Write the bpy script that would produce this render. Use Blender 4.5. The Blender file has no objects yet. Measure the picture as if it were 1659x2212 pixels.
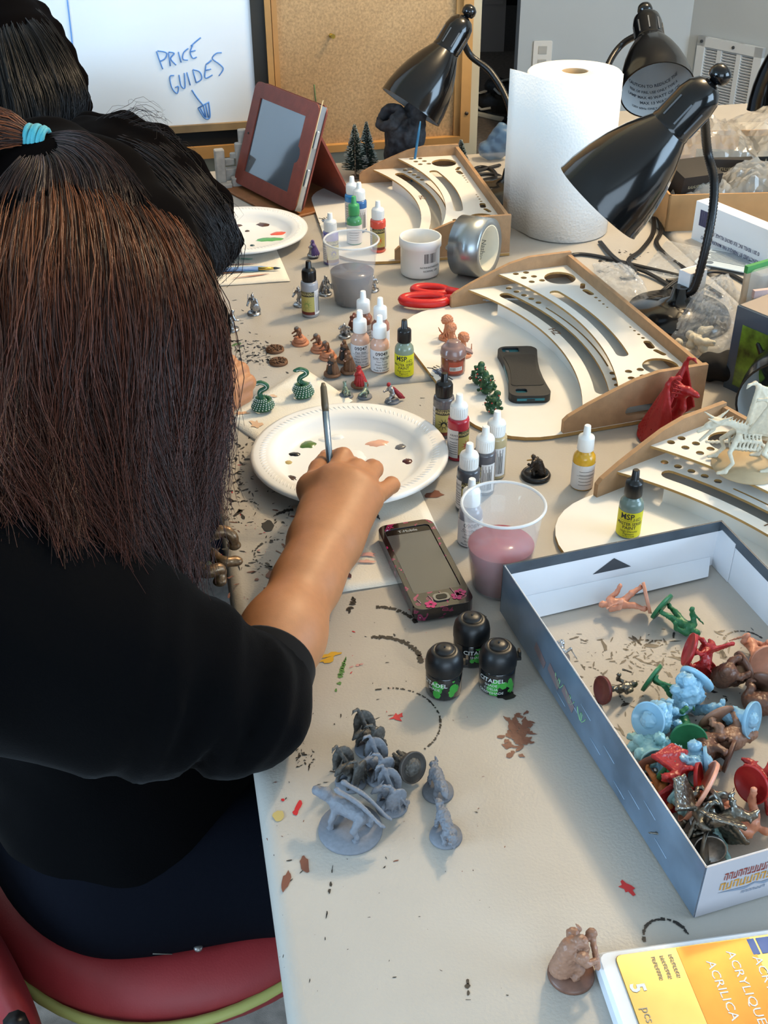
import bpy, bmesh, math, random
import numpy as np
from mathutils import Vector, Matrix, Euler

random.seed(7); RNG = np.random.default_rng(7)
SC = bpy.context.scene
COL = SC.collection
PI = math.pi
TZ = 0.74                      # table top height

# ------------------------------------------------------------------ camera
FPX, CAM_H, PITCH, ROLL = 2500.0, 1.44, math.radians(34), math.radians(-0.4)
CAM = np.array([0, 0, CAM_H])
_F = np.array([0, math.cos(PITCH), -math.sin(PITCH)])
_U = np.array([0, math.sin(PITCH), math.cos(PITCH)])
_R = np.array([1., 0, 0])
_R2 = _R * math.cos(ROLL) + _U * math.sin(ROLL)
_U2 = -_R * math.sin(ROLL) + _U * math.cos(ROLL)
cam_d = bpy.data.cameras.new('camera'); cam = bpy.data.objects.new('camera', cam_d)
COL.objects.link(cam)
cam_d.sensor_fit = 'VERTICAL'; cam_d.sensor_height = 36.0; cam_d.sensor_width = 27.0
cam_d.lens = FPX / 2212 * 36.0
cam_d.clip_start = 0.02; cam_d.clip_end = 60
_m = Matrix.Identity(4)
for i in range(3):
    _m[i][0] = _R2[i]; _m[i][1] = _U2[i]; _m[i][2] = -_F[i]; _m[i][3] = CAM[i]
cam.matrix_world = _m
cam_d.dof.use_dof = False
SC.camera = cam

def _ray(px, py):
    return _F + _R2 * (px - 829.5) / FPX + _U2 * (1106 - py) / FPX
def T(px, py, z=TZ):
    "world point at height z that the survey of the photograph gives"
    d = _ray(px, py); return Vector(CAM + d * ((z - CAM_H) / d[2]))
def D(px, py, dep):
    return Vector(CAM + _ray(px, py) * dep)

# ------------------------------------------------------------------ colour management, world, lights
SC.view_settings.view_transform = 'Standard'
SC.view_settings.look = 'None'
SC.view_settings.gamma = 1.0
SC.view_settings.use_curve_mapping = False
SC.view_settings.exposure = 0.22
SC.cycles.use_denoising = True
SC.cycles.max_bounces = 6
SC.cycles.diffuse_bounces = 3
SC.cycles.use_adaptive_sampling = True
SC.cycles.adaptive_threshold = 0.02
SC.cycles.transparent_max_bounces = 16
SC.cycles.caustics_reflective = False
SC.cycles.caustics_refractive = False
SC.cycles.sample_clamp_indirect = 6.0

W = bpy.data.worlds.new('world'); SC.world = W; W.use_nodes = True
bg = W.node_tree.nodes['Background']
bg.inputs[0].default_value = (0.55, 0.75, 1.0, 1); bg.inputs[1].default_value = 0.35

def area(name, loc, target, sx, sy, power, col):
    d = bpy.data.lights.new(name, 'AREA'); d.shape = 'RECTANGLE'; d.size = sx; d.size_y = sy
    d.energy = power; d.color = col
    o = bpy.data.objects.new(name, d); COL.objects.link(o)
    o.location = loc
    o.rotation_euler = (Vector(target) - Vector(loc)).to_track_quat('-Z', 'Y').to_euler()
    return o
area('window_daylight_left', (-2.9, -0.6, 1.55), (0.2, 0.9, 0.9), 1.7, 1.3, 105, (0.50, 0.74, 1.0))
area('window_daylight_right', (3.2, 0.2, 1.6), (0.5, 1.2, 0.9), 1.9, 1.3, 85, (0.55, 0.77, 1.0))
area('window_daylight_rear', (0.7, -2.3, 1.5), (0.3, 1.0, 0.8), 2.4, 1.4, 52, (0.64, 0.82, 1.0))
BULBS = [(0.86, 2.05, 2.26), (1.02, 2.16, 2.26), (0.92, 2.24, 2.26)]
for k, b in enumerate(BULBS):
    d = bpy.data.lights.new('ceiling_bulb_light', 'POINT'); d.energy = 31; d.color = (1.0, 0.76, 0.47)
    d.shadow_soft_size = 0.04
    o = bpy.data.objects.new('ceiling_bulb_light', d); COL.objects.link(o); o.location = b

# ------------------------------------------------------------------ materials
def srgb(h):
    if not isinstance(h, str): return tuple(h)[:3]
    h = h.lstrip('#'); c = [int(h[i:i + 2], 16) / 255 for i in (0, 2, 4)]
    return tuple(x / 12.92 if x <= .04045 else ((x + .055) / 1.055) ** 2.4 for x in c)
MATS = {}
def mat(name, color='#808080', rough=.5, metal=0., noise=None, bump=None, alpha=1., trans=0., ior=1.45,
        sheen=0., coat=0., spec=.5, sss=0., attr=None, color2=None, aniso=0.):
    """one Principled material; noise=(scale, amount) varies colour, bump=(scale, strength) adds fine relief"""
    if name in MATS: return MATS[name]
    m = bpy.data.materials.new(name); m.use_nodes = True
    nt = m.node_tree; b = nt.nodes['Principled BSDF']; c = srgb(color)
    I = b.inputs
    I['Base Color'].default_value = (*c, 1); I['Roughness'].default_value = rough; I['Metallic'].default_value = metal
    I['IOR'].default_value = ior; I['Alpha'].default_value = alpha; I['Transmission Weight'].default_value = trans
    I['Specular IOR Level'].default_value = spec
    if sheen: I['Sheen Weight'].default_value = sheen; I['Sheen Roughness'].default_value = .35
    if coat: I['Coat Weight'].default_value = coat; I['Coat Roughness'].default_value = .08
    if sss: I['Subsurface Weight'].default_value = sss; I['Subsurface Radius'].default_value = (.012, .005, .003); I['Subsurface Scale'].default_value = 1
    if aniso: I['Anisotropic'].default_value = aniso
    tc = None
    if noise or bump:
        tc = nt.nodes.new('ShaderNodeTexCoord')
    if noise:
        n = nt.nodes.new('ShaderNodeTexNoise'); n.inputs['Scale'].default_value = noise[0]; n.inputs['Detail'].default_value = 5
        nt.links.new(tc.outputs['Object'], n.inputs['Vector'])
        r = nt.nodes.new('ShaderNodeMix'); r.data_type = 'RGBA'
        c2 = srgb(color2) if color2 else tuple(min(1, x * (1 - noise[1])) for x in c)
        c1 = c if color2 else tuple(min(1, x * (1 + noise[1] * .6)) for x in c)
        r.inputs[6].default_value = (*c1, 1); r.inputs[7].default_value = (*c2, 1)
        mr = nt.nodes.new('ShaderNodeMapRange'); mr.inputs[1].default_value = .3; mr.inputs[2].default_value = .7
        nt.links.new(n.outputs['Fac'], mr.inputs[0]); nt.links.new(mr.outputs[0], r.inputs[0])
        nt.links.new(r.outputs[2], I['Base Color'])
    if attr:
        a = nt.nodes.new('ShaderNodeVertexColor'); a.layer_name = attr
        nt.links.new(a.outputs['Color'], I['Base Color'])
    if bump:
        n = nt.nodes.new('ShaderNodeTexNoise'); n.inputs['Scale'].default_value = bump[0]; n.inputs['Detail'].default_value = 4
        nt.links.new(tc.outputs['Object'], n.inputs['Vector'])
        bp = nt.nodes.new('ShaderNodeBump'); bp.inputs['Strength'].default_value = bump[1]; bp.inputs['Distance'].default_value = .001
        nt.links.new(n.outputs['Fac'], bp.inputs['Height']); nt.links.new(bp.outputs[0], I['Normal'])
    MATS[name] = m
    return m
def emit(name, color, strength):
    if name in MATS: return MATS[name]
    m = mat(name, color); b = m.node_tree.nodes['Principled BSDF']
    b.inputs['Emission Color'].default_value = (*srgb(color), 1); b.inputs['Emission Strength'].default_value = strength
    return m

# ------------------------------------------------------------------ scene objects
def tag(o, label, cat, group=None):
    o['label'] = label; o['category'] = cat
    if group: o['group'] = group
    return o
def empty(name, loc=(0, 0, 0), rot=None, label=None, cat=None, group=None):
    o = bpy.data.objects.new(name, None); COL.objects.link(o); o.location = loc
    o.empty_display_size = .02
    if rot is not None: o.rotation_euler = (0, 0, rot) if isinstance(rot, (int, float)) else rot
    if label: tag(o, label, cat, group)
    return o
def link(name, me, m=None, parent=None, loc=None, rot=None, kind=None, label=None):
    o = bpy.data.objects.new(name, me); COL.objects.link(o)
    if m is not None and not me.materials: me.materials.append(m)
    elif m is not None and me.materials[0] != m: o.material_slots[0].link = 'OBJECT'; o.material_slots[0].material = m
    if parent is not None: o.parent = parent
    if loc is not None: o.location = loc
    if rot is not None: o.rotation_euler = (0, 0, rot) if isinstance(rot, (int, float)) else rot
    if kind: o['kind'] = kind
    if label: o['label'] = label
    return o
def to_mesh(name, V, Fc, smooth=False):
    me = bpy.data.meshes.new(name); me.from_pydata([tuple(v) for v in V], [], [tuple(f) for f in Fc]); me.validate(clean_customdata=False)
    if smooth: me.polygons.foreach_set('use_smooth', [True] * len(me.polygons))
    me.update()
    return me

class MB:
    """collects shapes into one mesh"""
    def __init__(s): s.v = []; s.f = []; s.sm = []
    def add(s, V, Fc, smooth=False, M=None):
        o = len(s.v)
        if M is not None: V = [M @ Vector(v) for v in V]
        s.v += [tuple(v) for v in V]
        for f in Fc: s.f.append(tuple(o + i for i in f)); s.sm.append(smooth)
        return s
    def box(s, c, size, rot=None, M=None):
        x, y, z = [a / 2 for a in size]
        V = [Vector((sx * x, sy * y, sz * z)) for sx in (-1, 1) for sy in (-1, 1) for sz in (-1, 1)]
        if rot is not None:
            R = Euler(rot).to_matrix(); V = [R @ v for v in V]
        V = [v + Vector(c) for v in V]
        return s.add(V, [(0, 1, 3, 2), (4, 6, 7, 5), (0, 4, 5, 1), (2, 3, 7, 6), (0, 2, 6, 4), (1, 5, 7, 3)], False, M)
    def rbox(s, c, size, r=.002, M=None, seg=3):
        "box with rounded vertical edges and a small top and bottom chamfer"
        x, y, z = size[0] / 2, size[1] / 2, size[2] / 2; r = min(r, x * .99, y * .99)
        pts = []
        for cx, cy, a0 in ((x - r, y - r, 0), (-x + r, y - r, PI / 2), (-x + r, -y + r, PI), (x - r, -y + r, 1.5 * PI)):
            for k in range(seg + 1):
                a = a0 + PI / 2 * k / seg; pts.append((cx + r * math.cos(a), cy + r * math.sin(a)))
        ch = min(r * .4, z * .5); n = len(pts)
        def ring(zz, ins):
            return [(c[0] + px * (1 - ins / x), c[1] + py * (1 - ins / y), c[2] + zz) for px, py in pts]
        V = ring(-z, ch) + ring(-z + ch, 0) + ring(z - ch, 0) + ring(z, ch)
        Fc = [tuple(range(n))[::-1], tuple(range(3 * n, 4 * n))]
        for L in range(3):
            for i in range(n):
                j = (i + 1) % n; Fc.append((L * n + i, L * n + j, (L + 1) * n + j, (L + 1) * n + i))
        return s.add(V, Fc, False, M)
    def lathe(s, prof, seg=24, c=(0, 0, 0), M=None, smooth=True, cap0=True, cap1=True, a0=0., a1=2 * PI):
        full = abs(a1 - a0 - 2 * PI) < 1e-6; n = seg if full else seg + 1; V = []
        for r, z in prof:
            for k in range(n):
                a = a0 + (a1 - a0) * k / seg; V.append((c[0] + r * math.cos(a), c[1] + r * math.sin(a), c[2] + z))
        Fc = []
        for L in range(len(prof) - 1):
            for k in range(seg):
                j = (k + 1) % n; Fc.append((L * n + k, L * n + j, (L + 1) * n + j, (L + 1) * n + k))
        s.add(V, Fc, smooth, M)
        if full and cap0 and prof[0][0] > 1e-6: s.f.append(tuple(len(s.v) - len(V) + k for k in range(n))[::-1]); s.sm.append(False)
        if full and cap1 and prof[-1][0] > 1e-6: s.f.append(tuple(len(s.v) - n + k for k in range(n))); s.sm.append(False)
        return s
    def tube(s, pts, r, sides=8, M=None, closed=False, caps=True, up=None):
        P = [Vector(p) for p in pts]; n = len(P)
        rr = list(r) if hasattr(r, '__len__') else [r] * n
        V = []; prev = None
        for i in range(n):
            t = (P[(i + 1) % n] - P[i - 1]) if closed else (P[min(i + 1, n - 1)] - P[max(i - 1, 0)])
            t.normalize()
            if prev is None:
                a = Vector(up) if up else (Vector((0, 0, 1)) if abs(t.z) < .9 else Vector((1, 0, 0)))
                u = t.cross(a).normalized()
            else:
                u = (prev - t * prev.dot(t)).normalized()
            prev = u; w = t.cross(u)
            for k in range(sides):
                a = 2 * PI * k / sides; V.append(P[i] + (u * math.cos(a) + w * math.sin(a)) * rr[i])
        Fc = []
        for i in range(n if closed else n - 1):
            i2 = (i + 1) % n
            for k in range(sides):
                j = (k + 1) % sides; Fc.append((i * sides + k, i * sides + j, i2 * sides + j, i2 * sides + k))
        if caps and not closed:
            Fc.append(tuple(range(sides))[::-1]); Fc.append(tuple((n - 1) * sides + k for k in range(sides)))
        return s.add(V, Fc, True, M)
    def prism(s, poly, z0, z1, holes=(), M=None):
        "polygon (with holes) in xy extruded from z0 to z1"
        bm = bmesh.new(); loops = []
        for lp in [poly] + list(holes):
            vs = [bm.verts.new((p[0], p[1], 0)) for p in lp]
            for i in range(len(vs)): bm.edges.new((vs[i], vs[(i + 1) % len(vs)]))
            loops.append([p for p in lp])
        bm.verts.index_update()
        bmesh.ops.triangle_fill(bm, use_beauty=True, use_dissolve=False, edges=bm.edges[:], normal=(0, 0, 1))
        bm.verts.index_update(); bm.verts.ensure_lookup_table()
        V2 = [(v.co.x, v.co.y) for v in bm.verts]; tri = []
        for f in bm.faces:
            ids = [v.index for v in f.verts]
            if f.normal.z < 0: ids.reverse()
            tri.append(ids)
        bm.free(); n = len(V2)
        V = [(x, y, z0) for x, y in V2] + [(x, y, z1) for x, y in V2]
        Fc = [tuple(t[::-1]) for t in tri] + [tuple(i + n for i in t) for t in tri]
        o = 0
        for li, lp in enumerate(loops):
            k = len(lp); ar = sum(lp[i][0] * lp[(i + 1) % k][1] - lp[(i + 1) % k][0] * lp[i][1] for i in range(k))
            flip = (ar < 0) != (li > 0)
            for i in range(k):
                a, b = o + i, o + (i + 1) % k
                Fc.append((b, a, a + n, b + n) if flip else (a, b, b + n, a + n))
            o += k
        return s.add(V, Fc, False, M)
    def sphere(s, c, r, seg=12, rings=8, M=None, sc=(1, 1, 1)):
        V = [(c[0], c[1], c[2] - r * sc[2])]
        for i in range(1, rings):
            a = -PI / 2 + PI * i / rings
            for k in range(seg):
                b = 2 * PI * k / seg
                V.append((c[0] + sc[0] * r * math.cos(a) * math.cos(b), c[1] + sc[1] * r * math.cos(a) * math.sin(b), c[2] + sc[2] * r * math.sin(a)))
        V.append((c[0], c[1], c[2] + r * sc[2])); n = len(V) - 1; Fc = []
        for k in range(seg): Fc.append((0, 1 + (k + 1) % seg, 1 + k)); Fc.append((n, n - seg + k, n - seg + (k + 1) % seg))
        for i in range(rings - 2):
            for k in range(seg):
                a = 1 + i * seg + k; b = 1 + i * seg + (k + 1) % seg; Fc.append((a, b, b + seg, a + seg))
        return s.add(V, Fc, True, M)
    def mesh(s, name):
        me = bpy.data.meshes.new(name); me.from_pydata(s.v, [], s.f)
        if any(s.sm): me.polygons.foreach_set('use_smooth', s.sm)
        me.update(); return me
    def build(s, name, m, parent=None, **k):
        return link(name, s.mesh(name), m, parent, **k)

def copy_tree(o, parent=None):
    c = o.copy(); COL.objects.link(c); c.parent = parent
    for ch in list(o.children):
        d = ch.copy(); COL.objects.link(d); d.parent = c
        for g in list(ch.children):
            e = g.copy(); COL.objects.link(e); e.parent = d
    return c
def arc(cx, cy, r, a0, a1, n):
    return [(cx + r * math.cos(a0 + (a1 - a0) * i / n), cy + r * math.sin(a0 + (a1 - a0) * i / n)) for i in range(n + 1)]
def circ(cx, cy, r, n=16, sx=1.): return [(cx + r * sx * math.cos(2 * PI * i / n), cy + r * math.sin(2 * PI * i / n)) for i in range(n)]
def spline(pts, n=8):
    "Catmull-Rom through the points"
    P = [Vector(p) for p in pts]; out = []
    for i in range(len(P) - 1):
        a, b, c, d = P[max(i - 1, 0)], P[i], P[i + 1], P[min(i + 2, len(P) - 1)]
        for k in range(n):
            t = k / n
            out.append(.5 * ((2 * b) + (c - a) * t + (2 * a - 5 * b + 4 * c - d) * t * t + (3 * b - a - 3 * c + d) * t ** 3))
    out.append(P[-1]); return out

# lettering: the built-in font turned into flat mesh, laid on a plane or wrapped round a cylinder
_TXT = {}
def text2d(s, size=1., align='CENTER', bold=0.):
    key = (s, align, bold)
    if key not in _TXT:
        cu = bpy.data.curves.new('lettering', 'FONT'); cu.body = s; cu.size = 1; cu.align_x = align; cu.resolution_u = 2
        cu.offset = bold
        ob = bpy.data.objects.new('lettering', cu)
        me = bpy.data.meshes.new_from_object(ob)
        V = [(v.co.x, v.co.y) for v in me.vertices]; Fc = [tuple(p.vertices) for p in me.polygons]
        bpy.data.objects.remove(ob); bpy.data.curves.remove(cu); bpy.data.meshes.remove(me)
        _TXT[key] = (V, Fc)
    V, Fc = _TXT[key]
    return [(x * size, y * size) for x, y in V], Fc
def add_text(mb, s, size, M, align='CENTER', bold=0., sx=1.):
    V, Fc = text2d(s, size, align, bold)
    mb.add([(x * sx, y, 0) for x, y in V], Fc, False, M)
def add_text_cyl(mb, s, size, r, z, ang, sx=1., bold=0., align='CENTER'):
    "text wrapped round a vertical cylinder of radius r, centred at angle ang, baseline height z"
    V, Fc = text2d(s, size, align, bold)
    mb.add([(r * math.cos(ang + x * sx / r), r * math.sin(ang + x * sx / r), z + y) for x, y in V], Fc)
def cyl_patch(mb, r, z0, z1, a0, a1, n=16):
    V = []; Fc = []
    for i in range(n + 1):
        a = a0 + (a1 - a0) * i / n
        V += [(r * math.cos(a), r * math.sin(a), z0), (r * math.cos(a), r * math.sin(a), z1)]
    for i in range(n): Fc.append((2 * i, 2 * i + 2, 2 * i + 3, 2 * i + 1))
    mb.add(V, Fc, True)
def greek(mb, M, w, h, n, seed=0):
    "print too small to read: a row of short strokes"
    rs = random.Random(seed + n)
    for i in range(n):
        x = -w / 2 + w * (i + .5) / n; k = rs.random()
        for dx, dy, a, b in ((-.3, 0, .22, .95), (.25, .2 - .4 * k, .2, .55), (0, .38 * (1 if k > .5 else -1), .7, .2)):
            c = (x + dx * w / n, dy * h); hw, hh = a * w / n / 2, b * h / 2
            mb.add([(c[0] - hw, c[1] - hh, 0), (c[0] + hw, c[1] - hh, 0), (c[0] + hw, c[1] + hh, 0), (c[0] - hw, c[1] + hh, 0)], [(0, 1, 2, 3)], False, M)
# ------------------------------------------------------------------ implicit modelling: capsules, ellipsoids and sheets melted together
def _dot(a, b): return (a * b).sum(-1)
class SDF:
    def __init__(s, h): s.h = h; s.p = []
    def cap(s, a, b, ra, rb=None, k=None, neg=False):
        a = np.array(a, float); b = np.array(b, float); rb = ra if rb is None else rb
        m = max(ra, rb)
        def fn(P):
            ba = b - a; t = np.clip(_dot(P - a, ba) / max(ba @ ba, 1e-12), 0, 1)
            return np.sqrt(((P - a - t[..., None] * ba) ** 2).sum(-1)) - (ra + (rb - ra) * t)
        s.p.append((fn, np.minimum(a, b) - m, np.maximum(a, b) + m, k, neg)); return s
    def chain(s, pts, r, k=None):
        n = len(pts); r = list(r) if hasattr(r, '__len__') else [r] * n
        for i in range(n - 1): s.cap(pts[i], pts[i + 1], r[i], r[i + 1], k)
        return s
    def ell(s, c, rad, rot=None, k=None, neg=False):
        c = np.array(c, float); rad = np.array(rad, float)
        R = np.array(Euler(rot).to_matrix()) if rot is not None else np.eye(3)
        def fn(P):
            q = (P - c) @ R; k0 = np.sqrt(((q / rad) ** 2).sum(-1)); k1 = np.sqrt(((q / rad ** 2) ** 2).sum(-1))
            return k0 * (k0 - 1) / np.maximum(k1, 1e-9)
        m = rad.max(); s.p.append((fn, c - m, c + m, k, neg)); return s
    def box(s, c, half, rot=None, r=0., k=None, neg=False):
        c = np.array(c, float); hf = np.array(half, float)
        R = np.array(Euler(rot).to_matrix()) if rot is not None else np.eye(3)
        def fn(P):
            q = np.abs((P - c) @ R) - hf + r
            return np.sqrt((np.maximum(q, 0) ** 2).sum(-1)) + np.minimum(q.max(-1), 0) - r
        m = np.sqrt((hf ** 2).sum()); s.p.append((fn, c - m, c + m, k, neg)); return s
    def tri(s, a, b, c, th, k=None):
        a, b, c = [np.array(v, float) for v in (a, b, c)]
        ba, cb, ac = b - a, c - b, a - c; nor = np.cross(ba, ac); nn = nor @ nor
        def fn(P):
            pa, pb, pc = P - a, P - b, P - c
            ins = (np.sign(pa @ np.cross(ba, nor)) + np.sign(pb @ np.cross(cb, nor)) + np.sign(pc @ np.cross(ac, nor))) < 2
            def seg(p, e):
                t = np.clip((p @ e) / max(e @ e, 1e-12), 0, 1); return ((p - t[..., None] * e) ** 2).sum(-1)
            dd = np.minimum(np.minimum(seg(pa, ba), seg(pb, cb)), seg(pc, ac))
            return np.sqrt(np.where(ins, dd, (pa @ nor) ** 2 / max(nn, 1e-20))) - th
        A = np.array([a, b, c]); s.p.append((fn, A.min(0) - th, A.max(0) + th, k, False)); return s
    def torus(s, c, R0, r, rot=None, k=None):
        c = np.array(c, float); R = np.array(Euler(rot).to_matrix()) if rot is not None else np.eye(3)
        def fn(P):
            q = (P - c) @ R; return np.sqrt((np.sqrt(q[..., 0] ** 2 + q[..., 1] ** 2) - R0) ** 2 + q[..., 2] ** 2) - r
        m = R0 + r; s.p.append((fn, c - m, c + m, k, False)); return s
    def grid(s, noise=None):
        h = s.h; lo = np.min([p[1] for p in s.p if not p[4]], axis=0) - 3 * h; hi = np.max([p[2] for p in s.p if not p[4]], axis=0) + 3 * h
        n = np.ceil((hi - lo) / h).astype(int) + 1
        F = np.full(n, 1e3 * h, np.float64)
        ax = [lo[i] + h * np.arange(n[i]) for i in range(3)]
        for fn, a, b, k, neg in s.p:
            k = 2.0 * h if k is None else k; pad = max(k, 2 * h) + h
            i0 = np.clip(np.floor((a - pad - lo) / h).astype(int), 0, n); i1 = np.clip(np.ceil((b + pad - lo) / h).astype(int) + 1, 0, n)
            if (i1 <= i0).any(): continue
            sl = tuple(slice(i0[i], i1[i]) for i in range(3))
            P = np.stack(np.meshgrid(*[ax[i][sl[i]] for i in range(3)], indexing='ij'), -1)
            d = fn(P); f = F[sl]
            if neg:
                e = -d; hh = np.maximum(k - np.abs(f - e), 0) / k; F[sl] = np.maximum(f, e) + hh * hh * k / 4
            else:
                hh = np.maximum(k - np.abs(f - d), 0) / k; F[sl] = np.minimum(f, d) - hh * hh * k / 4
        if noise:
            for amp, fr in noise:
                X, Y, Z = np.meshgrid(*ax, indexing='ij')
                F += amp * (np.sin(fr * X + 1.7 * np.sin(fr * .7 * Y)) * np.sin(fr * Y + 1.3 * np.sin(fr * .8 * Z)) * np.sin(fr * Z + 1.9 * np.sin(fr * .6 * X)))
        return F, lo
    def net(s, noise=None):
        F, lo = s.grid(noise); ins = F < 0; h = s.h
        c = ins[:-1, :-1, :-1].astype(np.int8)
        sm = sum(ins[i:ins.shape[0] - 1 + i, j:ins.shape[1] - 1 + j, k:ins.shape[2] - 1 + k].astype(np.int8) for i in (0, 1) for j in (0, 1) for k in (0, 1))
        mask = (sm > 0) & (sm < 8); ci = np.argwhere(mask)
        idx = np.full(mask.shape, -1, np.int64); idx[mask] = np.arange(len(ci))
        off = np.array([(i, j, k) for i in (0, 1) for j in (0, 1) for k in (0, 1)])
        vals = np.stack([F[ci[:, 0] + o[0], ci[:, 1] + o[1], ci[:, 2] + o[2]] for o in off], 1)
        pos = np.zeros((len(ci), 3)); cnt = np.zeros(len(ci))
        for a in range(8):
            for b in range(a + 1, 8):
                if np.abs(off[a] - off[b]).sum() != 1: continue
                va, vb = vals[:, a], vals[:, b]; cr = (va < 0) != (vb < 0)
                t = np.where(cr, va / np.where(cr, va - vb, 1), 0)
                pos += np.where(cr[:, None], off[a] + t[:, None] * (off[b] - off[a]), 0); cnt += cr
        V = lo + h * (ci + pos / cnt[:, None])
        Q = []
        for ax in range(3):
            b, d = [(1, 2), (2, 0), (0, 1)][ax]
            s0 = [slice(None)] * 3; s1 = [slice(None)] * 3
            s0[ax] = slice(0, -1); s1[ax] = slice(1, None)
            A, B = ins[tuple(s0)], ins[tuple(s1)]
            e = np.argwhere(A != B); e = e[(e[:, b] > 0) & (e[:, d] > 0)]
            def cell(db, dd):
                q = e.copy(); q[:, b] += db; q[:, d] += dd; return idx[q[:, 0], q[:, 1], q[:, 2]]
            q = np.stack([cell(-1, -1), cell(0, -1), cell(0, 0), cell(-1, 0)], 1)
            fl = ~A[e[:, 0], e[:, 1], e[:, 2]]
            q[fl] = q[fl][:, ::-1]; Q.append(q)
        Q = np.concatenate(Q); Q = Q[(Q >= 0).all(1)]
        return V, Q
    def mesh(s, name, noise=None, scale=1., smooth=True):
        V, Q = s.net(noise); return np_mesh(name, V * scale, Q, smooth)
def np_mesh(name, V, Q, smooth=True):
    me = bpy.data.meshes.new(name); n, m, k = len(V), len(Q), Q.shape[1]
    me.vertices.add(n); me.vertices.foreach_set('co', np.ascontiguousarray(V, np.float32).ravel())
    me.loops.add(m * k); me.loops.foreach_set('vertex_index', np.ascontiguousarray(Q, np.int32).ravel())
    me.polygons.add(m); me.polygons.foreach_set('loop_start', np.arange(0, m * k, k, dtype=np.int32))
    me.polygons.foreach_set('loop_total', np.full(m, k, np.int32))
    me.update(calc_edges=True)
    if smooth: me.polygons.foreach_set('use_smooth', np.ones(m, bool))
    return me
def strands(name, C, rad, colors=None):
    "C: (N,S,3) polylines -> three-sided thin tubes in one mesh; colors: (N,3) or (N,S,3)"
    N, S, _ = C.shape; t = np.gradient(C, axis=1); t /= np.linalg.norm(t, axis=2, keepdims=True) + 1e-9
    ref = np.array([.31, -.77, .55]); u = np.cross(t, ref); u /= np.linalg.norm(u, axis=2, keepdims=True) + 1e-9; w = np.cross(t, u)
    rr = np.broadcast_to(rad if np.ndim(rad) else np.full((N, S), rad), (N, S))[..., None]
    V = np.stack([C + rr * (u * math.cos(a) + w * math.sin(a)) for a in (0, 2.0944, 4.18879)], 2)
    ids = np.arange(N * S * 3).reshape(N, S, 3); Q = []
    for k in range(3):
        j = (k + 1) % 3; Q.append(np.stack([ids[:, :-1, k], ids[:, :-1, j], ids[:, 1:, j], ids[:, 1:, k]], -1).reshape(-1, 4))
    me = np_mesh(name, V.reshape(-1, 3), np.concatenate(Q))
    if colors is not None:
        c = np.broadcast_to(colors[:, None, :] if colors.ndim == 2 else colors, (N, S, 3))
        c = np.concatenate([np.repeat(c.reshape(-1, 3), 3, 0), np.ones((N * S * 3, 1))], 1)
        at = me.color_attributes.new('col', 'FLOAT_COLOR', 'POINT'); at.data.foreach_set('color', np.ascontiguousarray(c, np.float32).ravel())
    return me
# ------------------------------------------------------------------ the room
def struct(name, mb, m, parent=None, label=None):
    o = mb.build(name, m, parent)
    if parent is None: o['kind'] = 'structure'
    if label: o['label'] = label
    return o
def plane_hit(px, py, p0, nrm):
    d = Vector(_ray(px, py)); n = Vector(nrm); return Vector(CAM) + d * ((Vector(p0) - Vector(CAM)).dot(n) / d.dot(n))
M_carpet = mat('carpet', '#857b72', .95, noise=(60, .25), bump=(900, .6))
M_wallf = mat('wall_paint_cream', '#b9b39c', .8, noise=(4, .05))
M_wallb = mat('wall_paint_blue_grey', '#bcc6cc', .8, noise=(3, .04))
M_ceil = mat('ceiling_paint', '#d8d6cf', .9, bump=(200, .2))
struct('floor', MB().box((0.3, 2.8, -.05), (7.6, 10.6, .1)), M_carpet)
struct('ceiling', MB().box((0.3, 2.8, 2.5), (7.6, 10.6, .1)), M_ceil)
BA = math.radians(12); BP0 = Vector((0, 2.42, 0)); BE = Vector((math.cos(BA), math.sin(BA), 0)); BN = Vector((math.sin(BA), -math.cos(BA), 0))
def bsz(px, py):
    h = plane_hit(px, py, BP0, BN); return (h - BP0).dot(BE), h.z
s_end = bsz(1034, 200)[0]
MBd = Matrix.Translation(BP0) @ Matrix.Rotation(BA, 4, 'Z')
struct('wall_front', MB().box(((s_end - 3.6) / 2, .06, 1.225), (s_end + 3.6, .12, 2.45), M=MBd), M_wallf)
struct('wall_left', MB().box((-3.25, 1, .35), (.1, 7, .7)).box((-3.25, 1, 2.3), (.1, 7, .3)).box((-3.25, -1.9, 1.4), (.1, 1.2, 1.5)).box((-3.25, 2.5, 1.4), (.1, 4, 1.5)), M_wallb)
struct('wall_rear', MB().box((0.3, -2.45, .38), (7.6, .1, .76)).box((0.3, -2.45, 2.35), (7.6, .1, .2)).box((-2.05, -2.45, 1.5), (2.9, .1, 1.5)).box((3.05, -2.45, 1.5), (2.1, .1, 1.5)), M_wallb)
struct('wall_side', MB().box((4.05, 2.8, .4), (.1, 10.6, .8)).box((4.05, 2.8, 2.35), (.1, 10.6, .2)).box((4.05, -1.6, 1.5), (.1, 1.8, 1.5)).box((4.05, 4.8, 1.5), (.1, 6.6, 1.5)), M_wallb)
M_white_trim = mat('white_trim_paint', '#e8e8e4', .45)
for k, (x, y0, y1, z0, z1) in enumerate(((-3.22, -1.3, .5, .7, 2.15), (4.0, -.7, 1.5, .8, 2.25))):
    mb = MB(); yc, zc = (y0 + y1) / 2, (z0 + z1) / 2
    for yy in (y0, yc, y1): mb.box((x, yy, zc), (.1, .05, z1 - z0 + .05))
    for zz in (z0, zc, z1): mb.box((x, yc, zz), (.1, y1 - y0, .05))
    struct('window_%d' % (k + 1), mb, M_white_trim)
mb = MB()
for xx in (-.6, .7, 2.0): mb.box((xx, -2.42, 1.5), (.05, .1, 1.55))
for zz in (.76, 2.25): mb.box((.7, -2.42, zz), (2.6, .1, .05))
struct('window_3', mb, M_white_trim)
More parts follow.
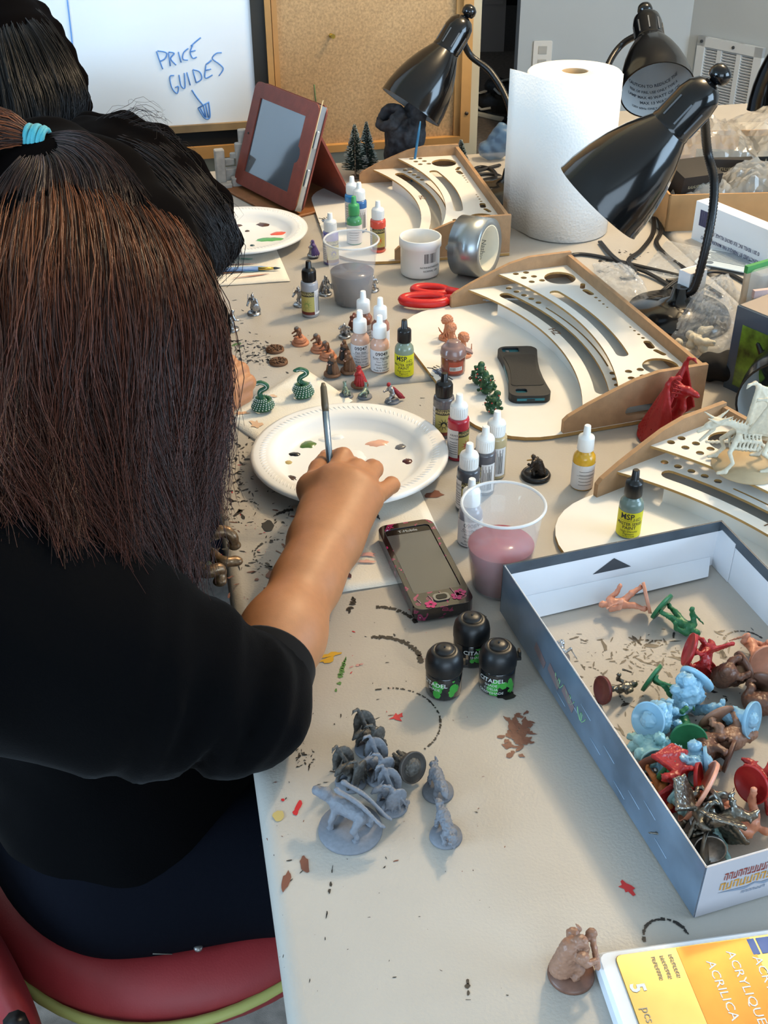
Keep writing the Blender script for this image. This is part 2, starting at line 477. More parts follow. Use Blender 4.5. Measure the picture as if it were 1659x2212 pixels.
# hallway: far blue-grey wall, slanting wall with the grille, dark doorway and open door
WY = 4.8
WB0 = plane_hit(1122, 60, (0, WY, 0), (0, 1, 0)); WB1 = plane_hit(1492, 60, (0, WY, 0), (0, 1, 0))
struct('wall_hall', MB().box(((WB0.x + WB1.x) / 2, WY + .06, 1.225), (WB1.x - WB0.x, .12, 2.45)), M_wallb)
VA = math.radians(-50); VE = Vector((math.cos(VA), math.sin(VA), 0)); VN = Vector((math.sin(VA), -math.cos(VA), 0)); VP0 = Vector((WB1.x, WY, 0))
MV = Matrix.Translation(VP0) @ Matrix.Rotation(VA, 4, 'Z')
struct('wall_grille', MB().box((1.6, .06, 1.225), (3.2, .12, 2.45), M=MV), M_wallb)
M_dark = mat('unlit_room_shade', '#161412', .9)  # near-black colour paints in the darkness of the unlit room past the doorway
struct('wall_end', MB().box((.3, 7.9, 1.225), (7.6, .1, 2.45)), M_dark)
dl = plane_hit(1038, 60, (0, 6.6, 0), (0, 1, 0)); dr = plane_hit(1090, 60, (0, 6.6, 0), (0, 1, 0))
M_door = mat('door_paint_grey', '#b8b4b4', .5)
dm = MB().box(((dl.x + dr.x) / 2 - .35, 6.6, 1.0), (dr.x - dl.x + .7, .04, 2.0))
do = struct('door_1', dm, M_door)
for zz in (.55, 1.35):
    MB().box(((dl.x + dr.x) / 2 + .0, 6.575, zz), (.10, .012, .62)).build('door_panel', M_door, do)
struct('baseboard_hall', MB().box(((WB0.x + WB1.x) / 2, WY - .01, .05), (WB1.x - WB0.x, .02, .1)), M_white_trim)
# outlet plate on the far wall
op = plane_hit(1171, 122, (0, WY - .005, 0), (0, 1, 0))
e = empty('outlet_plate', op, 0, 'white wall outlet plate on the far blue grey wall', 'outlet')
MB().rbox((0, 0, 0), (.075, .118, .008), .006, M=Matrix.Rotation(PI / 2, 4, 'X')).build('plate', M_white_trim, e)
for dz in (-.025, .025): MB().rbox((0, -.005, dz), (.034, .004, .03), .004).build('socket', mat('socket_grey', '#bdbdb8', .4), e)
# return-air grille
def vsz(px, py):
    h = plane_hit(px, py, VP0 + VN * .01, VN); return (h - VP0).dot(VE), h.z
g0 = vsz(1513, 76); g1 = vsz(1653, 104); g2 = vsz(1492, 305)
gw, zt = g1[0] - g0[0], g0[1]; zb = max(.12, g2[1] - .03); gh = zt - zb
e = empty('air_grille', VP0 + VE * (g0[0] + gw / 2) + Vector((0, 0, zb)), VA, 'white slatted return air grille low on the far wall', 'grille')
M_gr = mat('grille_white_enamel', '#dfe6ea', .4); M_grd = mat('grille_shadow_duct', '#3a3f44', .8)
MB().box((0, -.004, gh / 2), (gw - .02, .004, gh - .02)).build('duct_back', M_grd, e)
fw = .035
mb = MB()
for x in (-gw / 2 + fw / 2, gw / 2 - fw / 2): mb.box((x, -.014, gh / 2), (fw, .018, gh))
for z in (fw / 2, gh - fw / 2): mb.box((0, -.014, z), (gw, .018, fw))
for x in (-gw / 6 + .005, gw / 6 - .005): mb.box((x, -.012, gh / 2), (.02, .014, gh))
mb.build('frame', M_gr, e)
cw = (gw - 2 * fw) / 3; ns = 26
slat = MB().box((0, 0, 0), (cw * .97, .003, (gh - 2 * fw) / ns * .85), rot=(.6, 0, 0)).mesh('slat')
for c in range(3):
    for k in range(ns):
        link('slat', slat, M_gr, e, loc=(-gw / 2 + fw + cw * (c + .5), -.014, fw + (gh - 2 * fw) * (k + .5) / ns))
for x in (-gw / 2 + .02, gw / 6 - .03): MB().lathe([(.006, 0), (.006, .004), (.002, .006)], 8, M=Matrix.Translation((x, -.023, gh - .017)) @ Matrix.Rotation(PI / 2, 4, 'X')).build('screw', M_grd, e)

# ------------------------------------------------------------------ whiteboard and cork board on the front wall
M_wood = mat('oak_frame', '#b98a50', .5, noise=(9, .25), bump=(60, .2))
M_wood_d = mat('worn_wood_ledge', '#8a7250', .6, noise=(14, .35))
M_blk = mat('black_board_trim', '#26241f', .6, noise=(20, .2))
M_wbd = mat('whiteboard_enamel', '#e9eef2', .25, noise=(3, .02))
M_cork = mat('cork', '#b39167', .9, noise=(220, .28), bump=(500, .5))
def bz(px, py): return bsz(px, py)[1]
def bs(px, py): return bsz(px, py)[0]
xr = bs(546, 130); zbt = bz(400, 266); xl = -1.25; zt = 1.75
xb = bs(575, 130); xw = bs(588, 130); z1 = bz(400, 281); z2 = bz(430, 311); z3 = bz(430, 337)
wb = empty('whiteboard', BP0 + BE * 0 + Vector((0, 0, z3)), BA, 'white dry erase board with blue handwriting reading price guides', 'whiteboard')
def bb(x0, x1, za, zb_, y0, y1): return MB().box(((x0 + x1) / 2, -(y0 + y1) / 2, (za + zb_) / 2 - z3), (x1 - x0, y1 - y0, zb_ - za))
bb(xl, xr, zbt, zt, .0, .012).build('panel', M_wbd, wb)
bb(xl, xr + .002, z1, zbt, 0, .02).build('ledge', M_wood_d, wb)
bb(xl, xb, z2, z1, 0, .014).build('lower_trim', mat('black_felt_trim', '#0e0d0c', .9), wb)
bb(xr, xb, z1, zt, 0, .016).build('side_trim', M_blk, wb)
bb(xl, xw, z3, z2, 0, .022).build('frame_rail', M_wood, wb)
bb(xb, xw, z2, zt, 0, .022).build('frame_stile', M_wood, wb)
M_ink = mat('blue_marker_ink', '#5f93d6', .5)
def marker(strokes, name, r=.0016):
    mb = MB()
    for st in strokes:
        pts = [(bs(*p), -.0128, bz(*p) - z3) for p in st]
        if len(pts) > 2: pts = spline(pts, 5)
        mb.tube(pts, r, 5)
    return mb.build(name, M_ink, wb)
def cz(x, y): return (x / 2.37, y / 2.37)
L = lambda *a: [cz(*p) for p in a]
marker([L((800, 255), (815, 300), (832, 345)), L((805, 252), (850, 262), (845, 290), (820, 305)),
        L((862, 262), (870, 330)), L((862, 258), (890, 265), (872, 292), (900, 325)),
        L((912, 258), (925, 312)), L((962, 240), (938, 262), (935, 295), (960, 300)),
        L((985, 222), (972, 260), (985, 290), (1005, 284)), L((970, 258), (998, 250)), L((975, 228), (1000, 205), (1025, 185))], 'handwriting', .0012)
marker([L((890, 378), (868, 385), (878, 440), (905, 470), (912, 435), (895, 440)), L((915, 375), (925, 430), (945, 440), (942, 365)),
        L((955, 362), (972, 428)), L((985, 350), (1002, 415)), L((985, 348), (1020, 360), (1030, 395), (1002, 415)),
        L((1052, 325), (1048, 390), (1085, 375)), L((1050, 352), (1078, 345)), L((1052, 322), (1080, 300), (1060, 318)),
        L((1132, 262), (1105, 265), (1085, 292), (1120, 320), (1140, 345), (1118, 380))], 'handwriting', .0012)
marker([L((980, 452), (1005, 490), (1038, 530)), L((1012, 545), (1068, 512)), L((1012, 545), (1045, 595), (1072, 590), (1066, 515)),
        L((1025, 545), (1048, 590)), L((1040, 530), (1052, 592)), L((1052, 525), (1064, 592))], 'arrow_mark', .0014)
marker([L((345, -10), (358, 100), (370, 210), (378, 335))], 'marker_line', .0012)
cr = bs(1012, 150); ci_ = bs(991, 150); zc0 = bz(800, 321); zc1 = bz(800, 301); zc0 = (z3 + zc0) / 2
cb = empty('cork_board', BP0 + Vector((0, 0, zc0)), BA, 'tan cork board in an oak frame beside the whiteboard', 'cork board')
def cbx(x0, x1, za, zb_, y0, y1): return MB().box(((x0 + x1) / 2, -(y0 + y1) / 2, (za + zb_) / 2 - zc0), (x1 - x0, y1 - y0, zb_ - za))
xw2 = xw + .002
cbx(xw2, ci_, zc1, zt, 0, .01).build('cork_panel', M_cork, cb)
cbx(xw2, cr, zc0, zc1, 0, .024).build('frame_rail', M_wood, cb)
cbx(ci_, cr, zc1, zt, 0, .024).build('frame_stile', M_wood, cb)
cbx(ci_ - .012, ci_, zc1, zt, .0, .016).build('inner_bead', M_wood, cb)
cbx(xw2, xw2 + .010, zc1, zt, .0, .016).build('inner_bead', M_wood, cb)
MB().lathe([(.004, 0), (.004, .001), (.001, .002)], 8, M=Matrix.Translation((bs(1001, 238), -.0245, bz(1001, 238) - zc0)) @ Matrix.Rotation(PI / 2, 4, 'X')).build('screw', mat('dark_screw', '#4a4038', .4, .8), cb)
MB().tube([(bs(677, 180), -.0102, bz(677, 180) - zc0), (bs(679, 205), -.0102, bz(679, 205) - zc0), (bs(683, 232), -.0102, bz(683, 232) - zc0)], .0012, 4).build('pencil_mark', mat('green_pencil', '#5c7a50', .8), cb)
pp = BP0 + BE * bs(712, 74) + BN * .0105 + Vector((0, 0, bz(712, 74)))
pin = empty('push_pin', pp, BA, 'small brass push pin stuck in the cork board', 'push pin')
MP = Matrix.Rotation(PI / 2, 4, 'X') @ Matrix.Rotation(.3, 4, 'Y')
MB().lathe([(.004, 0), (.0042, .002), (.0022, .003), (.002, .009), (.0045, .010), (.0045, .012)], 10, M=MP).build('head', mat('brass', '#c8a850', .3, .9), pin)
MB().lathe([(.0006, -.003), (.0006, .001)], 6, M=MP).build('needle', mat('steel', '#b8bcc0', .3, 1.), pin)

# ceiling light with three bulbs (its bulbs give the warm light)
e = empty('ceiling_light', (.93, 2.15, 2.45), 0, 'three bulb ceiling light above the far end of the tables', 'ceiling light')
MB().lathe([(.14, -.02), (.15, 0)], 24, cap0=True).build('canopy', M_white_trim, e)
for b in BULBS:
    q = Vector(b) - Vector((.93, 2.15, 2.45))
    MB().tube([(q.x * .4, q.y * .4, -.02), (q.x * .8, q.y * .8, -.05), (q.x, q.y, -.07), (q.x, q.y, -.1)], .008, 8).build('arm', M_white_trim, e)
    MB().lathe([(.012, -.095), (.016, -.1), (.016, -.125)], 12).build('lamp_holder', M_white_trim, e, loc=(q.x, q.y, 0))

# shoes on the hall carpet
def shoe(loc, rz, label):
    e = empty('sneaker', loc, rz, label, 'shoe', 'sneakers on the hall carpet')
    s = SDF(.006); s.ell((.08, 0, .05), (.09, .042, .05)).ell((-.06, 0, .055), (.075, .04, .06), k=.03).box((0, 0, .01), (.14, .044, .012), r=.01)
    s.ell((-.07, 0, .12), (.05, .028, .05), neg=True)
    link('upper', s.mesh('upper', noise=[(.002, 160)]), mat('black_shoe_leather', '#1c1b1a', .5), e)
    MB().rbox((0, 0, .011), (.29, .095, .022), .04).build('sole', mat('shoe_sole_cream', '#d8d4c4', .6), e)
    for k in range(3): MB().box((.03 + .025 * k, 0, .098 - .009 * k), (.012, .05, .006)).build('lace', mat('shoe_lace_white', '#e0ddd2', .7), e)
    for sg in (-1, 1): MB().tube([(-.05, sg * .041, .05), (.0, sg * .044, .035), (.06, sg * .043, .06)], .006, 5).build('side_stripe', mat('shoe_lace_white'), e)
p = T(1052, 250, 0); shoe((p.x, p.y, 0.001), 2.4, 'black and white sneaker on the hall carpet, nearer the wall end')
p = T(1076, 236, 0); shoe((p.x + .06, p.y + .1, 0.001), 2.2, 'black and white sneaker on the hall carpet, nearer the paper towel roll')

# ------------------------------------------------------------------ tables
def table_material(name, base):
    m = mat(name, base, .42, noise=(7, .07), bump=None)
    nt = m.node_tree; b = nt.nodes['Principled BSDF']
    tc = nt.nodes.new('ShaderNodeTexCoord'); v = nt.nodes.new('ShaderNodeTexNoise'); v.inputs['Scale'].default_value = 420; v.inputs['Detail'].default_value = 2
    nt.links.new(tc.outputs['Object'], v.inputs['Vector'])
    bp = nt.nodes.new('ShaderNodeBump'); bp.inputs['Strength'].default_value = .35; bp.inputs['Distance'].default_value = .0008
    nt.links.new(v.outputs['Fac'], bp.inputs['Height']); nt.links.new(bp.outputs[0], b.inputs['Normal'])
    return m
M_tab = table_material('moulded_table_plastic', '#afa9a0')
M_leg = mat('grey_table_leg', '#6c6e70', .4, .6)
def slab(w, l, th, cr, er):
    "rounded table top, x 0..w, y 0..l, top at z=0"
    mb = MB(); rings = []
    def outline(ins):
        pts = []; r = max(cr - ins, .002)
        for cx, cy, a0 in ((w - cr, l - cr, 0), (cr, l - cr, PI / 2), (cr, cr, PI), (w - cr, cr, 1.5 * PI)):
            pts += arc(cx, cy, r, a0, a0 + PI / 2, 6)
        return pts
    prof = [(er * (1 - math.cos(a)), -er * (1 - math.sin(a))) for a in [PI / 2 * k / 8 for k in range(9)]][::-1]
    prof = [(er, 0)] + [(er - er * math.cos(PI / 2 - PI / 2 * k / 8), -er + er * math.sin(PI / 2 - PI / 2 * k / 8)) for k in range(1, 9)] + [(0.002, -th + .004), (.01, -th)]
    V = []
    for ins, z in prof: V += [(x, y, z) for x, y in outline(ins)]
    n = len(outline(0)); Fc = [tuple(range(n))]
    for L_ in range(len(prof) - 1):
        for i in range(n):
            j = (i + 1) % n; Fc.append((L_ * n + i, (L_ + 1) * n + i, (L_ + 1) * n + j, L_ * n + j))
    Fc.append(tuple((len(prof) - 1) * n + i for i in range(n))[::-1])
    mb.add(V, Fc, True); me = mb.mesh('table_top')
    return me
def table(origin, ang, w, l, label):
    e = empty('folding_table', (origin[0], origin[1], 0), ang, label, 'table')
    top = link('table_top', slab(w, l, .045, .04, .013), M_tab, e, loc=(0, 0, TZ))
    top.data.polygons[0].use_smooth = False
    for x in (.12, w - .12):
        for y in (.15, l - .15):
            MB().tube([(x, y, TZ - .045), (x, y, .012)], .014, 10).lathe([(.018, 0), (.018, .03)], 10, c=(x, y, 0)).build('leg', M_leg, e)
    for y in (.15, l - .15): MB().tube([(.12, y, .2), (w - .12, y, .2)], .01, 8).build('leg_brace', M_leg, e)
    return e
TA = math.radians(10.8)
ta_u = Vector((math.cos(TA), math.sin(TA), 0)); ta_v = Vector((-math.sin(TA), math.cos(TA), 0))
E0 = T(580, 1906)                                   # a point of the left edge of the near table
seam = T(820, 827)
dl_ = (seam - E0).dot(ta_v)
L1 = 1.52
o1 = E0 + ta_v * (dl_ - L1)
TAB1 = table(o1, TA, .80, L1, 'grey plastic folding table nearest the camera, spattered with paint')
o2 = E0 + ta_v * (dl_ + .003)
TAB2 = table(o2, TA, .80, .93, 'grey plastic folding table at the far end below the whiteboard')
o3 = E0 + ta_v * (dl_ - .35) + ta_u * .805
TAB3 = table(o3, TA, .78, 1.52, 'grey plastic folding table on the right under the packing boxes')

# paint on the table tops
PAINT = {}
def pm(c, nm):
    return mat('paint_' + nm, c, .45)
PK, PBR, PRED, PY, PGR, PG2 = pm('#2a2724', 'black'), pm('#6f4436', 'brown'), pm('#b8252c', 'red'), pm('#c79a2c', 'yellow'), pm('#4f7a3e', 'green'), pm('#8d8f94', 'grey')
def inv(tab, p):
    c, s_ = math.cos(-TA), math.sin(-TA); q = Vector(p) - tab.location; return Vector((q.x * c - q.y * s_, q.x * s_ + q.y * c, q.z))
ZP = .0004
def blob_poly(cx, cy, a, b, rot, n=14, jag=.25):
    out = []
    for i in range(n):
        t = 2 * PI * i / n; k = 1 + jag * (random.random() - .5) * 2
        x, y = a * k * math.cos(t), b * k * math.sin(t)
        out.append((cx + x * math.cos(rot) - y * math.sin(rot), cy + x * math.sin(rot) + y * math.cos(rot)))
    return out
def add_blob(mb, c, a, b, rot, jag=.25, n=14, z=ZP):
    P = blob_poly(c[0], c[1], a, b, rot, n, jag)
    mb.add([(c[0], c[1], z)] + [(x, y, z) for x, y in P], [(0, 1 + i, 1 + (i + 1) % n) for i in range(n)])
def mark(tab, px, py, a, b, rot, m, name='paint_mark', jag=.2):
    p = inv(tab, T(px, py)); mb = MB(); add_blob(mb, p, a, b, rot - TA, jag, z=ZP + random.random() * .0003); mb.build(name, m, tab, loc=(0, 0, TZ))
def ring(tab, px, py, r, a0, a1, w, m, broken=.0, name='paint_ring'):
    p = inv(tab, T(px, py)); mb = MB(); n = max(8, int(abs(a1 - a0) * r / .0014)); a0 -= TA; a1 -= TA
    for i in range(n):
        if random.random() < broken: continue
        t0, t1 = a0 + (a1 - a0) * i / n, a0 + (a1 - a0) * (i + 1.05) / n
        w0 = w * (.5 + .8 * random.random()); rr = r + w * .3 * (random.random() - .5)
        V = [(p.x + q * math.cos(t), p.y + q * math.sin(t), ZP) for t in (t0, t1) for q in (rr - w0 / 2, rr + w0 / 2)]
        mb.add(V, [(0, 1, 3, 2)])
    mb.build(name, m, tab, loc=(0, 0, TZ))
def stroke(tab, a, b, w, m, name='paint_stroke', broken=.0):
    p, q = inv(tab, T(*a)), inv(tab, T(*b)); mb = MB(); n = max(4, int((q - p).length / .003)); d = (q - p).normalized(); nrm = Vector((-d.y, d.x, 0))
    for i in range(n):
        if random.random() < broken: continue
        t = (i + .5) / n; ww = w * math.sin(PI * min(.96, max(.06, t))) ** .6
        add_blob(mb, p.lerp(q, t) + nrm * (random.random() - .5) * w * .4, (q - p).length / n * .7, ww / 2, math.atan2(d.y, d.x), .3, 8)
    mb.build(name, m, tab, loc=(0, 0, TZ))
mark(TAB1, 658, 1868, .0035, .0085, .2, PBR); mark(TAB1, 617, 1905, .003, .009, -.2, PBR)
mark(TAB1, 645, 1742, .0022, .007, -.3, PRED); mark(TAB1, 638, 1756, .0022, .003, 0, PRED); mark(TAB1, 611, 1729, .0014, .0014, 0, PRED)
mark(TAB1, 857, 1549, .006, .005, .4, PRED, jag=.6); mark(TAB1, 601, 1764, .004, .006, 0, pm('#b7a468', 'ochre'))
mark(TAB1, 1093, 1502, .0085, .0055, .2, PK); mark(TAB1, 1106, 1506, .002, .002, 0, PK)
mark(TAB1, 580, 1137, .006, .012, .1, PK); mark(TAB1, 588, 1241, .006, .007, 0, PBR); mark(TAB1, 555, 1253, .002, .002, 0, PBR)
mark(TAB1, 942, 1070, .009, .007, .4, PBR, jag=.5)
mark(TAB1, 712, 1416, .009, .003, .3, PY, jag=.5); mark(TAB1, 705, 1427, .008, .003, .2, PY, jag=.5)
mark(TAB1, 740, 1811, .002, .006, 0, PK)
mb = MB()
for i in range(90):
    p = inv(TAB1, T(1120 + random.gauss(0, 15), 1585 + random.gauss(0, 19))); add_blob(mb, p, .0018 + .003 * random.random(), .0012 + .0012 * random.random(), random.random() * 3, .5, 8, z=ZP + random.random() * .0003)
mb.build('brown_smear', PBR, TAB1, loc=(0, 0, TZ), kind='stuff')
stroke(TAB1, (592, 1113), (642, 1097), .006, PK); stroke(TAB1, (724, 1500), (748, 1420), .005, PGR, broken=.2)
stroke(TAB1, (625, 1906), (655, 1880), .0015, PK, broken=.3); stroke(TAB1, (705, 1985), (720, 1870), .002, PK, broken=.45)
stroke(TAB1, (752, 1325), (766, 1290), .007, PK, broken=.2); stroke(TAB1, (757, 1443), (784, 1434), .004, pm('#b98a84', 'pink'), broken=.2)
stroke(TAB1, (1012, 2150), (1008, 2118), .004, PK, broken=.2)
ring(TAB1, 818, 1437, .039, .05, 1.75, .005, PK); ring(TAB1, 815, 1370, .04, .4, 1.6, .004, PK, .1)
ring(TAB1, 845, 1560, .042, -.9, 1.9, .0018, PK, .25); ring(TAB1, 1440, 2028, .016, .2, 3.3, .0022, PK, .08)
ring(TAB1, 600, 1195, .024, 0, 6.3, .0022, PK, .45); ring(TAB1, 525, 1105, .02, .5, 4, .002, PK, .5); ring(TAB1, 500, 1080, .018, 1, 5, .003, PK, .5)
mark(TAB1, 1355, 1918, .004, .006, .5, PRED, jag=.5)
def flecks(tab, name, boxes):
    mb = MB()
    for x0, x1, y0, y1, n, s_, m_ in boxes:
        for _ in range(n):
            x, y = random.uniform(x0, x1), random.uniform(y0, y1); p = inv(tab, T(x, y))
            a = random.random() * PI; l = s_ * (.4 + 1.6 * random.random() ** 2)
            add_blob(mb, p, l, l * random.uniform(.15, .5), a, .5, 7)
    o = mb.build(name, m_, tab, loc=(0, 0, TZ), kind='stuff'); return o
flecks(TAB1, 'black_paint_flecks', [(465, 640, 930, 1240, 190, .0022, PK), (480, 560, 940, 1130, 70, .003, PK), (560, 900, 1330, 1700, 50, .0012, PK), (640, 680, 1620, 1660, 40, .0014, PK), (560, 1100, 1700, 2190, 45, .0009, PK), (900, 1060, 820, 900, 16, .002, PK)])
flecks(TAB1, 'red_paint_flecks', [(470, 640, 930, 1330, 26, .0018, PRED), (700, 1000, 1300, 1550, 10, .0012, PRED)])
flecks(TAB1, 'brown_paint_flecks', [(470, 650, 1100, 1350, 60, .0022, PBR), (560, 1100, 1350, 1900, 25, .0011, PBR)])
flecks(TAB2, 'black_paint_flecks', [(470, 580, 735, 790, 170, .0026, PK), (450, 700, 640, 830, 40, .0018, PK), (1290, 1400, 540, 590, 45, .003, PK)])
flecks(TAB2, 'green_paint_flecks', [(490, 520, 742, 765, 14, .003, PGR)])
# ------------------------------------------------------------------ wooden paint-station trays
M_mdf = mat('raw_mdf', '#a5825f', .7, noise=(90, .12), bump=(400, .2))
M_mdfe = mat('mdf_cut_edge', '#b08a52', .8, noise=(90, .15))
M_lam = mat('white_laminate', '#e6e3dc', .45, noise=(25, .03))
def flat_faces_mat(o, side_mat):
    "the cut sides of a white-faced board show bare fibreboard"
    me = o.data; me.materials.append(side_mat)
    for p in me.polygons:
        if abs(p.normal.z) < .5: p.material_index = 1
    return o
HWID = .192
def arc_edge(v_side, v_mid, n=24, hw=None):
    "points of a concave front edge from +u to -u"
    hw = hw or HWID - .004; sag = v_mid - v_side; R = (hw * hw + sag * sag) / (2 * sag); cv = v_mid - R; a = math.asin(hw / R)
    return [(R * math.sin(a - 2 * a * i / n), cv + R * math.cos(a - 2 * a * i / n)) for i in range(n + 1)], R, cv
def arc_slot(R, cv, r0, r1, a0, a1, n=14):
    rm, hw = (r0 + r1) / 2, (r1 - r0) / 2
    P = [((r1) * math.sin(a0 + (a1 - a0) * i / n), cv + r1 * math.cos(a0 + (a1 - a0) * i / n)) for i in range(n + 1)]
    e1 = (rm * math.sin(a1), cv + rm * math.cos(a1)); e0 = (rm * math.sin(a0), cv + rm * math.cos(a0))
    P += [(e1[0] + hw * math.cos(PI / 2 - a1 - PI * k / 6), e1[1] + hw * math.sin(PI / 2 - a1 - PI * k / 6)) for k in range(1, 6)]
    P += [((r0) * math.sin(a1 + (a0 - a1) * i / n), cv + r0 * math.cos(a1 + (a0 - a1) * i / n)) for i in range(n + 1)]
    P += [(e0[0] + hw * math.cos(-PI / 2 - a0 - PI * k / 6), e0[1] + hw * math.sin(-PI / 2 - a0 - PI * k / 6)) for k in range(1, 6)]
    return P
def slot(cx, cy, l, w, rot, n=5):
    P = []
    for sg, a0 in ((1, -PI / 2), (-1, PI / 2)):
        for k in range(n + 1):
            a = a0 + PI * k / n; P.append((sg * (l / 2 - w / 2) + w / 2 * math.cos(a), w / 2 * math.sin(a)))
    c, s_ = math.cos(rot), math.sin(rot); return [(cx + x * c - y * s_, cy + x * s_ + y * c) for x, y in P]
_tray_parts = {}
def tray(origin, udir, label):
    """local axes: x = along the width, y = towards the back"""
    ang = math.atan2(udir.y, udir.x)            # +x local points along u, +y local = u rotated +90
    e = empty('paint_tray', origin, ang, label, 'paint tray', 'white and brown fibreboard paint trays')
    P = _tray_parts
    if not P:
        HW, FB, BK = HWID, -.098, .186; SGN = -1   # y local points to the front, so mirror v
        def mv(pts): return [(x, -y) for x, y in pts][::-1]
        R = .085
        base = [(-HW - .003, BK), (-HW - .003, FB + R)] + arc(-HW - .003 + R, FB + R, R, PI, 1.5 * PI, 8)[1:] + arc(HW + .003 - R, FB + R, R, 1.5 * PI, 2 * PI, 8) + [(HW + .003, BK)]
        P['base_board'] = (MB().prism(mv(base), 0, .0045).mesh('base_board'), M_lam, M_mdfe)
        prof = [(.186, 0), (.186, .062), (.12, .062), (.09, .056), (.06, .045), (.03, .033), (.006, .0215), (.0, .016), (0, 0)]
        hole = [(q[0], q[1]) for q in slot(.118, .015, .075, .012, 0)]
        side = MB().prism(prof, -.003, .003, [hole])
        MS = Matrix(((0, 0, 1, 0), (-1, 0, 0, 0), (0, 1, 0, .0045), (0, 0, 0, 1)))
        side2 = MB(); side2.add(side.v, side.f, False, MS); P['side_panel'] = (side2.mesh('side_panel'), M_mdf, None)
        P['back_panel'] = (MB().box((0, -(BK - .003), .0335), (2 * HW - .008, .006, .058)).mesh('back_panel'), M_mdf, None)
        ed, R1, c1 = arc_edge(.026, .072)
        low = [(HW - .004, BK - .006)] + ed + [(-HW + .004, BK - .006)]
        hs = [arc_slot(R1, c1, R1 + .016, R1 + .034, -.36, .36)]
        for a_ in (.395, .36, .325, .29, .255):
            for sg in (1, -1): hs.append(circ(sg * (R1 + .046) * math.sin(a_), c1 + (R1 + .046) * math.cos(a_), .0043, 12))
        hs += [arc_slot(R1, c1, R1 + .043, R1 + .0455, -.21, .21)]
        P['lower_shelf'] = (MB().prism(mv(low), .026, .029, [mv(h) for h in hs]).mesh('lower_shelf'), M_lam, M_mdfe)
        ed, R2, c2 = arc_edge(.072, .112)
        up = [(HW - .004, BK - .006)] + ed + [(-HW + .004, BK - .006)]
        hs = [circ(.147, .150, .0225, 24), circ(-.147, .150, .0225, 24), slot(.110, .168, .020, .007, .5), slot(.088, .166, .022, .009, -.15),
              slot(-.112, .168, .020, .007, -.3), slot(-.088, .166, .024, .010, .15), arc_slot(R2, c2, R2 + .012, R2 + .028, -.21, .21)]
        for k in range(3):
            for r in range(2):
                for sg in (1, -1): hs.append(circ(sg * (.181 - .017 * k), .096 + .016 * r + .005 * k, .0045, 12))
        for k in range(4):
            for sg in (1, -1): hs.append(circ(sg * (.068 - .0115 * k), .168, .0026 - .0003 * k, 8))
        P['upper_shelf'] = (MB().prism(mv(up), .044, .047, [mv(h) for h in hs]).mesh('upper_shelf'), M_lam, M_mdfe)
        ed, R3, c3 = arc_edge(.034, .080); rs = []
        pts = [q for q in ed if abs(q[0]) < .158]
        rs = pts + [(x, y + .003) for x, y in pts[::-1]]
        P['riser'] = (MB().prism(mv(rs), .0045, .026).mesh('riser'), M_lam, None)
        mb = MB(); add_text(mb, 'HZ', .015, Matrix.Translation((.02, -.080, .0294)) @ Matrix.Rotation(PI, 4, 'Z'), bold=.01)
        P['engraved_letters'] = (mb.mesh('engraved_letters'), mat('engraving_brown', '#6b4f35', .8), None)
        mb = MB()
        for _ in range(22):
            x, y, a = random.gauss(0, .010), random.gauss(0, .006), random.gauss(.3, .25)
            mb.box((x, .085 + y, .0048), (.004 + .012 * random.random(), .0008 + .001 * random.random(), .0003), rot=(0, 0, a))
        P['printed_logo'] = (mb.mesh('printed_logo'), mat('logo_black', '#23242a', .6), None)
        mb = MB().box((.0, .084, .0047), (.022, .013, .0003), rot=(0, 0, .3)); P['logo_patch'] = (mb.mesh('logo_patch'), mat('logo_blue', '#5d7396', .6), None)
        mb = MB(); add_text(mb, 'HZ', .012, Matrix.Translation((.004, .086, .00505)) @ Matrix.Rotation(PI + .3, 4, 'Z'), bold=.02); P['logo_letters'] = (mb.mesh('logo_letters'), mat('logo_white', '#d8dce2', .6), None)
    for nm, (me, m, em) in P.items():
        if nm == 'side_panel':
            for sg in (1, -1): link(nm, me, m, e, loc=(sg * (HWID - .001), 0, 0))
        else:
            o = link(nm, me, m, e)
            if em and len(me.materials) < 2: flat_faces_mat(o, em)
    return e
def tray_at(tl, tr, label):
    a, b = T(*tl), T(*tr); u = (a - b).normalized(); o = (a + b) / 2
    return tray((o.x, o.y, TZ + .0008), u, label), o, u
TR1, o_, u_ = tray_at((777, 403), (852, 566), 'white and brown fibreboard paint tray under the farthest black lamp')
TR2, o_2, u_2 = tray_at((968, 665), (1220, 950), 'white and brown fibreboard paint tray holding the black phone')
t3 = T(1283, 1080); a3 = math.atan2(u_2.y, u_2.x) + math.radians(15)
u3 = Vector((math.cos(a3), math.sin(a3), 0)); v3 = Vector((u3.y, -u3.x, 0))
o3_ = t3 - u3 * HWID
TR3 = tray((o3_.x, o3_.y, TZ + .0008), u3, 'white and brown fibreboard paint tray below the bone coloured dragon')
def on_tray(o, u, uu, vv, z):           # a point given in tray coordinates
    v = Vector((u.y, -u.x, 0)); p = o + u * uu + v * vv; return Vector((p.x, p.y, TZ + .0008 + z))

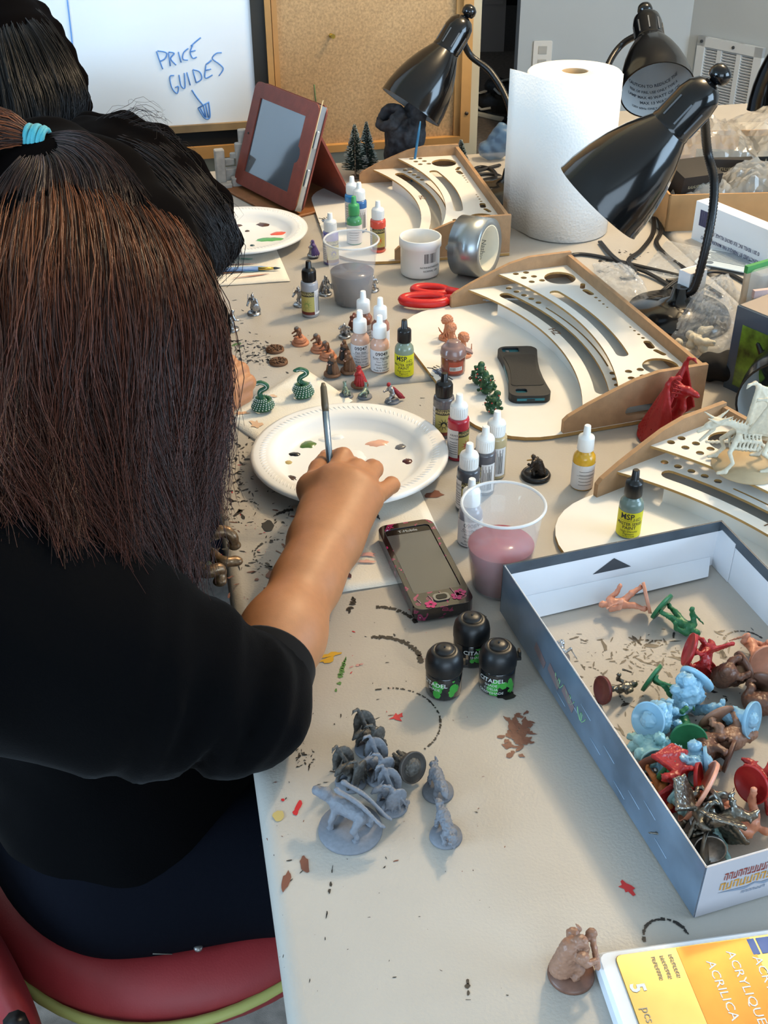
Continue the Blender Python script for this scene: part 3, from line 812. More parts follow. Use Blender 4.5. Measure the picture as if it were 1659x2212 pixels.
# ------------------------------------------------------------------ gooseneck lamps
M_lblk = mat('glossy_black_enamel', '#0b0b0c', .14, coat=.15)
M_lneck = mat('black_gooseneck', '#101011', .35, bump=(300, .3))
M_lin = mat('lamp_reflector_grey', '#a3a5a5', .5)
M_bulb = mat('frosted_bulb', '#eceae4', .3)
def frame_to(o, axis, ref=(0, 0, 1)):
    z = Vector(axis).normalized(); x = Vector(ref).cross(z)
    if x.length < 1e-4: x = Vector((1, 0, 0))
    x.normalize(); y = z.cross(x); M = Matrix.Identity(4)
    for i in range(3): M[i][0], M[i][1], M[i][2], M[i][3] = x[i], y[i], z[i], o[i]
    return M
SH = [(.0675, 0), (.0665, .004), (.0655, .02), (.061, .045), (.054, .07), (.044, .095), (.034, .114), (.0285, .124), (.0285, .128), (.0275, .13), (.0275, .168), (.025, .182), (.018, .192), (.009, .197)]
def lamp(rim, knob, neck_pts, base, label, caution=False, rim_r=.0675):
    """rim = centre of the opening, knob = far end of the shade axis; neck_pts lead from the base to the shade"""
    e = empty('gooseneck_lamp', base, 0, label, 'desk lamp', 'black gooseneck desk lamps')
    B = Vector(base); k = rim_r / .0675; ax = Vector(knob) - Vector(rim); M = Matrix.Translation(-B) @ frame_to(rim, ax)
    Ms = M @ Matrix.Scale(k, 4)
    sh = MB().lathe(SH[:8], 40, M=Ms, cap0=False, cap1=False).lathe([(r - .0022, z) for r, z in SH[:8]], 40, M=Ms, cap0=False, cap1=False).lathe([(.0653, 0), (.0675, 0)], 40, M=Ms, cap0=False, cap1=False)
    shade = sh.build('shade', M_lblk, e)
    MB().lathe([(r - .0026, z + .0006) for r, z in SH[:7]] + [(.02, .117)], 40, M=Ms, cap0=False, cap1=True).build('reflector', M_lin, shade)
    cap = MB().lathe(SH[7:], 28, M=Ms, cap0=False).build('socket_cap', M_lblk, e)
    for j in range(9):
        a = 2 * PI * j / 9
        MB().box((.0277 * math.cos(a), .0277 * math.sin(a), .148), (.0012, .0022, .03), rot=(0, 0, a), M=Ms).build('vent_slot', mat('vent_slot_grey', '#55585c', .4), cap)
    MB().lathe([(.006, .192), (.006, .199), (.012, .201), (.0145, .208), (.013, .216), (.007, .221), (.001, .222)], 20, M=Ms).build('switch_knob', M_lblk, e)
    if not caution: MB().lathe([(.011, .118), (.013, .09), (.026, .062), (.028, .048), (.020, .03), (.006, .024)], 18, M=Ms).build('bulb', M_bulb, e)
    P = spline([Vector(p) for p in neck_pts], 14); P2 = []; rr = []
    for i in range(len(P) - 1):
        P2 += [P[i] - B, P[i].lerp(P[i + 1], .5) - B]; rr += [.0066, .0058]
    MB().tube(P2, rr, 10).build('gooseneck', M_lneck, e)
    MB().lathe([(.074, 0), (.075, .006), (.07, .016), (.03, .026), (.014, .034), (.011, .05)], 32).build('base', M_lblk, e)
    if caution:
        mb = MB()
        lines = [('CAUTION TO REDUCE THE', .0085), ('RISK OF FIRE, USE ONLY TYPE A', .007), ('LAMP MAX 40 WATT OR CFL', .0085), ('MAX 13 WATT', .0085), ('120V 60Hz ONLY INDOOR USE', .007)]
        n = Vector(M_cam_right); 
        for li, (tx, sz) in enumerate(lines):
            V, Fc = text2d(tx, sz, 'CENTER', .01)
            z = .062 - .0115 * li; W_ = []
            for x, y in V:
                zz = z + y; r = np.interp(zz, [q[1] for q in SH[:6]], [q[0] for q in SH[:6]]) - .0034; a = caution - x / r
                W_.append(Ms @ Vector((r * math.cos(a), r * math.sin(a), zz)))
            mb.add(W_, Fc)
        mb.build('warning_print', mat('warning_print_ink', '#40444a', .6), e)
    return e
M_cam_right = tuple(_R2)
# near lamp
rim = D(1292, 438, 1.56); knob = D(1512, 207, 1.485); ax = (knob - rim).normalized()
knob = rim + ax * .197
sock = rim + ax * .165
b2 = T(1462, 690)
lamp(rim, knob, [b2 + Vector((0, 0, .045)), D(1500, 620, 1.62), D(1532, 500, 1.585), D(1543, 400, 1.575), D(1528, 325, 1.575), sock + Vector((.02, .012, -.008)), sock], b2, 'black gooseneck desk lamp arching in front of the paper towel roll', rim_r=.0695)
# far lamp by the cork board
rim = D(887, 232, 2.14); knob = D(993, 58, 2.105); ax = (knob - rim).normalized(); knob = rim + ax * .197; sock = rim + ax * .16
b1 = T(1098, 425)
lamp(rim, knob, [b1 + Vector((0, 0, .045)), D(1112, 330, 2.13), D(1100, 230, 2.14), D(1062, 158, 2.15), D(1015, 118, 2.15), sock], b1, 'black gooseneck desk lamp in front of the cork board', rim_r=.063)
# lamp behind the towel roll, its opening turned to the viewer
rim = D(1420, 196, 2.07); knob = D(1392, 12, 2.165); ax = (knob - rim).normalized(); knob = rim + ax * .197; sock = rim + ax * .15
b3 = T(1330, 440)
lamp(rim, knob, [b3 + Vector((0, 0, .045)), D(1298, 330, 2.12), D(1296, 230, 2.16), D(1310, 150, 2.19), D(1345, 95, 2.2), sock], b3, 'black gooseneck desk lamp behind the paper towel roll showing its printed warning', caution=-1.75, rim_r=.066)
# lamp cut by the right edge, far
rim = D(1690, 238, 2.25); knob = D(1716, 40, 2.18); b4 = T(1960, 440)
ax = (knob - rim).normalized(); knob = rim + ax * .197; sock = rim + ax * .16
lamp(rim, knob, [b4 + Vector((0, 0, .045)), D(1950, 330, 2.15), D(1900, 190, 2.22), D(1800, 100, 2.28), sock], b4, 'black gooseneck desk lamp cut by the right edge beside the air grille')
# lamp cut by the right edge, near, hanging over the bone dragon
rim = D(1716, 880, 1.36); knob = D(1760, 660, 1.50); b5 = T(1930, 985)
ax = (knob - rim).normalized(); knob = rim + ax * .197; sock = rim + ax * .16
lamp(rim, knob, [b5 + Vector((0, 0, .045)), D(1960, 800, 1.45), D(1940, 660, 1.5), D(1860, 570, 1.55), sock], b5, 'black gooseneck desk lamp cut by the right edge above the bone dragon')

# ------------------------------------------------------------------ paper towel roll
def towel_material():
    m = mat('embossed_paper_towel', '#efeeea', .85)
    nt = m.node_tree; b = nt.nodes['Principled BSDF']; tc = nt.nodes.new('ShaderNodeTexCoord'); v = nt.nodes.new('ShaderNodeTexVoronoi')
    v.inputs['Scale'].default_value = 260; nt.links.new(tc.outputs['Object'], v.inputs['Vector'])
    bp = nt.nodes.new('ShaderNodeBump'); bp.inputs['Strength'].default_value = .4; bp.inputs['Distance'].default_value = .001
    nt.links.new(v.outputs['Distance'], bp.inputs['Height']); nt.links.new(bp.outputs[0], b.inputs['Normal']); return m
M_tow = towel_material()
pt = T(1214, 492); e = empty('paper_towel_roll', pt, 0, 'tall white embossed paper towel roll with a loose sheet', 'paper towel')
RH, RR = .256, .0745
MB().lathe([(.021, .0), (RR - .003, 0), (RR, .004), (RR, RH - .003), (RR - .003, RH), (.021, RH), (.021, 0)], 48, cap0=False, cap1=False).build('roll', M_tow, e)
MB().lathe([(.0195, .001), (.021, .001), (.021, RH - .001), (.0195, RH - .001), (.0195, .001)], 24, cap0=False, cap1=False).build('cardboard_core', mat('core_card', '#a58d6a', .9), e)
sp = [(RR + .0006, a) for a in np.linspace(-.2, -2.2, 14)]
pts = [(r * math.cos(a), r * math.sin(a)) for r, a in sp]
tx, ty = pts[-1]; 
sheet = [(RR * 1.01 * math.cos(a), RR * 1.01 * math.sin(a)) for a in np.linspace(-.3, -2.5, 16)]
lx, ly = sheet[-1]; flap = [(lx - .005 * k - .0006 * k * k, ly + .012 * k) for k in range(1, 6)]
V = []; Fc = []
for x, y in sheet + flap: V += [(x, y, .002), (x, y, RH)]
n_ = len(sheet + flap)
for i in range(n_ - 1): Fc.append((2 * i, 2 * i + 2, 2 * i + 3, 2 * i + 1))
o = link('loose_sheet', to_mesh('loose_sheet', V, Fc, True), M_tow, e); md = o.modifiers.new('thickness', 'SOLIDIFY'); md.thickness = .0008

# ------------------------------------------------------------------ duct tape, white jar, scissors
M_tape = mat('silver_duct_tape', '#9aa0a2', .28, .75, noise=(40, .08)); M_card = mat('tape_core_card', '#d7cfb8', .8, noise=(30, .06))
tp = T(1008, 603); e = empty('duct_tape_roll', (tp.x, tp.y, TZ), 0, 'roll of silver duct tape standing on its side', 'tape roll')
axd = Vector((.86, -.5, .06)).normalized(); MT = frame_to((0.012, .018, .0455), axd)
MB().lathe([(.0345, -.024), (.0452, -.024), (.0452, .024), (.0345, .024)], 48, M=MT, cap0=False, cap1=False).build('tape', M_tape, e)
MB().lathe([(.033, -.0235), (.035, -.0235), (.035, .0242), (.033, .0242), (.033, -.0235)], 40, M=MT, cap0=False, cap1=False).build('core', M_card, e)
mb = MB()
for a, tx in ((-.5, 'Nashua'), (1.6, 'Nashua'), (3.7, 'Nashua')):
    V, Fc = text2d(tx, .011, 'CENTER', .0)
    r = .0328; mb.add([MT @ Vector((r * math.cos(a - x / r), r * math.sin(a - x / r), -.004 + y)) for x, y in V], Fc)
mb.build('brand_print', mat('grey_print', '#6f6f6a', .7), e)
pj = T(907, 590); e = empty('white_jar', (pj.x, pj.y, TZ), 0, 'open white plastic jar with a barcode label', 'jar')
M_wpl = mat('white_plastic', '#e8e7e3', .35)
MB().lathe([(.0, .0015), (.029, .0015), (.030, .004), (.0305, .046), (.0325, .047), (.0325, .060), (.0315, .061), (.0300, .060), (.0285, .046), (.028, .006), (0, .005)], 40, cap0=False, cap1=False).build('body', M_wpl, e)
mb = MB(); va = -1.05
for k in range(13):
    w = random.choice((.010, .018, .03)); a = va - .33 + k * .052; cyl_patch(mb, .0309, .027, .042, a, a + w, 2)
add_text_cyl(mb, 'NONHAZARDOUS', .0042, .0309, .019, va + .02); add_text_cyl(mb, 'NORMAL USE', .0042, .0309, .013, va + .02)
mb.build('barcode', mat('print_black', '#2b2b2d', .6), e)
M_red = mat('red_scissor_plastic', '#c2211f', .35)
sc0 = T(935, 655); e = empty('scissors', (sc0.x, sc0.y, TZ + .002), math.radians(-6), 'red handled scissors lying beside the white jar', 'scissors')
def loop_pts(cx, cy, a, b, rot, n=22): return [(cx + a * math.cos(t) * math.cos(rot) - b * math.sin(t) * math.sin(rot), cy + a * math.cos(t) * math.sin(rot) + b * math.sin(t) * math.cos(rot), .009) for t in np.linspace(0, 2 * PI, n, endpoint=False)]
MB().tube(loop_pts(-.012, -.014, .032, .014, .06), .0068, 10, closed=True).tube([(.018, -.012, .009), (.045, -.004, .009), (.06, .004, .008)], [.008, .008, .005], 10).build('handle', M_red, e)
MB().tube(loop_pts(-.004, .020, .026, .013, -.12), .0066, 10, closed=True).tube([(.02, .014, .011), (.045, .004, .011), (.062, -.003, .009)], [.008, .008, .005], 10).build('handle', M_red, e)
M_steel = mat('steel')
MB().prism([(.055, -.006), (.15, .001), (.152, .003), (.055, .007)], .006, .0075).build('blade', M_steel, e)
MB().prism([(.055, -.007), (.15, -.003), (.152, -.001), (.055, .006)], .008, .0095).build('blade', M_steel, e)
MB().lathe([(.005, .005), (.005, .0105), (.003, .0115)], 12, c=(.062, 0, 0)).build('pivot_screw', M_steel, e)

# ------------------------------------------------------------------ plastic cups
M_cup = mat('clear_cup_plastic', '#f4f6f8', .05, alpha=.16, spec=.8)
def cup(loc, fill, m_liq, label, inner, rot=0.):
    e = empty('plastic_cup', loc, rot, label, 'cup', 'clear plastic cups of rinse water')
    rb, rt, h = .0275, .0385, .097
    r = lambda z: rb + (rt - rb) * z / h
    MB().lathe([(0, .0012), (rb - .003, .0012), (rb, .003), (r(.5 * h), .5 * h), (rt, h - .003), (rt + .0018, h - .0025), (rt + .0022, h - .0005), (rt + .0012, h + .0008), (rt - .0006, h), (r(.5 * h) - .0007, .5 * h), (rb - .0008, .004), (0, .003)], 48, cap0=False, cap1=False).build('wall', M_cup, e)
    MB().tube([((rt + .001) * math.cos(t), (rt + .001) * math.sin(t), h - .001) for t in np.linspace(0, 2 * PI, 48, endpoint=False)], .0015, 8, closed=True).build('rim', mat('cup_rim_plastic', '#e9eaea', .12, alpha=.6), e)
    MB().lathe([(0, .0035), (rb - .0012, .0042), (r(fill) - .0012, fill), (r(fill) - .0012, fill + .0005), (0, fill + .0002)], 40, cap0=False, cap1=False).build('rinse_water', m_liq, e)
    return e
pc = T(1077, 1264); cup((pc.x, pc.y, TZ), .050, mat('pink_rinse_water', '#a85058', .15, noise=(30, .06)), 'clear plastic cup half full of pink rinse water', 0)
pc = T(762, 652); cup((pc.x, pc.y, TZ), .048, mat('brown_rinse_water', '#43342f', .15, noise=(30, .06)), 'clear plastic cup half full of muddy brown rinse water', 0)

# ------------------------------------------------------------------ foam plates
M_foam = mat('white_foam', '#ecebe8', .38, coat=.15)
def foam_plate(loc, label, blobs, R0=.113, rot=0.):
    e = empty('foam_plate', loc, rot, label, 'plate', 'white foam plates used as palettes')
    k = R0 / .113
    pr = [(0, .003), (.070 * k, .003), (.0755 * k, .0045), (.083 * k, .0135), (.087 * k, .0175), (.093 * k, .0195), (.108 * k, .0205), (.112 * k, .0195), (R0, .0165), (.1115 * k, .0160), (.108 * k, .0178), (.093 * k, .0165), (.086 * k, .0140), (.078 * k, .003), (.072 * k, .0), (0, 0)]
    MB().lathe(pr, 64, cap0=False, cap1=False).build('dish', M_foam, e)
    rib = MB().tube([(-.0055, -.003, -.0006), (0, 0, .0001), (.0055, .003, -.0006)], [.0006, .0013, .0006], 6).mesh('rim_rib')
    for i in range(110):
        a = 2 * PI * i / 110; link('rim_rib', rib, M_foam, e, loc=(.1 * k * math.cos(a), .1 * k * math.sin(a), .0196), rot=a)
    for (px, py, a, b, ro, c, nm) in blobs:
        q = T(px, py, loc[2] + .0035); x, y = q.x - loc[0], q.y - loc[1]
        cc, ss = math.cos(-rot), math.sin(-rot); x, y = x * cc - y * ss, x * ss + y * cc
        P = blob_poly(0, 0, a, b, ro, 18, .16); n = len(P)
        V = [(0, 0, .0022)] + [(u * .7, v * .7, .0018) for u, v in P] + [(u, v, 0) for u, v in P]
        Fc = [(0, 1 + i, 1 + (i + 1) % n) for i in range(n)] + [(1 + i, 1 + n + i, 1 + n + (i + 1) % n, 1 + (i + 1) % n) for i in range(n)]
        link('paint_' + nm, to_mesh('paint_' + nm, V, Fc, True), mat('wet_paint_' + nm, c, .2), e, loc=(x, y, .0028))
    return e
pp_ = T(755, 977, TZ + .0185)
foam_plate((pp_.x, pp_.y, TZ + .0022), 'white foam plate palette under the painting hand', [
    (665, 960, .0105, .0085, .3, '#4c6a31', 'green'), (636, 981, .0075, .004, -.1, '#1d1d1f', 'black'), (623, 999, .0045, .004, 0, '#b89f63', 'tan'),
    (626, 1034, .0075, .008, -.6, '#3a2422', 'dark_brown'), (650, 1059, .009, .006, 0, '#74767a', 'grey'), (727, 944, .009, .006, .2, '#f1f0ee', 'white'), (703, 949, .009, .0055, 0, '#f1f0ee', 'white'),
    (765, 985, .014, .015, .2, '#f3f2ef', 'white'), (815, 957, .0135, .0075, .2, '#e0ab93', 'peach'), (866, 965, .008, .006, .9, '#636367', 'slate'), (881, 996, .006, .006, .6, '#4b1f1f', 'maroon'), (857, 1051, .002, .003, 0, '#b02030', 'red')])
pq_ = T(540, 500, TZ + .0165)
foam_plate((pq_.x - .012, pq_.y, TZ + .0022), 'white foam plate palette in front of the tablet', [
    (571, 484, .014, .012, .4, '#4a3028', 'brown'), (602, 504, .016, .007, .2, '#d95b49', 'coral'), (582, 517, .024, .008, .1, '#58a061', 'mint'), (515, 487, .007, .005, 0, '#4d3d42', 'plum'), (534, 499, .004, .003, 0, '#4a3c3a', 'umber'), (545, 530, .004, .003, 0, '#33505a', 'teal')], R0=.108)

# ------------------------------------------------------------------ folded paper towels under the work
M_nap = mat('paper_napkin', '#e9e3d6', .9, bump=(500, .6))
def napkin(corners, label, stains=(), z=0., layers=2):
    P = [T(*c) for c in corners]; c0 = sum(P, Vector()) / 4
    e = empty('folded_paper_towel', (c0.x, c0.y, TZ + z), 0, label, 'paper towel', 'folded paper towels on the tables')
    for L_ in range(layers):
        n = 12; V = []; Fc = []
        for i in range(n + 1):
            for j in range(n + 1):
                u, v = i / n, j / n
                p = (P[0] * (1 - u) + P[1] * u) * (1 - v) + (P[3] * (1 - u) + P[2] * u) * v - c0
                V.append((p.x, p.y, .0007 + .0011 * L_ + .0004 * math.sin(9 * u + 3 * v + L_) * math.sin(7 * v + L_)))
        for i in range(n):
            for j in range(n): Fc.append((i * (n + 1) + j, (i + 1) * (n + 1) + j, (i + 1) * (n + 1) + j + 1, i * (n + 1) + j + 1))
        o = link('ply', to_mesh('ply', V, Fc, True), M_nap, e, loc=(.0015 * L_, -.0015 * L_, 0)); md = o.modifiers.new('thickness', 'SOLIDIFY'); md.thickness = .0006
    for (px, py, a, b, ro, c, nm) in stains:
        q = T(px, py); mb = MB(); add_blob(mb, (q.x - c0.x, q.y - c0.y), a, b, ro, .45, 16, z=.0007 + .0011 * layers + .0003 + random.random() * .0002); mb.build('stain_' + nm, mat('stain_' + nm, c, .9), e)
    return e
napkin([(448, 620), (625, 608), (592, 532), (440, 555)], 'folded paper towel streaked with blue and brown paint near the muddy cup', [
    (500, 582, .05, .004, .04, '#8aa9cf', 'blue'), (500, 592, .035, .005, .12, '#7a5a48', 'brown'), (560, 588, .02, .003, .25, '#9cc9cc', 'aqua'), (545, 600, .025, .0022, .3, '#b78a78', 'rust'), (487, 565, .008, .006, .3, '#cc2b2b', 'red'), (530, 563, .012, .003, 0, '#7fae9a', 'sea_green'), (510, 575, .03, .002, .1, '#c99a8a', 'pale_rust')])
napkin([(485, 905), (655, 797), (760, 868), (568, 965)], 'folded paper towel under the two green snakes', [(555, 922, .006, .010, .6, '#d9b597', 'orange'), (522, 897, .008, .004, 0, '#d9a882', 'light_orange'), (590, 800 + 60, .004, .003, 0, '#d9b89a', 'tan')])
napkin([(735, 1280), (985, 1240), (895, 1040), (630, 1095)], 'folded paper towel partly under the plate and the pink phone', [(742, 1243, .006, .010, .2, '#5a3a3a', 'plum'), (795, 1203, .009, .004, 0, '#e0a8a0', 'pink'), (815, 1118, .002, .008, .3, '#3a3533', 'black'), (790, 1218, .008, .003, 0, '#e3b2a4', 'rose'), (775, 1204, .002, .004, 0, '#3a3533', 'black')])

# ------------------------------------------------------------------ tablet in a red folio
M_lea = mat('red_brown_leather', '#7d3a2c', .5, noise=(60, .15), bump=(500, .25)); M_lea2 = mat('tan_leather_back', '#8d5a32', .6, noise=(60, .2))
tb = T(643, 476); tl_ = T(505, 404)
du = (tb - tl_); wlen = .248; du.normalize(); nn = Vector((du.y, -du.x, 0)) * -1
if nn.dot(Vector((0, -1, 0))) < 0: nn = -nn
e = empty('tablet_in_folio', ((tb + tl_) / 2).to_tuple(), math.atan2(du.y, du.x), 'tablet propped up in a red brown leather folio case', 'tablet')
LEAN = math.radians(20); MTb = Matrix.Translation((0, .0, .012)) @ Matrix.Rotation(-LEAN, 4, 'X')
h_, w_ = .182, .208
outer = [(p[0], p[1]) for p in (arc(w_ / 2 - .014, h_ - .014, .014, 0, PI / 2, 5) + arc(-w_ / 2 + .014, h_ - .014, .014, PI / 2, PI, 5) + arc(-w_ / 2 + .014, .014, .014, PI, 1.5 * PI, 5) + arc(w_ / 2 - .014, .014, .014, 1.5 * PI, 2 * PI, 5))]
hole = [(-w_ / 2 + .026, .026), (w_ / 2 - .034, .026), (w_ / 2 - .034, h_ / 2 - .014)] + [(w_ / 2 - .034 + .010 * math.sin(t), h_ / 2 - .014 * math.cos(t)) for t in np.linspace(.3, PI - .3, 6)] + [(w_ / 2 - .034, h_ / 2 + .014), (w_ / 2 - .034, h_ - .026), (-w_ / 2 + .026, h_ - .026)]
XZ = Matrix(((1, 0, 0, 0), (0, 0, -1, 0), (0, 1, 0, 0), (0, 0, 0, 1)))
MB().prism(outer, .000, .003, [hole], M=MTb @ XZ).build('bezel_cover', M_lea, e)
MB().prism(outer, -.016, -.013, M=MTb @ XZ).build('back_cover', M_lea, e)
MB().box((0, .0065, h_ / 2), (w_ - .004, .0125, h_ - .004), M=MTb).build('tablet_body', mat('tablet_aluminium', '#b9bcbf', .3, .9), e)
MB().box((0, -.0003, h_ / 2), (w_ - .046, .001, h_ - .040), M=MTb).build('screen', mat('tablet_glass', '#4a5259', .07, spec=.8, coat=.8), e)
for zz in (.06, .125): MB().rbox((0, 0, 0), (.030, .006, .003), .002, M=MTb @ Matrix.Translation((w_ / 2 + .0005, .0065, zz)) @ Matrix.Rotation(PI / 2, 4, 'Y')).build('port_cutout', mat('port_silver', '#d4d6d6', .25, .7), e)
for s_ in (w_ / 2 + .0002,):
    MB().tube([MTb @ Vector((s_, .0, zz)) for zz in (.012, .19)], .0009, 6).build('stitching', mat('cream_thread', '#cbb48a', .7), e)
MB().lathe([(.002, 0), (.002, .0012)], 10, M=MTb @ Matrix.Translation((-w_ / 2 + .013, -.003, h_ / 2)) @ Matrix.Rotation(PI / 2, 4, 'X')).build('camera_hole', mat('print_black'), e)
# stand flap and base flap of the folio
top_b = MTb @ Vector((0, .016, h_ * .72)); foot = Vector((0, .125, .003))
d_ = foot - top_b; L_ = d_.length
MB().box((top_b + foot) / 2, (w_ * .98, .004, L_), rot=(math.atan2(d_.z, d_.y) + PI / 2, 0, 0)).build('stand_flap', M_lea, e)
MB().rbox((0, .052, .0025), (w_ * .99, .155, .005), .012).build('base_flap', M_lea2, e)

# ------------------------------------------------------------------ phones
def phone(corners, z, th, label, parts):
    P = [T(c[0], c[1], z + th) for c in corners]      # far-left, far-right, near-right, near-left
    c0 = sum(P, Vector()) / 4; ux = ((P[1] - P[0]) + (P[2] - P[3])) / 2; uy = ((P[0] - P[3]) + (P[1] - P[2])) / 2
    e = empty('mobile_phone', (c0.x, c0.y, z), math.atan2(ux.y, ux.x), label, 'phone'); parts(e, ux.length, uy.length, th); return e
def rrect(w, h, r, n=5, waist=0.):
    P = arc(w / 2 - r, h / 2 - r, r, 0, PI / 2, n)
    if waist: P += [(w / 2 * (2 * t - 1) * -1 if False else -0, 0) for t in ()]
    L_ = arc(-w / 2 + r, h / 2 - r, r, PI / 2, PI, n); Wl = [(-w / 2 + waist * math.sin(PI * t), h / 2 - r - (h - 2 * r) * t) for t in (.15, .3, .5, .7, .85)] if waist else []
    L2 = arc(-w / 2 + r, -h / 2 + r, r, PI, 1.5 * PI, n); L3 = arc(w / 2 - r, -h / 2 + r, r, 1.5 * PI, 2 * PI, n)
    Wr = [(w / 2 - waist * math.sin(PI * t), -h / 2 + r + (h - 2 * r) * t) for t in (.15, .3, .5, .7, .85)] if waist else []
    return P + L_ + Wl + L2 + L3 + Wr
def black_phone(e, w, h, th):
    M1 = mat('black_rubber_case', '#1b1c1d', .55, bump=(900, .2))
    cut = rrect(.022, .013, .003); cut = [(x - w / 2 + .017, y + h / 2 - .011) for x, y in cut]
    cut2 = [(x - w / 2 + .016, y - h / 2 + .014) for x, y in rrect(.014, .010, .003)]
    o = MB().prism(rrect(w, h, .012, waist=.005), 0, th, [cut, cut2]).build('case', M1, e)
    bv = o.modifiers.new('soft_edge', 'BEVEL'); bv.width = .0016; bv.segments = 2; bv.limit_method = 'ANGLE'
    MB().prism(rrect(w * .8, h * .62, .006, waist=.004), th, th + .0006).build('back_panel', mat('black_case_panel', '#141515', .7, bump=(1500, .3)), e)
    MB().prism(rrect(w - .008, h - .004, .010), .002, th - .003).build('body', mat('teal_phone_metal', '#2f6f80', .3, .6), e)
    MB().rbox((0, -h / 2 + .0003, th * .5), (w * .66, .0016, .0035), .001).build('bottom_opening', mat('teal_phone_metal'), e)
    MB().box((0, -h / 2 - .0006, th * .5), (.010, .001, .002)).build('charging_port', mat('print_black'), e)
    MB().lathe([(.003, 0), (.003, .001), (.002, .0012)], 14, c=(-w / 2 + .013, h / 2 - .011, th - .0028)).build('camera_lens', mat('lens_black', '#0a0b10', .05, coat=1), e)
zt2 = TZ + .0055
phone([(1067, 748), (1150, 747), (1201, 853), (1108, 856)], zt2, .011, 'phone in a black rubber case lying face down on the middle tray', black_phone)
def pink_phone(e, w, h, th):
    mcase = bpy.data.materials.new('pink_floral_case'); mcase.use_nodes = True; MATS['pink_floral_case'] = mcase
    nt = mcase.node_tree; b = nt.nodes['Principled BSDF']; tc = nt.nodes.new('ShaderNodeTexCoord'); v = nt.nodes.new('ShaderNodeTexVoronoi'); v.inputs['Scale'].default_value = 120
    n = nt.nodes.new('ShaderNodeTexNoise'); n.inputs['Scale'].default_value = 90
    cr_ = nt.nodes.new('ShaderNodeValToRGB'); cr_.color_ramp.interpolation = 'CONSTANT'
    cr_.color_ramp.elements[0].color = (.006, .003, .005, 1); cr_.color_ramp.elements[1].position = .60; cr_.color_ramp.elements[1].color = (*srgb('#8a1f52'), 1)
    el = cr_.color_ramp.elements.new(.655); el.color = (*srgb('#5c1237'), 1); el = cr_.color_ramp.elements.new(.70); el.color = (*srgb('#c9a0b2'), 1)
    nt.links.new(tc.outputs['Object'], n.inputs['Vector']); nt.links.new(n.outputs['Fac'], cr_.inputs[0]); nt.links.new(cr_.outputs[0], b.inputs['Base Color'])
    b.inputs['Roughness'].default_value = .12; b.inputs['Coat Weight'].default_value = .7
    scr = rrect(w * .80, h * .76, .004); scr = [(x, y + h * .055) for x, y in scr]
    o = MB().prism(rrect(w, h, .010), 0, th, [scr]).build('case', mcase, e)
    bv = o.modifiers.new('soft_edge', 'BEVEL'); bv.width = .003; bv.segments = 3; bv.limit_method = 'ANGLE'
    MB().prism(rrect(w - .003, h - .003, .008), .001, th - .0025).build('body', mat('phone_black', '#0c0c0e', .2), e)
    MB().prism([(x * .985, y) for x, y in scr], th - .0026, th - .0012).build('screen', mat('phone_glass_grey', '#47494b', .1, coat=.7), e)
    MB().prism([(x, y) for x, y in ((-w * .39, h * .37), (w * .39, h * .37), (w * .39, h * .43), (-w * .39, h * .43))], th - .0012, th - .001).build('earpiece_bar', mat('phone_black'), e)
    mb = MB(); add_text(mb, 'T-Mobile', .0055, Matrix.Translation((0, h * .385, th - .0009)), bold=.01); mb.build('carrier_print', mat('print_silver', '#aab0b4', .4), e)
    MB().prism([(x, y - h * .405) for x, y in rrect(.016, .011, .004)], th - .001, th + .0012).build('home_key', mat('key_chrome', '#8b8c8e', .2, .8), e)
    MB().prism([(x, y - h * .405) for x, y in rrect(.011, .007, .003)], th + .0012, th + .0016).build('home_key_face', mat('phone_black'), e)
    for k in range(4):
        t0 = .6 * k
        MB().tube([(-w * .40 + .012 * k + .002 * math.cos(t), -h * .46 + .004 + (.004 + .002 * k) * t, th + .0004) for t in np.linspace(0, 1.6, 6)], .0005, 5).build('silver_scroll', mat('scroll_pink_silver', '#d2a9b6', .2, .5), e)
    for (x, y) in ((w * .25, -h * .42), (w * .33, -h * .39), (-w * .22, -h * .46)):
        mb = MB()
        for k in range(5): add_blob(mb, (x + .0035 * math.cos(1.257 * k), y + .0035 * math.sin(1.257 * k)), .0024, .0024, 0, .1, 8, z=th + .0005)
        mb.build('flower_print', mat('flower_pink', '#c22a74', .15), e)
phone([(822, 1136), (941, 1117), (1016, 1300), (888, 1322)], TZ + .003, .0135, 'phone in a glossy black case with pink flowers', pink_phone)
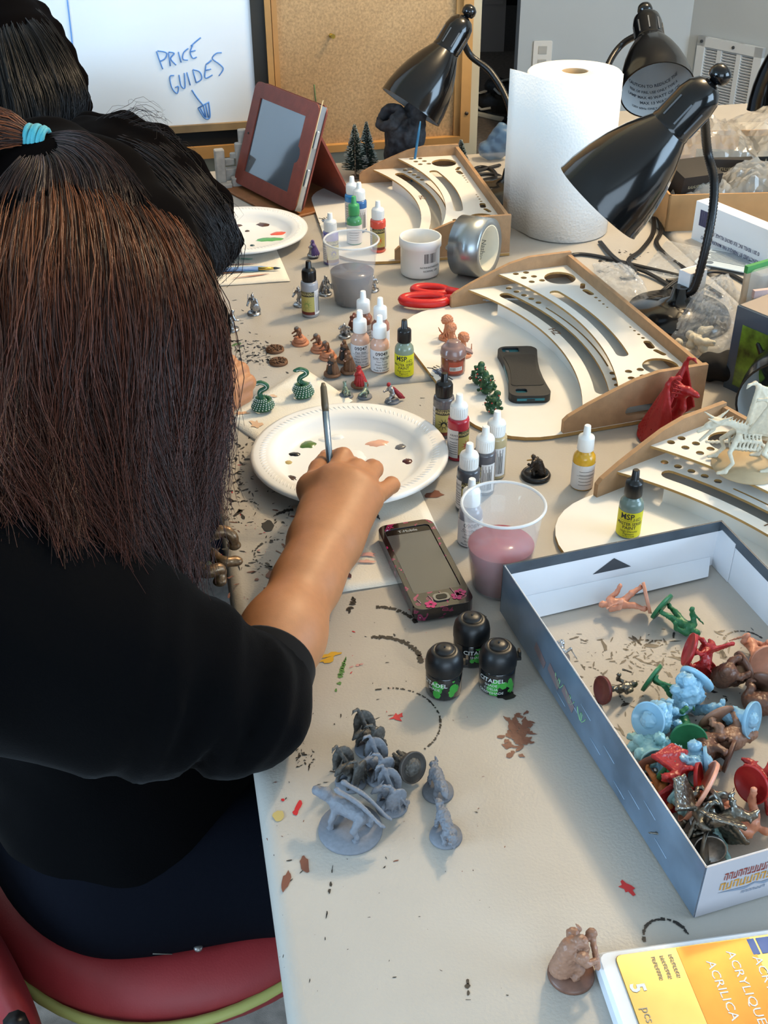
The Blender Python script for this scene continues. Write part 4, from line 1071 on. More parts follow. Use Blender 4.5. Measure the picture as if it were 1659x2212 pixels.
# ------------------------------------------------------------------ dropper paint bottles
def clear_mat(nm, c): return mat('bottle_' + nm, c, .25, trans=.0, coat=.3)
M_cw, M_ck = mat('white_cap', '#ebeae6', .35), mat('black_cap', '#141414', .3)
M_lblw, M_lbly, M_lblk2 = mat('label_white', '#dcd8d6', .5), mat('label_yellow', '#d9cf1e', .5), mat('label_dark', '#3a342a', .5)
M_prk = mat('print_black')
_bm = {}
def bottle(loc, kind, paint, cap, label, ang=0., lines=(), sun='#c8602a', h=1.0):
    """kind: 'round' = dropper bottle with sloping shoulder, 'army' = straight bottle with ribbed cap"""
    e = empty('paint_bottle', loc, ang, label, 'paint bottle', 'dropper bottles of paint')
    r = .0125; mp = clear_mat(paint.strip('#'), paint)
    if kind not in _bm:
        if kind == 'round':
            _bm[kind] = (MB().lathe([(.0, 0), (.0112, 0), (r, .0015), (r, .036), (.0119, .040), (.0095, .0435), (.0078, .045), (.0078, .048)], 28).mesh('body'),
                         MB().lathe([(.0088, .0475), (.0093, .0485), (.0090, .0625), (.0086, .0640), (.0048, .0660), (.0042, .0672), (.0036, .0768), (.0030, .0775)], 24).mesh('cap'))
        else:
            _bm[kind] = (MB().lathe([(.0, 0), (.0112, 0), (r, .0015), (r, .049), (.0118, .052), (.009, .0535)], 28).mesh('body'),
                         MB().lathe([(.0100, .0532), (.0102, .0545), (.0099, .0680), (.0090, .0700), (.0050, .0716), (.0044, .073), (.0038, .0815), (.0032, .0822)], 24).mesh('cap'))
        _bm['cb' + kind] = None
    bo, ca = _bm[kind]
    link('body', bo.copy(), mp, e); link('cap', ca.copy(), M_cw if cap == 'w' else (M_ck if cap == 'k' else mat('cap_' + cap.strip('#'), cap, .35)), e)
    zc0, zc1 = (.0490, .0625) if kind == 'round' else (.055, .068); mb = MB(); rc = .0091 if kind == 'round' else .0100
    for k in range(26):
        a = 2 * PI * k / 26; mb.box((rc * math.cos(a), rc * math.sin(a), (zc0 + zc1) / 2), (.0006, .0008, zc1 - zc0 - .002), rot=(0, 0, a))
    if kind != 'round': mb.build('cap_ribs', (M_cw if cap == 'w' else (M_ck if cap == 'k' else mat('cap_' + cap.strip('#')))), e)
    va = -PI / 2
    R = r + .00015
    if kind == 'round':
        ly = lines[0] == 'MSP'
        mb = MB(); cyl_patch(mb, R, .002, .0325, va - 2.6, va + 2.6, 40); lab = mb.build('label', M_lbly if ly else M_lblw, e)
        mb = MB(); R2_ = R + .0001
        if ly:
            add_text_cyl(mb, 'MSP', .0095, R2_, .0245, va - .25, bold=.02, sx=.9); add_text_cyl(mb, 'HD', .0055, R2_, .0225, va + .62, sx=1.1)
            add_text_cyl(mb, 'MASTER SERIES', .0052, R2_, .0172, va, bold=.012, sx=.85); add_text_cyl(mb, 'PAINT', .0052, R2_, .0127, va, bold=.012)
            add_text_cyl(mb, 'High Density', .0036, R2_, .0088, va); add_text_cyl(mb, 'Pigment', .0036, R2_, .0056, va); add_text_cyl(mb, '1/2 oz (15ml)', .0024, R2_, .0030, va)
            cyl_patch(mb, R2_, .0224, .0227, va - 1.0, va + 1.0, 10)
        else:
            if not lines[0]:
                for k in range(5): cyl_patch(mb, R2_, .008 + .0042 * k, .0085 + .0042 * k, va - .7, va + .5 + .06 * k, 8)
            else: add_text_cyl(mb, lines[0], .0070, R2_, .0255, va + .05, bold=.015)
            for k, tx in enumerate(lines[1:] if lines[0] else ()): add_text_cyl(mb, tx, .0044 if k == 0 else .0034, R2_, .0208 - .0041 * k - (.001 if k else 0), va + .05, bold=.008 if k == 0 else 0)
            cyl_patch(mb, R2_, .0196, .0199, va - .9, va + 1.0, 10)
        mb.build('label_print', M_prk, lab)
    else:
        mb = MB(); cyl_patch(mb, R, .005, .040, va - 1.05, va + .75, 24); lab = mb.build('label', mat('label_olive', '#b5a961', .5), e)
        mb = MB(); cyl_patch(mb, R + .0001, .0325, .040, va - 1.05, va + .75, 24); mb.build('title_band', M_lblk2, lab)
        mb = MB(); add_text_cyl(mb, 'WARPAINTS', .0052, R + .0002, .0342, va - .15, bold=.01, sx=.85); add_text_cyl(mb, 'THE ARMY PAINTER', .0022, R + .0002, .0383, va - .15, sx=.8); mb.build('title_print', mat('print_gold', '#cdbd80', .5), lab)
        mb = MB(); cyl_patch(mb, R + .0001, .005, .0095, va - 1.05, va + .75, 24); mb.build('name_band', mat('label_maroon', '#6b2c22', .5), lab)
        mb = MB()
        add_c = lambda a, z, rr: mb.add([((R + .00018) * math.cos(a + rr * math.cos(t) / R), (R + .00018) * math.sin(a + rr * math.cos(t) / R), z + rr * math.sin(t)) for t in np.linspace(0, 2 * PI, 12, endpoint=False)], [tuple(range(12))])
        add_c(va - .15, .020, .0040)
        for k in range(10):
            t = 2 * PI * k / 10; V = [(va - .15 + q * math.cos(t + d) / R, .020 + q * math.sin(t + d)) for q, d in ((.0045, -.12), (.0085, .08), (.0045, .12))]
            mb.add([((R + .00018) * math.cos(a), (R + .00018) * math.sin(a), z) for a, z in V], [(0, 1, 2)])
        mb.build('sun_emblem', mat('emblem_' + sun.strip('#'), sun, .5), lab)
        mb = MB(); cyl_patch(mb, R, .005, .041, va + .78, va + 2.1, 16); cyl_patch(mb, R, .005, .041, va - 2.4, va - 1.08, 16); side = mb.build('side_label', M_lblw, e)
        mb = MB(); rb_ = R + .0001
        for k in range(10):
            a = va + .88 + .09 * k; cyl_patch(mb, rb_, .008, .039 - .004 * (k % 3), a, a + (.03 if k < 5 else .05), 1)
        add_text_cyl(mb, 'ARMY', .004, rb_, .033, va - 1.5); add_text_cyl(mb, 'PAINTER', .003, rb_, .029, va - 1.5)
        for k in range(6): cyl_patch(mb, rb_, .010 + .003 * k, .0106 + .003 * k, va - 1.9, va - 1.15, 4)
        mb.build('side_print', M_prk, side)
    return e
def bp(px, py, z=TZ): q = T(px, py, z); return (q.x, q.y, z)
def face(loc, off=0.): return math.atan2(loc[1], loc[0]) - PI / 2 + off       # label towards the viewer
def B(px, py, kind, paint, cap, label, lines=(), off=0., z=TZ, sun='#c8602a'):
    l = bp(px, py, z); return bottle(l, kind, paint, cap, label, face(l, off), lines, sun)
zt_ = TZ + .0054
B(762, 484, 'army', '#2f86c4', 'w', 'bright blue paint bottle with a white cap, rear of the far trio', off=.9, z=zt_, sun='#2f6fae')
B(777, 498, 'army', '#35639c', 'w', 'dark blue paint bottle with a white cap, half hidden in the far trio', off=-.8, z=zt_, sun='#2f6fae')
B(766, 524, 'round', '#4f9a6a', '#3f9a5f', 'green paint bottle with a green nozzle behind the muddy cup', ('',), z=zt_)
B(817, 541, 'army', '#d6513f', 'w', 'orange red paint bottle with a white cap on the far tray', off=.25, z=zt_, sun='#d8641f')
B(716, 568, 'army', '#6a62a0', 'w', 'purple paint bottle with a white cap left of the muddy cup', off=.5, sun='#5a4f95')
B(671, 680, 'army', '#9c9ca0', 'k', 'light grey paint bottle with a black cap standing alone', off=-.25, sun='#8f9a52')
B(786, 742, 'round', '#8f5f4c', 'w', 'brown paint bottle with a white cap, back left of the flesh group', ('',), off=.6)
B(822, 757, 'round', '#9a6a58', 'w', 'brown paint bottle with a white cap, back right of the flesh group', ('',), off=-.6)
B(779, 786, 'round', '#cba48e', 'w', 'pale flesh paint bottle with white cap, front left of the flesh group', ('09047', 'Fair Skin', 'Non-Toxic', 'Water Soluble', 'Shake Well', 'Made in the USA'))
B(821, 798, 'round', '#d3a58d', 'w', 'rosy flesh paint bottle with white cap, front right of the flesh group', ('09049', 'Rosy Highlight', 'Non-Toxic', 'Water Soluble', 'Shake Well', 'Made in the USA'), off=.15)
B(873, 808, 'round', '#7d8a76', 'k', 'grey green paint bottle with yellow label and black cap left of the middle tray', ('MSP',), off=-.05)
B(957, 938, 'army', '#5d5a5c', 'k', 'dark grey paint bottle with a black cap right of the plate', off=.2, sun='#2a2a22')
B(988, 986, 'army', '#b12a3a', 'w', 'crimson paint bottle with a white cap right of the plate', off=1.1, sun='#b12a3a')
B(1067, 1025, 'army', '#b4a37c', 'w', 'beige paint bottle with a white cap, rear of the grey pair', off=-1.0, sun='#8f7a50')
B(1043, 1060, 'army', '#57565b', 'w', 'charcoal paint bottle with a white cap beside the beige bottle', off=-1.0, sun='#444444')
B(1009, 1098, 'army', '#4b4d52', 'w', 'slate paint bottle with a white cap left of the pink cup', off=.5, sun='#333333')
B(1014, 1170, 'round', '#8d8a90', 'w', 'grey paint bottle with white cap labelled 09089', ('09089', 'Cloudy Sky', 'Non-Toxic', 'Water Soluble', 'Shake Well', 'Made in the USA'), off=.1)
B(1256, 1049, 'round', '#d6a32c', 'w', 'yellow paint bottle with a white cap standing alone', ('',), off=.4)
B(1356, 1151, 'round', '#6f8078', 'k', 'grey green paint bottle with yellow label and black cap on the near tray', ('MSP',), off=.05, z=zt_)

# ------------------------------------------------------------------ small paint pots
M_pot, M_potc = mat('black_pot_glass', '#17191b', .15, coat=.6), mat('black_pot_lid', '#161719', .38)
M_splat = mat('green_splatter', '#3f9a3d', .4)
def pot(px, py, label, ang, txt):
    l = bp(px, py); e = empty('paint_pot', l, face(l, ang), label, 'paint pot', 'black paint pots with domed lids')
    MB().lathe([(0, 0), (.0145, 0), (.0158, .002), (.0160, .024), (.0145, .027)], 32).build('jar', M_pot, e)
    lid = MB().lathe([(.0160, .0255), (.0166, .027), (.0166, .034), (.0155, .040), (.0125, .0445), (.0088, .0468), (.0086, .0464), (.0080, .0480), (.004, .0492), (0, .0495)], 32).build('lid', M_potc, e)
    MB().lathe([(.0011, .049), (.0008, .0504), (0, .0506)], 8).build('lid_nub', M_potc, lid)
    MB().box((.0175, .003, .0295), (.006, .009, .003)).box((.0195, .003, .033), (.002, .006, .006)).build('lid_tab', M_potc, lid)
    for a0, n in ((-PI / 2 - .35, 14), (-PI / 2 + .55, 12)):
        mb = MB()
        for _ in range(n):
            a = a0 + random.gauss(0, .13); z = .012 + random.gauss(0, .0045); w = .0012 + .0028 * random.random()
            mb.add([(.01615 * math.cos(a + w * math.cos(t) / .016), .01615 * math.sin(a + w * math.cos(t) / .016), max(.002, min(.023, z + w * 1.2 * math.sin(t)))) for t in np.linspace(0, 2 * PI, 7, endpoint=False)], [tuple(range(7))])
        mb.build('green_splash', M_splat, e)
    mb = MB(); add_text_cyl(mb, 'CITADEL', .0062, .0163, .0165, -PI / 2 - .55, bold=.01)
    for k, t in enumerate(txt): add_text_cyl(mb, t, .0038, .0163, .0120 - .0042 * k, -PI / 2 - .55)
    mb.build('label_print', mat('print_white', '#d5d8d5', .5), e)
pot(958, 1490, 'black domed paint pot with green splashes, left of the three', 0., ('SHADE',))
pot(1016, 1420, 'black domed paint pot with green splashes, rear of the three', .9, ('SHADE',))
pot(1072, 1480, 'black domed paint pot with green splashes, right of the three beside the box', .25, ('SHADE', 'COELIA', 'GREENSHADE'))
l = bp(978, 802, zt_); e = empty('wash_pot', l, face(l), 'reddish brown paint pot with a clear flip lid on the middle tray', 'paint pot')
MB().lathe([(0, 0), (.0145, 0), (.0160, .002), (.0160, .022), (.0150, .025)], 32).build('jar', mat('brown_pot_paint', '#7a3f30', .2, coat=.5), e)
MB().lathe([(.0160, .0235), (.0172, .025), (.0172, .029), (.0166, .030), (.0160, .0345), (.0125, .0385), (.0095, .0395), (.0085, .043), (.006, .0445), (0, .045)], 32).build('lid', mat('milky_lid_plastic', '#8f6f66', .25, alpha=.9, coat=.4), e)
MB().prism([(-.006, -.004), (.006, -.004), (.004, .006), (-.004, .006)], -.0012, .0012, M=Matrix.Translation((.0195, .0, .030)) @ Matrix.Rotation(.4, 4, 'Y')).build('lid_tab', mat('milky_lid_plastic'), e)
mb = MB(); cyl_patch(mb, .01615, .004, .0205, -PI / 2 - .35, -PI / 2 + .95, 14); lb = mb.build('label', mat('label_rust', '#a0432f', .5), e)
mb = MB(); cyl_patch(mb, .0163, .008, .0135, -PI / 2 - .25, -PI / 2 + .8, 12); mb.build('barcode_patch', mat('label_white'), lb)
mb = MB()
for k in range(9): cyl_patch(mb, .01638, .0085, .013, -PI / 2 - .2 + .11 * k, -PI / 2 - .2 + .11 * k + random.choice((.03, .06)), 1)
mb.build('barcode_lines', M_prk, lb)

# ------------------------------------------------------------------ game box used as a corral (open, no bottom)
BH = .055
c0, c1, c3 = T(1085, 1235, TZ + BH), T(1555, 1138, TZ + BH), T(1392, 1905, TZ + BH)
bx = (c1 - c0).normalized(); by = Vector((-bx.y, bx.x, 0)); bw = (c1 - c0).length; bl = (c3 - c0).length
e = empty('game_box', (c0.x, c0.y, TZ + .0088), (.021, 0, math.atan2(bx.y, bx.x)), 'open cardboard game box with white inside and dark printed outside', 'box')
BOXE = e; MBX = Matrix.Translation((c0.x, c0.y, TZ)) @ Matrix.Rotation(math.atan2(bx.y, bx.x), 4, 'Z')
M_bin = mat('box_white_lining', '#d9dade', .6, noise=(20, .03)); M_bsl = mat('box_slate_print', '#4d565e', .5, noise=(25, .25), color2='#323a42')
M_bsky = mat('box_side_art', '#6d8194', .28, noise=(14, .5), color2='#3f4e5c', coat=.4); M_bgr = mat('box_end_grey_print', '#b4b0b4', .45, noise=(6, .12))
th = .0016
def wall_pair(name, a, b, inn, mo, mi, hgt=BH):
    "outer printed wrap and white inner card of one wall from a to b (local xy)"
    a, b = Vector((*a, 0)), Vector((*b, 0)); d = (b - a).normalized(); n = Vector((-d.y, d.x, 0)) * inn
    mid = (a + b) / 2; ang = math.atan2(d.y, d.x)
    w = MB().box((*(mid + n * th * .25).xy, hgt / 2), ((b - a).length, th * .5, hgt), rot=(0, 0, ang)).build(name, mo, e)
    MB().box((*(mid + n * th * .75).xy, hgt / 2), ((b - a).length - th * 2, th * .5, hgt - .0006), rot=(0, 0, ang)).build('lining', mi, w)
    return w, mid, n, ang, (b - a).length
wl = wall_pair('side_wall', (0, 0), (0, -bl), 1, M_bsky, M_bin)
wf = wall_pair('end_wall', (0, 0), (bw, 0), -1, M_bsl, M_bin)
wr = wall_pair('side_wall', (bw, 0), (bw, -bl), -1, M_bsl, M_bin)
wn = wall_pair('end_wall', (0, -bl), (bw, -bl), 1, M_bgr, M_bin)
MB().box((bw / 2, -bl / 2, .0008), (bw - .003, bl - .003, .0015)).build('floor_panel', mat('box_floor_card', '#b1aaa1', .55, noise=(9, .06), bump=(420, .25)), e)
def box_local(px, py):
    q = T(px, py, TZ + .005); v = q - c0; return (v.dot(bx), v.dot(by))
def box_ring(px, py, r_, a0, a1, w, broken):
    x, y = box_local(px, py); mb = MB(); n = max(8, int((a1 - a0) * r_ / .0014))
    for i in range(n):
        if random.random() < broken: continue
        t0, t1 = a0 + (a1 - a0) * i / n, a0 + (a1 - a0) * (i + 1.05) / n; w0 = w * (.5 + .8 * random.random())
        mb.add([(x + q * math.cos(t), y + q * math.sin(t), .0018) for t in (t0, t1) for q in (r_ - w0 / 2, r_ + w0 / 2)], [(0, 1, 3, 2)])
    mb.build('paint_ring', PK, e)
for a_ in ((1380, 1505, .017, 0, 6.3, .0014, .35), (1270, 1470, .014, -.6, 1.5, .0015, .3), (1400, 1420, .02, .3, 4.8, .0018, .45), (1430, 1415, .016, 1, 5, .0016, .5), (1610, 1400, .02, .2, 2.4, .002, .3)): box_ring(*a_)
mb = MB()
for x0, x1, y0, y1, n, s_ in ((1190, 1640, 1365, 1560, 150, .0026), (1210, 1400, 1540, 1640, 30, .003), (1300, 1600, 1390, 1460, 60, .0035)):
    for _ in range(n):
        x, y = box_local(random.uniform(x0, x1), random.uniform(y0, y1))
        if .004 < x < bw - .004 and -bl + .004 < y < -.004:
            l_ = s_ * (.4 + 1.6 * random.random() ** 2); add_blob(mb, (x, y), l_, l_ * random.uniform(.12, .4), random.random() * PI, .5, 7, z=.0018)
mb.build('black_paint_flecks', PK, e, kind='stuff')
# folded-over slate strip along the inside of the far end and the right side
MB().box((bw / 2, -th * 1.1, BH - .0055), (bw - .004, th * .4, .0115)).build('folded_edge', M_bsl, wf[0])
MB().box((bw - th * 1.1, -bl / 2, BH - .0055), (th * .4, bl - .004, .0115)).build('folded_edge', M_bsl, wr[0])
MB().prism([(bw * .41, 0), (bw * .585, 0), (bw * .50, .0145)], 0, .0003, M=Matrix.Translation((0, -th * 1.2, .0225)) @ Matrix.Rotation(PI / 2, 4, 'X')).build('printed_triangle', mat('triangle_print', '#3c3f44', .6), wf[0])
# glued tuck flap inside the right corner, loose flap at the foot of the far wall
MB().prism([(0, 0), (.030, 0), (.030, .040), (.024, .046), (0, .046)], 0, .0007, M=Matrix.Translation((bw - th * 1.25, -.0305, .002)) @ Matrix(((0, 0, -1, 0), (1, 0, 0, 0), (0, 1, 0, 0), (0, 0, 0, 1)))).build('tuck_flap', M_bin, wr[0])
MB().prism([(.006, 0), (bw - .006, 0), (bw - .018, .020), (.012, .024)], 0, .0008, M=Matrix.Translation((0, -th * 1.2, .013)) @ Matrix.Rotation(PI + .42, 4, 'X')).build('loose_flap', M_bin, e)
# print on the near end
ME = Matrix.Translation((.045, -bl - .0003, .028)) @ Matrix.Rotation(PI / 2, 4, 'X') @ Matrix.Rotation(PI, 4, 'Z')
mb = MB(); greek(mb, ME @ Matrix.Translation((0, -.010, 0)), .056, .0085, 15); mb.build('title_print', mat('print_maroon', '#8a4038', .6), wn[0])
mb = MB(); greek(mb, ME @ Matrix.Translation((0, .0005, 0)), .060, .009, 11, 3); mb.build('subtitle_print', mat('print_ochre', '#c08a3a', .6), wn[0])
mb = MB(); greek(mb, ME @ Matrix.Translation((0, .0135, 0)), .020, .003, 7, 5); mb.prism([(-.03, .006), (-.008, .0105), (0, .007), (.008, .0105), (.03, .006), (.006, .0075), (0, .0055), (-.006, .0075)], 0, .0002, M=ME); mb.build('wing_print', mat('print_greyblue', '#7c8696', .6), wn[0])
MB().prism([(.088, .036), (.104, .040), (.100, .028), (.094, .020), (.092, .028)], 0, .0003, M=Matrix.Translation((0, -bl - .0002, .006)) @ Matrix.Rotation(PI / 2, 4, 'X')).build('dark_crest_print', mat('print_charcoal', '#4a4650', .6), wn[0])
# scratches and streaks of print on the long outer side
for k in range(9):
    y0 = -bl * (.35 + .06 * k); MB().tube([(-.0002, y0, .010 + .012 * k % .03), (-.0002, y0 - .018, .010 + .012 * k % .03 - .002)], .0003, 4).build('white_streak', mat('streak_pale', '#93a6b8', .4), wl[0])
for k in range(3):
    y0 = -bl * (.34 + .06 * k); MB().tube([(-.0002, y0 - .004 * t + .003 * math.sin(4 * t), .022 + .005 * math.sin(5 * t)) for t in np.linspace(0, 3, 14)], .00035, 4).build('green_scribble', mat('scribble_green', '#8fc08a', .5), wl[0])
for k in range(3): MB().box((-.0003, -bl * (.25 + .08 * k), .02), (.0003, .022, .010), rot=(.3, 0, 0)).build('salmon_print', mat('print_salmon', '#7d6a6c', .4), wl[0])

# ------------------------------------------------------------------ acrylic paint set in a gold carton
a0, a1, a2 = T(1293, 2052, TZ + .016), T(1350, 2215, TZ + .016), T(1659, 1955, TZ + .016)
ay = (a1 - a0).normalized(); axx = Vector((-ay.y, ay.x, 0)); 
if axx.x < 0: axx = -axx
e = empty('acrylic_paint_set', (a0.x, a0.y, TZ), math.atan2(axx.y, axx.x), 'gold and white carton of acrylic paints at the bottom right corner', 'paint set')
lw, ll = .215, .084
MB().rbox((lw / 2 - .003, -ll / 2, .0075), (lw, ll, .015), .006).build('tray', mat('white_blister_tray', '#dfe4ea', .25, coat=.4), e)
M_gold = mat('gold_foil', '#d8bd7c', .22, .8, noise=(14, .25)); M_gold2 = mat('bronze_foil', '#c08a4a', .24, .8, noise=(14, .3))
MB().rbox((lw / 2 + .002, -ll / 2, .0157), (lw - .014, ll - .012, .0016), .004).build('foil_card', M_gold, e)
MB().box((.078, -ll / 2, .01665), (.052, ll - .014, .0003)).build('bronze_band', M_gold2, e)
MB().box((.116, -.014, .01670), (.016, .012, .0003)).box((.104, -.014, .01670), (.005, .012, .0003)).build('blue_print', mat('print_blue', '#3f5f9a', .5), e)
M_prw = mat('print_white')
mb = MB(); RT = Matrix.Rotation(-PI / 2, 4, 'Z')
for x, t, s_ in ((.100, 'ACRYLIC', .0085), (.084, 'ACRYLIQUE', .0085), (.068, 'ACRILICA', .0085)): add_text(mb, t, s_, Matrix.Translation((x, -ll / 2, .01700)) @ RT, sx=1.2)
mb.build('white_print', M_prw, e)
mb = MB(); add_text(mb, '5', .014, Matrix.Translation((.012, -ll * .38, .0168)) @ RT, bold=.03); mb.build('piece_count_print', M_prw, e)
mb = MB(); add_text(mb, 'pcs / pzs', .0085, Matrix.Translation((.014, -ll * .72, .0168)) @ RT); mb.build('piece_count_print', mat('print_grey_gold', '#8f8a78', .4), e); mb = MB()
for k in range(3): greek(mb, Matrix.Translation((.046 - .006 * k, -.020, .0168)) @ RT, .018, .0028, 8, k)
mb.build('grey_print', mat('print_grey_gold', '#8f8a78', .4), e)
# ------------------------------------------------------------------ tabletop miniatures (modelled in millimetres)
MM = .001
P_grey = mat('grey_primer', '#70737a', .6, noise=(300, .12)); P_dgrey = mat('dark_wash_primer', '#57544f', .6, noise=(400, .35), color2='#3a3632')
P_silver = mat('bare_pewter', '#a8a9ab', .3, .9, noise=(500, .2)); P_silver2 = mat('dark_pewter', '#77746d', .32, .9, noise=(500, .3))
P_pink = mat('salmon_plastic', '#cf8f74', .4, noise=(200, .08)); P_peach = mat('peach_paint', '#c4805c', .55, noise=(300, .1))
P_green = mat('green_plastic', '#2f7048', .4, noise=(200, .12)); P_dgreen = mat('dark_green_paint', '#2a5a33', .5, noise=(300, .3), color2='#17331d')
P_red = mat('red_plastic', '#9c1f20', .38, noise=(200, .08)); P_brown = mat('brown_plastic', '#6b4a3b', .4, noise=(250, .15))
P_lbrown = mat('light_brown_plastic', '#8f6a55', .42, noise=(250, .12)); P_bone = mat('bone_plastic', '#cfc7b2', .55, noise=(250, .12)); P_tan = mat('tan_base', '#b59f7d', .6, noise=(40, .15))
P_blue = mat('clear_blue_plastic', '#a6d8f4', .2, trans=.35, ior=1.3, coat=.3); P_aqua = mat('clear_aqua_plastic', '#a8dee6', .2, trans=.35, ior=1.3, coat=.3)
P_cloak = mat('brown_cloak_paint', '#6f4a2f', .6, noise=(250, .15)); P_black = mat('black_paint_gloss', '#18181a', .3)
def disc(r, h=3., hollow=True):
    p = [(0, 1.1), (r - 1.3, 1.1), (r - 1.3, 0), (r, 0), (r, .6), (r - .5, h), (0, h)] if hollow else [(0, 0), (r, 0), (r, .6), (r - .5, h), (0, h)]
    return MB().lathe([(a * MM, b * MM) for a, b in p], 32, cap0=False, cap1=False).mesh('base')
def rotm(rz, tilt=0., roll=0.): return Matrix.Rotation(rz, 3, 'Z') @ Matrix.Rotation(tilt, 3, 'Y') @ Matrix.Rotation(roll, 3, 'Z')
def scaled(me, k):
    me.transform(Matrix.Scale(k, 4)); return me
def mini(name, xy, parts, label, rz=0., tilt=0., roll=0., z=TZ, group=None, lift=0., cat='miniature'):
    """parts: (name, mesh, material[, parent index]); the piece is set down on height z"""
    R = rotm(rz, tilt, roll); lo = 1e9; Rn = np.array(R)
    for p in parts:
        co = np.empty(len(p[1].vertices) * 3, np.float32); p[1].vertices.foreach_get('co', co); lo = min(lo, (co.reshape(-1, 3) @ Rn.T)[:, 2].min())
    e = empty(name, (xy[0], xy[1], z - lo + .0003 + lift), R.to_euler(), label, cat, group); obs = []
    for p in parts: obs.append(link(p[0], p[1], p[2], obs[p[3]] if len(p) > 3 else e))
    return e
def at(px, py, z=TZ): q = T(px, py, z); return (q.x, q.y)
A = lambda *v: np.array(v, float)
def hum(s, H=28., z0=3., bulk=1., stance=5., lean=0., handR=(8, -7, 16), handL=(6, 8, 14), crouch=0., head=None, step=0., k=1.):
    "standing figure facing +x"
    hip = A(-lean * .2, 0, z0 + .47 * H - crouch); ch = hip + A(lean * .5, 0, .24 * H); nk = ch + A(lean * .25, 0, .12 * H); hd = nk + A(lean * .15 + .4, 0, .10 * H)
    for sg, st in ((1, step), (-1, -step)):
        ft = A(st, sg * stance, z0 + .6); kn = (hip + ft) / 2 + A(1.6 + crouch * .5, sg * .8, 0)
        s.cap(hip + A(0, sg * 1.6 * bulk, 0), kn, 2.4 * bulk, 1.9 * bulk, k).cap(kn, ft + A(0, 0, 1), 1.8 * bulk, 1.3 * bulk, k).cap(ft, ft + A(2.8, 0, 0), 1.3, 1.0, k)
    s.cap(hip, ch, 3.2 * bulk, 3.9 * bulk, k).cap(ch + A(0, 2.2, 1.), ch + A(0, -2.2, 1.), 2.6 * bulk, 2.6 * bulk, k).cap(nk - A(0, 0, 1), hd, 1.6, 2.0, k)
    s.ell(hd, A(2.6, 2.2, 2.9) * (head or 1.), k=k)
    for sg, h in ((-1, handR), (1, handL)):
        sh = ch + A(0, sg * 4.4 * bulk, 1.6); h = A(*h) + A(0, 0, z0); el = (sh + h) / 2 + A(-1.2, sg * 1.6, -2.0)
        s.cap(sh, el, 1.9 * bulk, 1.5 * bulk, k).cap(el, h, 1.5 * bulk, 1.2 * bulk, k).ell(h, (1.5, 1.5, 1.5), k=k)
    return dict(hip=hip, ch=ch, hd=hd, nk=nk)
def wing(s, sh, el, tips, th=.55, bone=.9, k=.8):
    s.cap(sh, el, bone * 1.5, bone * 1.2, k)
    for t in tips: s.cap(el, t, bone, bone * .5, k)
    for a, b in zip(tips[:-1], tips[1:]): s.tri(el, a, b, th, k)
    s.tri(sh, el, tips[-1], th, k)
DET = [(.35, 1.7), (.2, 3.1)]

# --- two coiled snakes on the paper towel
def snake_mesh(seed):
    s = SDF(.68); c = []; r = []
    for i in range(52):
        t = i / 51; a = t * 2.35 * 2 * PI + seed; R0 = 11.5 - 4.6 * t; c.append(A(R0 * math.cos(a), R0 * math.sin(a), 3.6 + 11 * t)); r.append(3.7 - .7 * t)
    e0 = c[-1]; nx = [e0, A(3, 1, 20), A(2, 0, 25), A(-3, -1, 28), A(-6, -1, 31), A(-4, 0, 35), A(2, 0, 36.5), A(6, 0, 35)]
    P = [np.array(v) for v in spline([Vector(v) for v in nx], 4)]
    s.chain(c, r, .5); s.chain(P, np.linspace(3, 2.4, len(P)), .8); s.ell((7.5, 0, 34.6), (4, 2.6, 2.2), (0, .25, 0)); s.cap((4, 1.8, 36.6), (1, 3, 38), .9, .4).cap((4, -1.8, 36.6), (1, -3, 38), .9, .4)
    me = s.mesh('body', noise=[(.18, 3.4)], scale=MM); mb = MB()
    for i in range(0, 52):
        t = i / 51; a = t * 2.35 * 2 * PI + seed; R0 = 11.5 - 4.6 * t + (3.7 - .7 * t) * 1.0; mb.sphere((R0 * math.cos(a) * MM, R0 * math.sin(a) * MM, (3.6 + 11 * t + .6) * MM), .00085, 6, 4)
        R1 = 11.5 - 4.6 * t + 2.7; mb.sphere((R1 * math.cos(a + .06) * MM, R1 * math.sin(a + .06) * MM, (3.6 + 11 * t + 3.0) * MM), .0008, 6, 4)
    for i, p in enumerate(P):
        for dy in (-2.5, 2.5): mb.sphere((p[0] * MM, (p[1] + dy) * MM, p[2] * MM), .0008, 6, 4)
    return me, mb.mesh('white_dots')
P_snake = mat('snake_green_paint', '#24583c', .5, noise=(300, .15)); P_dot = mat('white_dot_paint', '#d9dcd6', .5)
for i, (px, py, rz, lb) in enumerate(((570, 889, PI * .95, 'green coiled snake miniature with white dots, nearer the plate'), (655, 859, PI * .97, 'green coiled snake miniature with white dots, nearer the cloaked figures'))):
    a, b = snake_mesh(i * 1.1); b = mini('snake_miniature', at(px, py), [('body', a, P_snake), ('white_dots', b, P_dot)], lb, rz, z=TZ + .0032, group='coiled snakes')
# --- two brown rubble bases
for px, py, lb in ((594, 757, 'brown rubble textured round base, farther of the two'), (602, 784, 'brown rubble textured round base, nearer of the two')):
    s = SDF(.6); s.box((0, 0, 2), (3, 3, 1.2))
    for _ in range(60):
        a, q = random.random() * 6.3, 10.5 * random.random() ** .5; x, y = q * math.cos(a), q * math.sin(a)
        s.ell((x, y, 3.2 + .8 * random.random()), (1.9, 1.0, 1.1), (random.random() * .6, random.random(), random.random() * 6), k=.3)
    mini('rubble_base', at(px, py), [('base', disc(12.6, 3.2), P_cloak), ('rubble', s.mesh('rubble', scale=MM), mat('rubble_paint', '#54371f', .6, noise=(400, .4)))], lb, group='brown rubble bases')
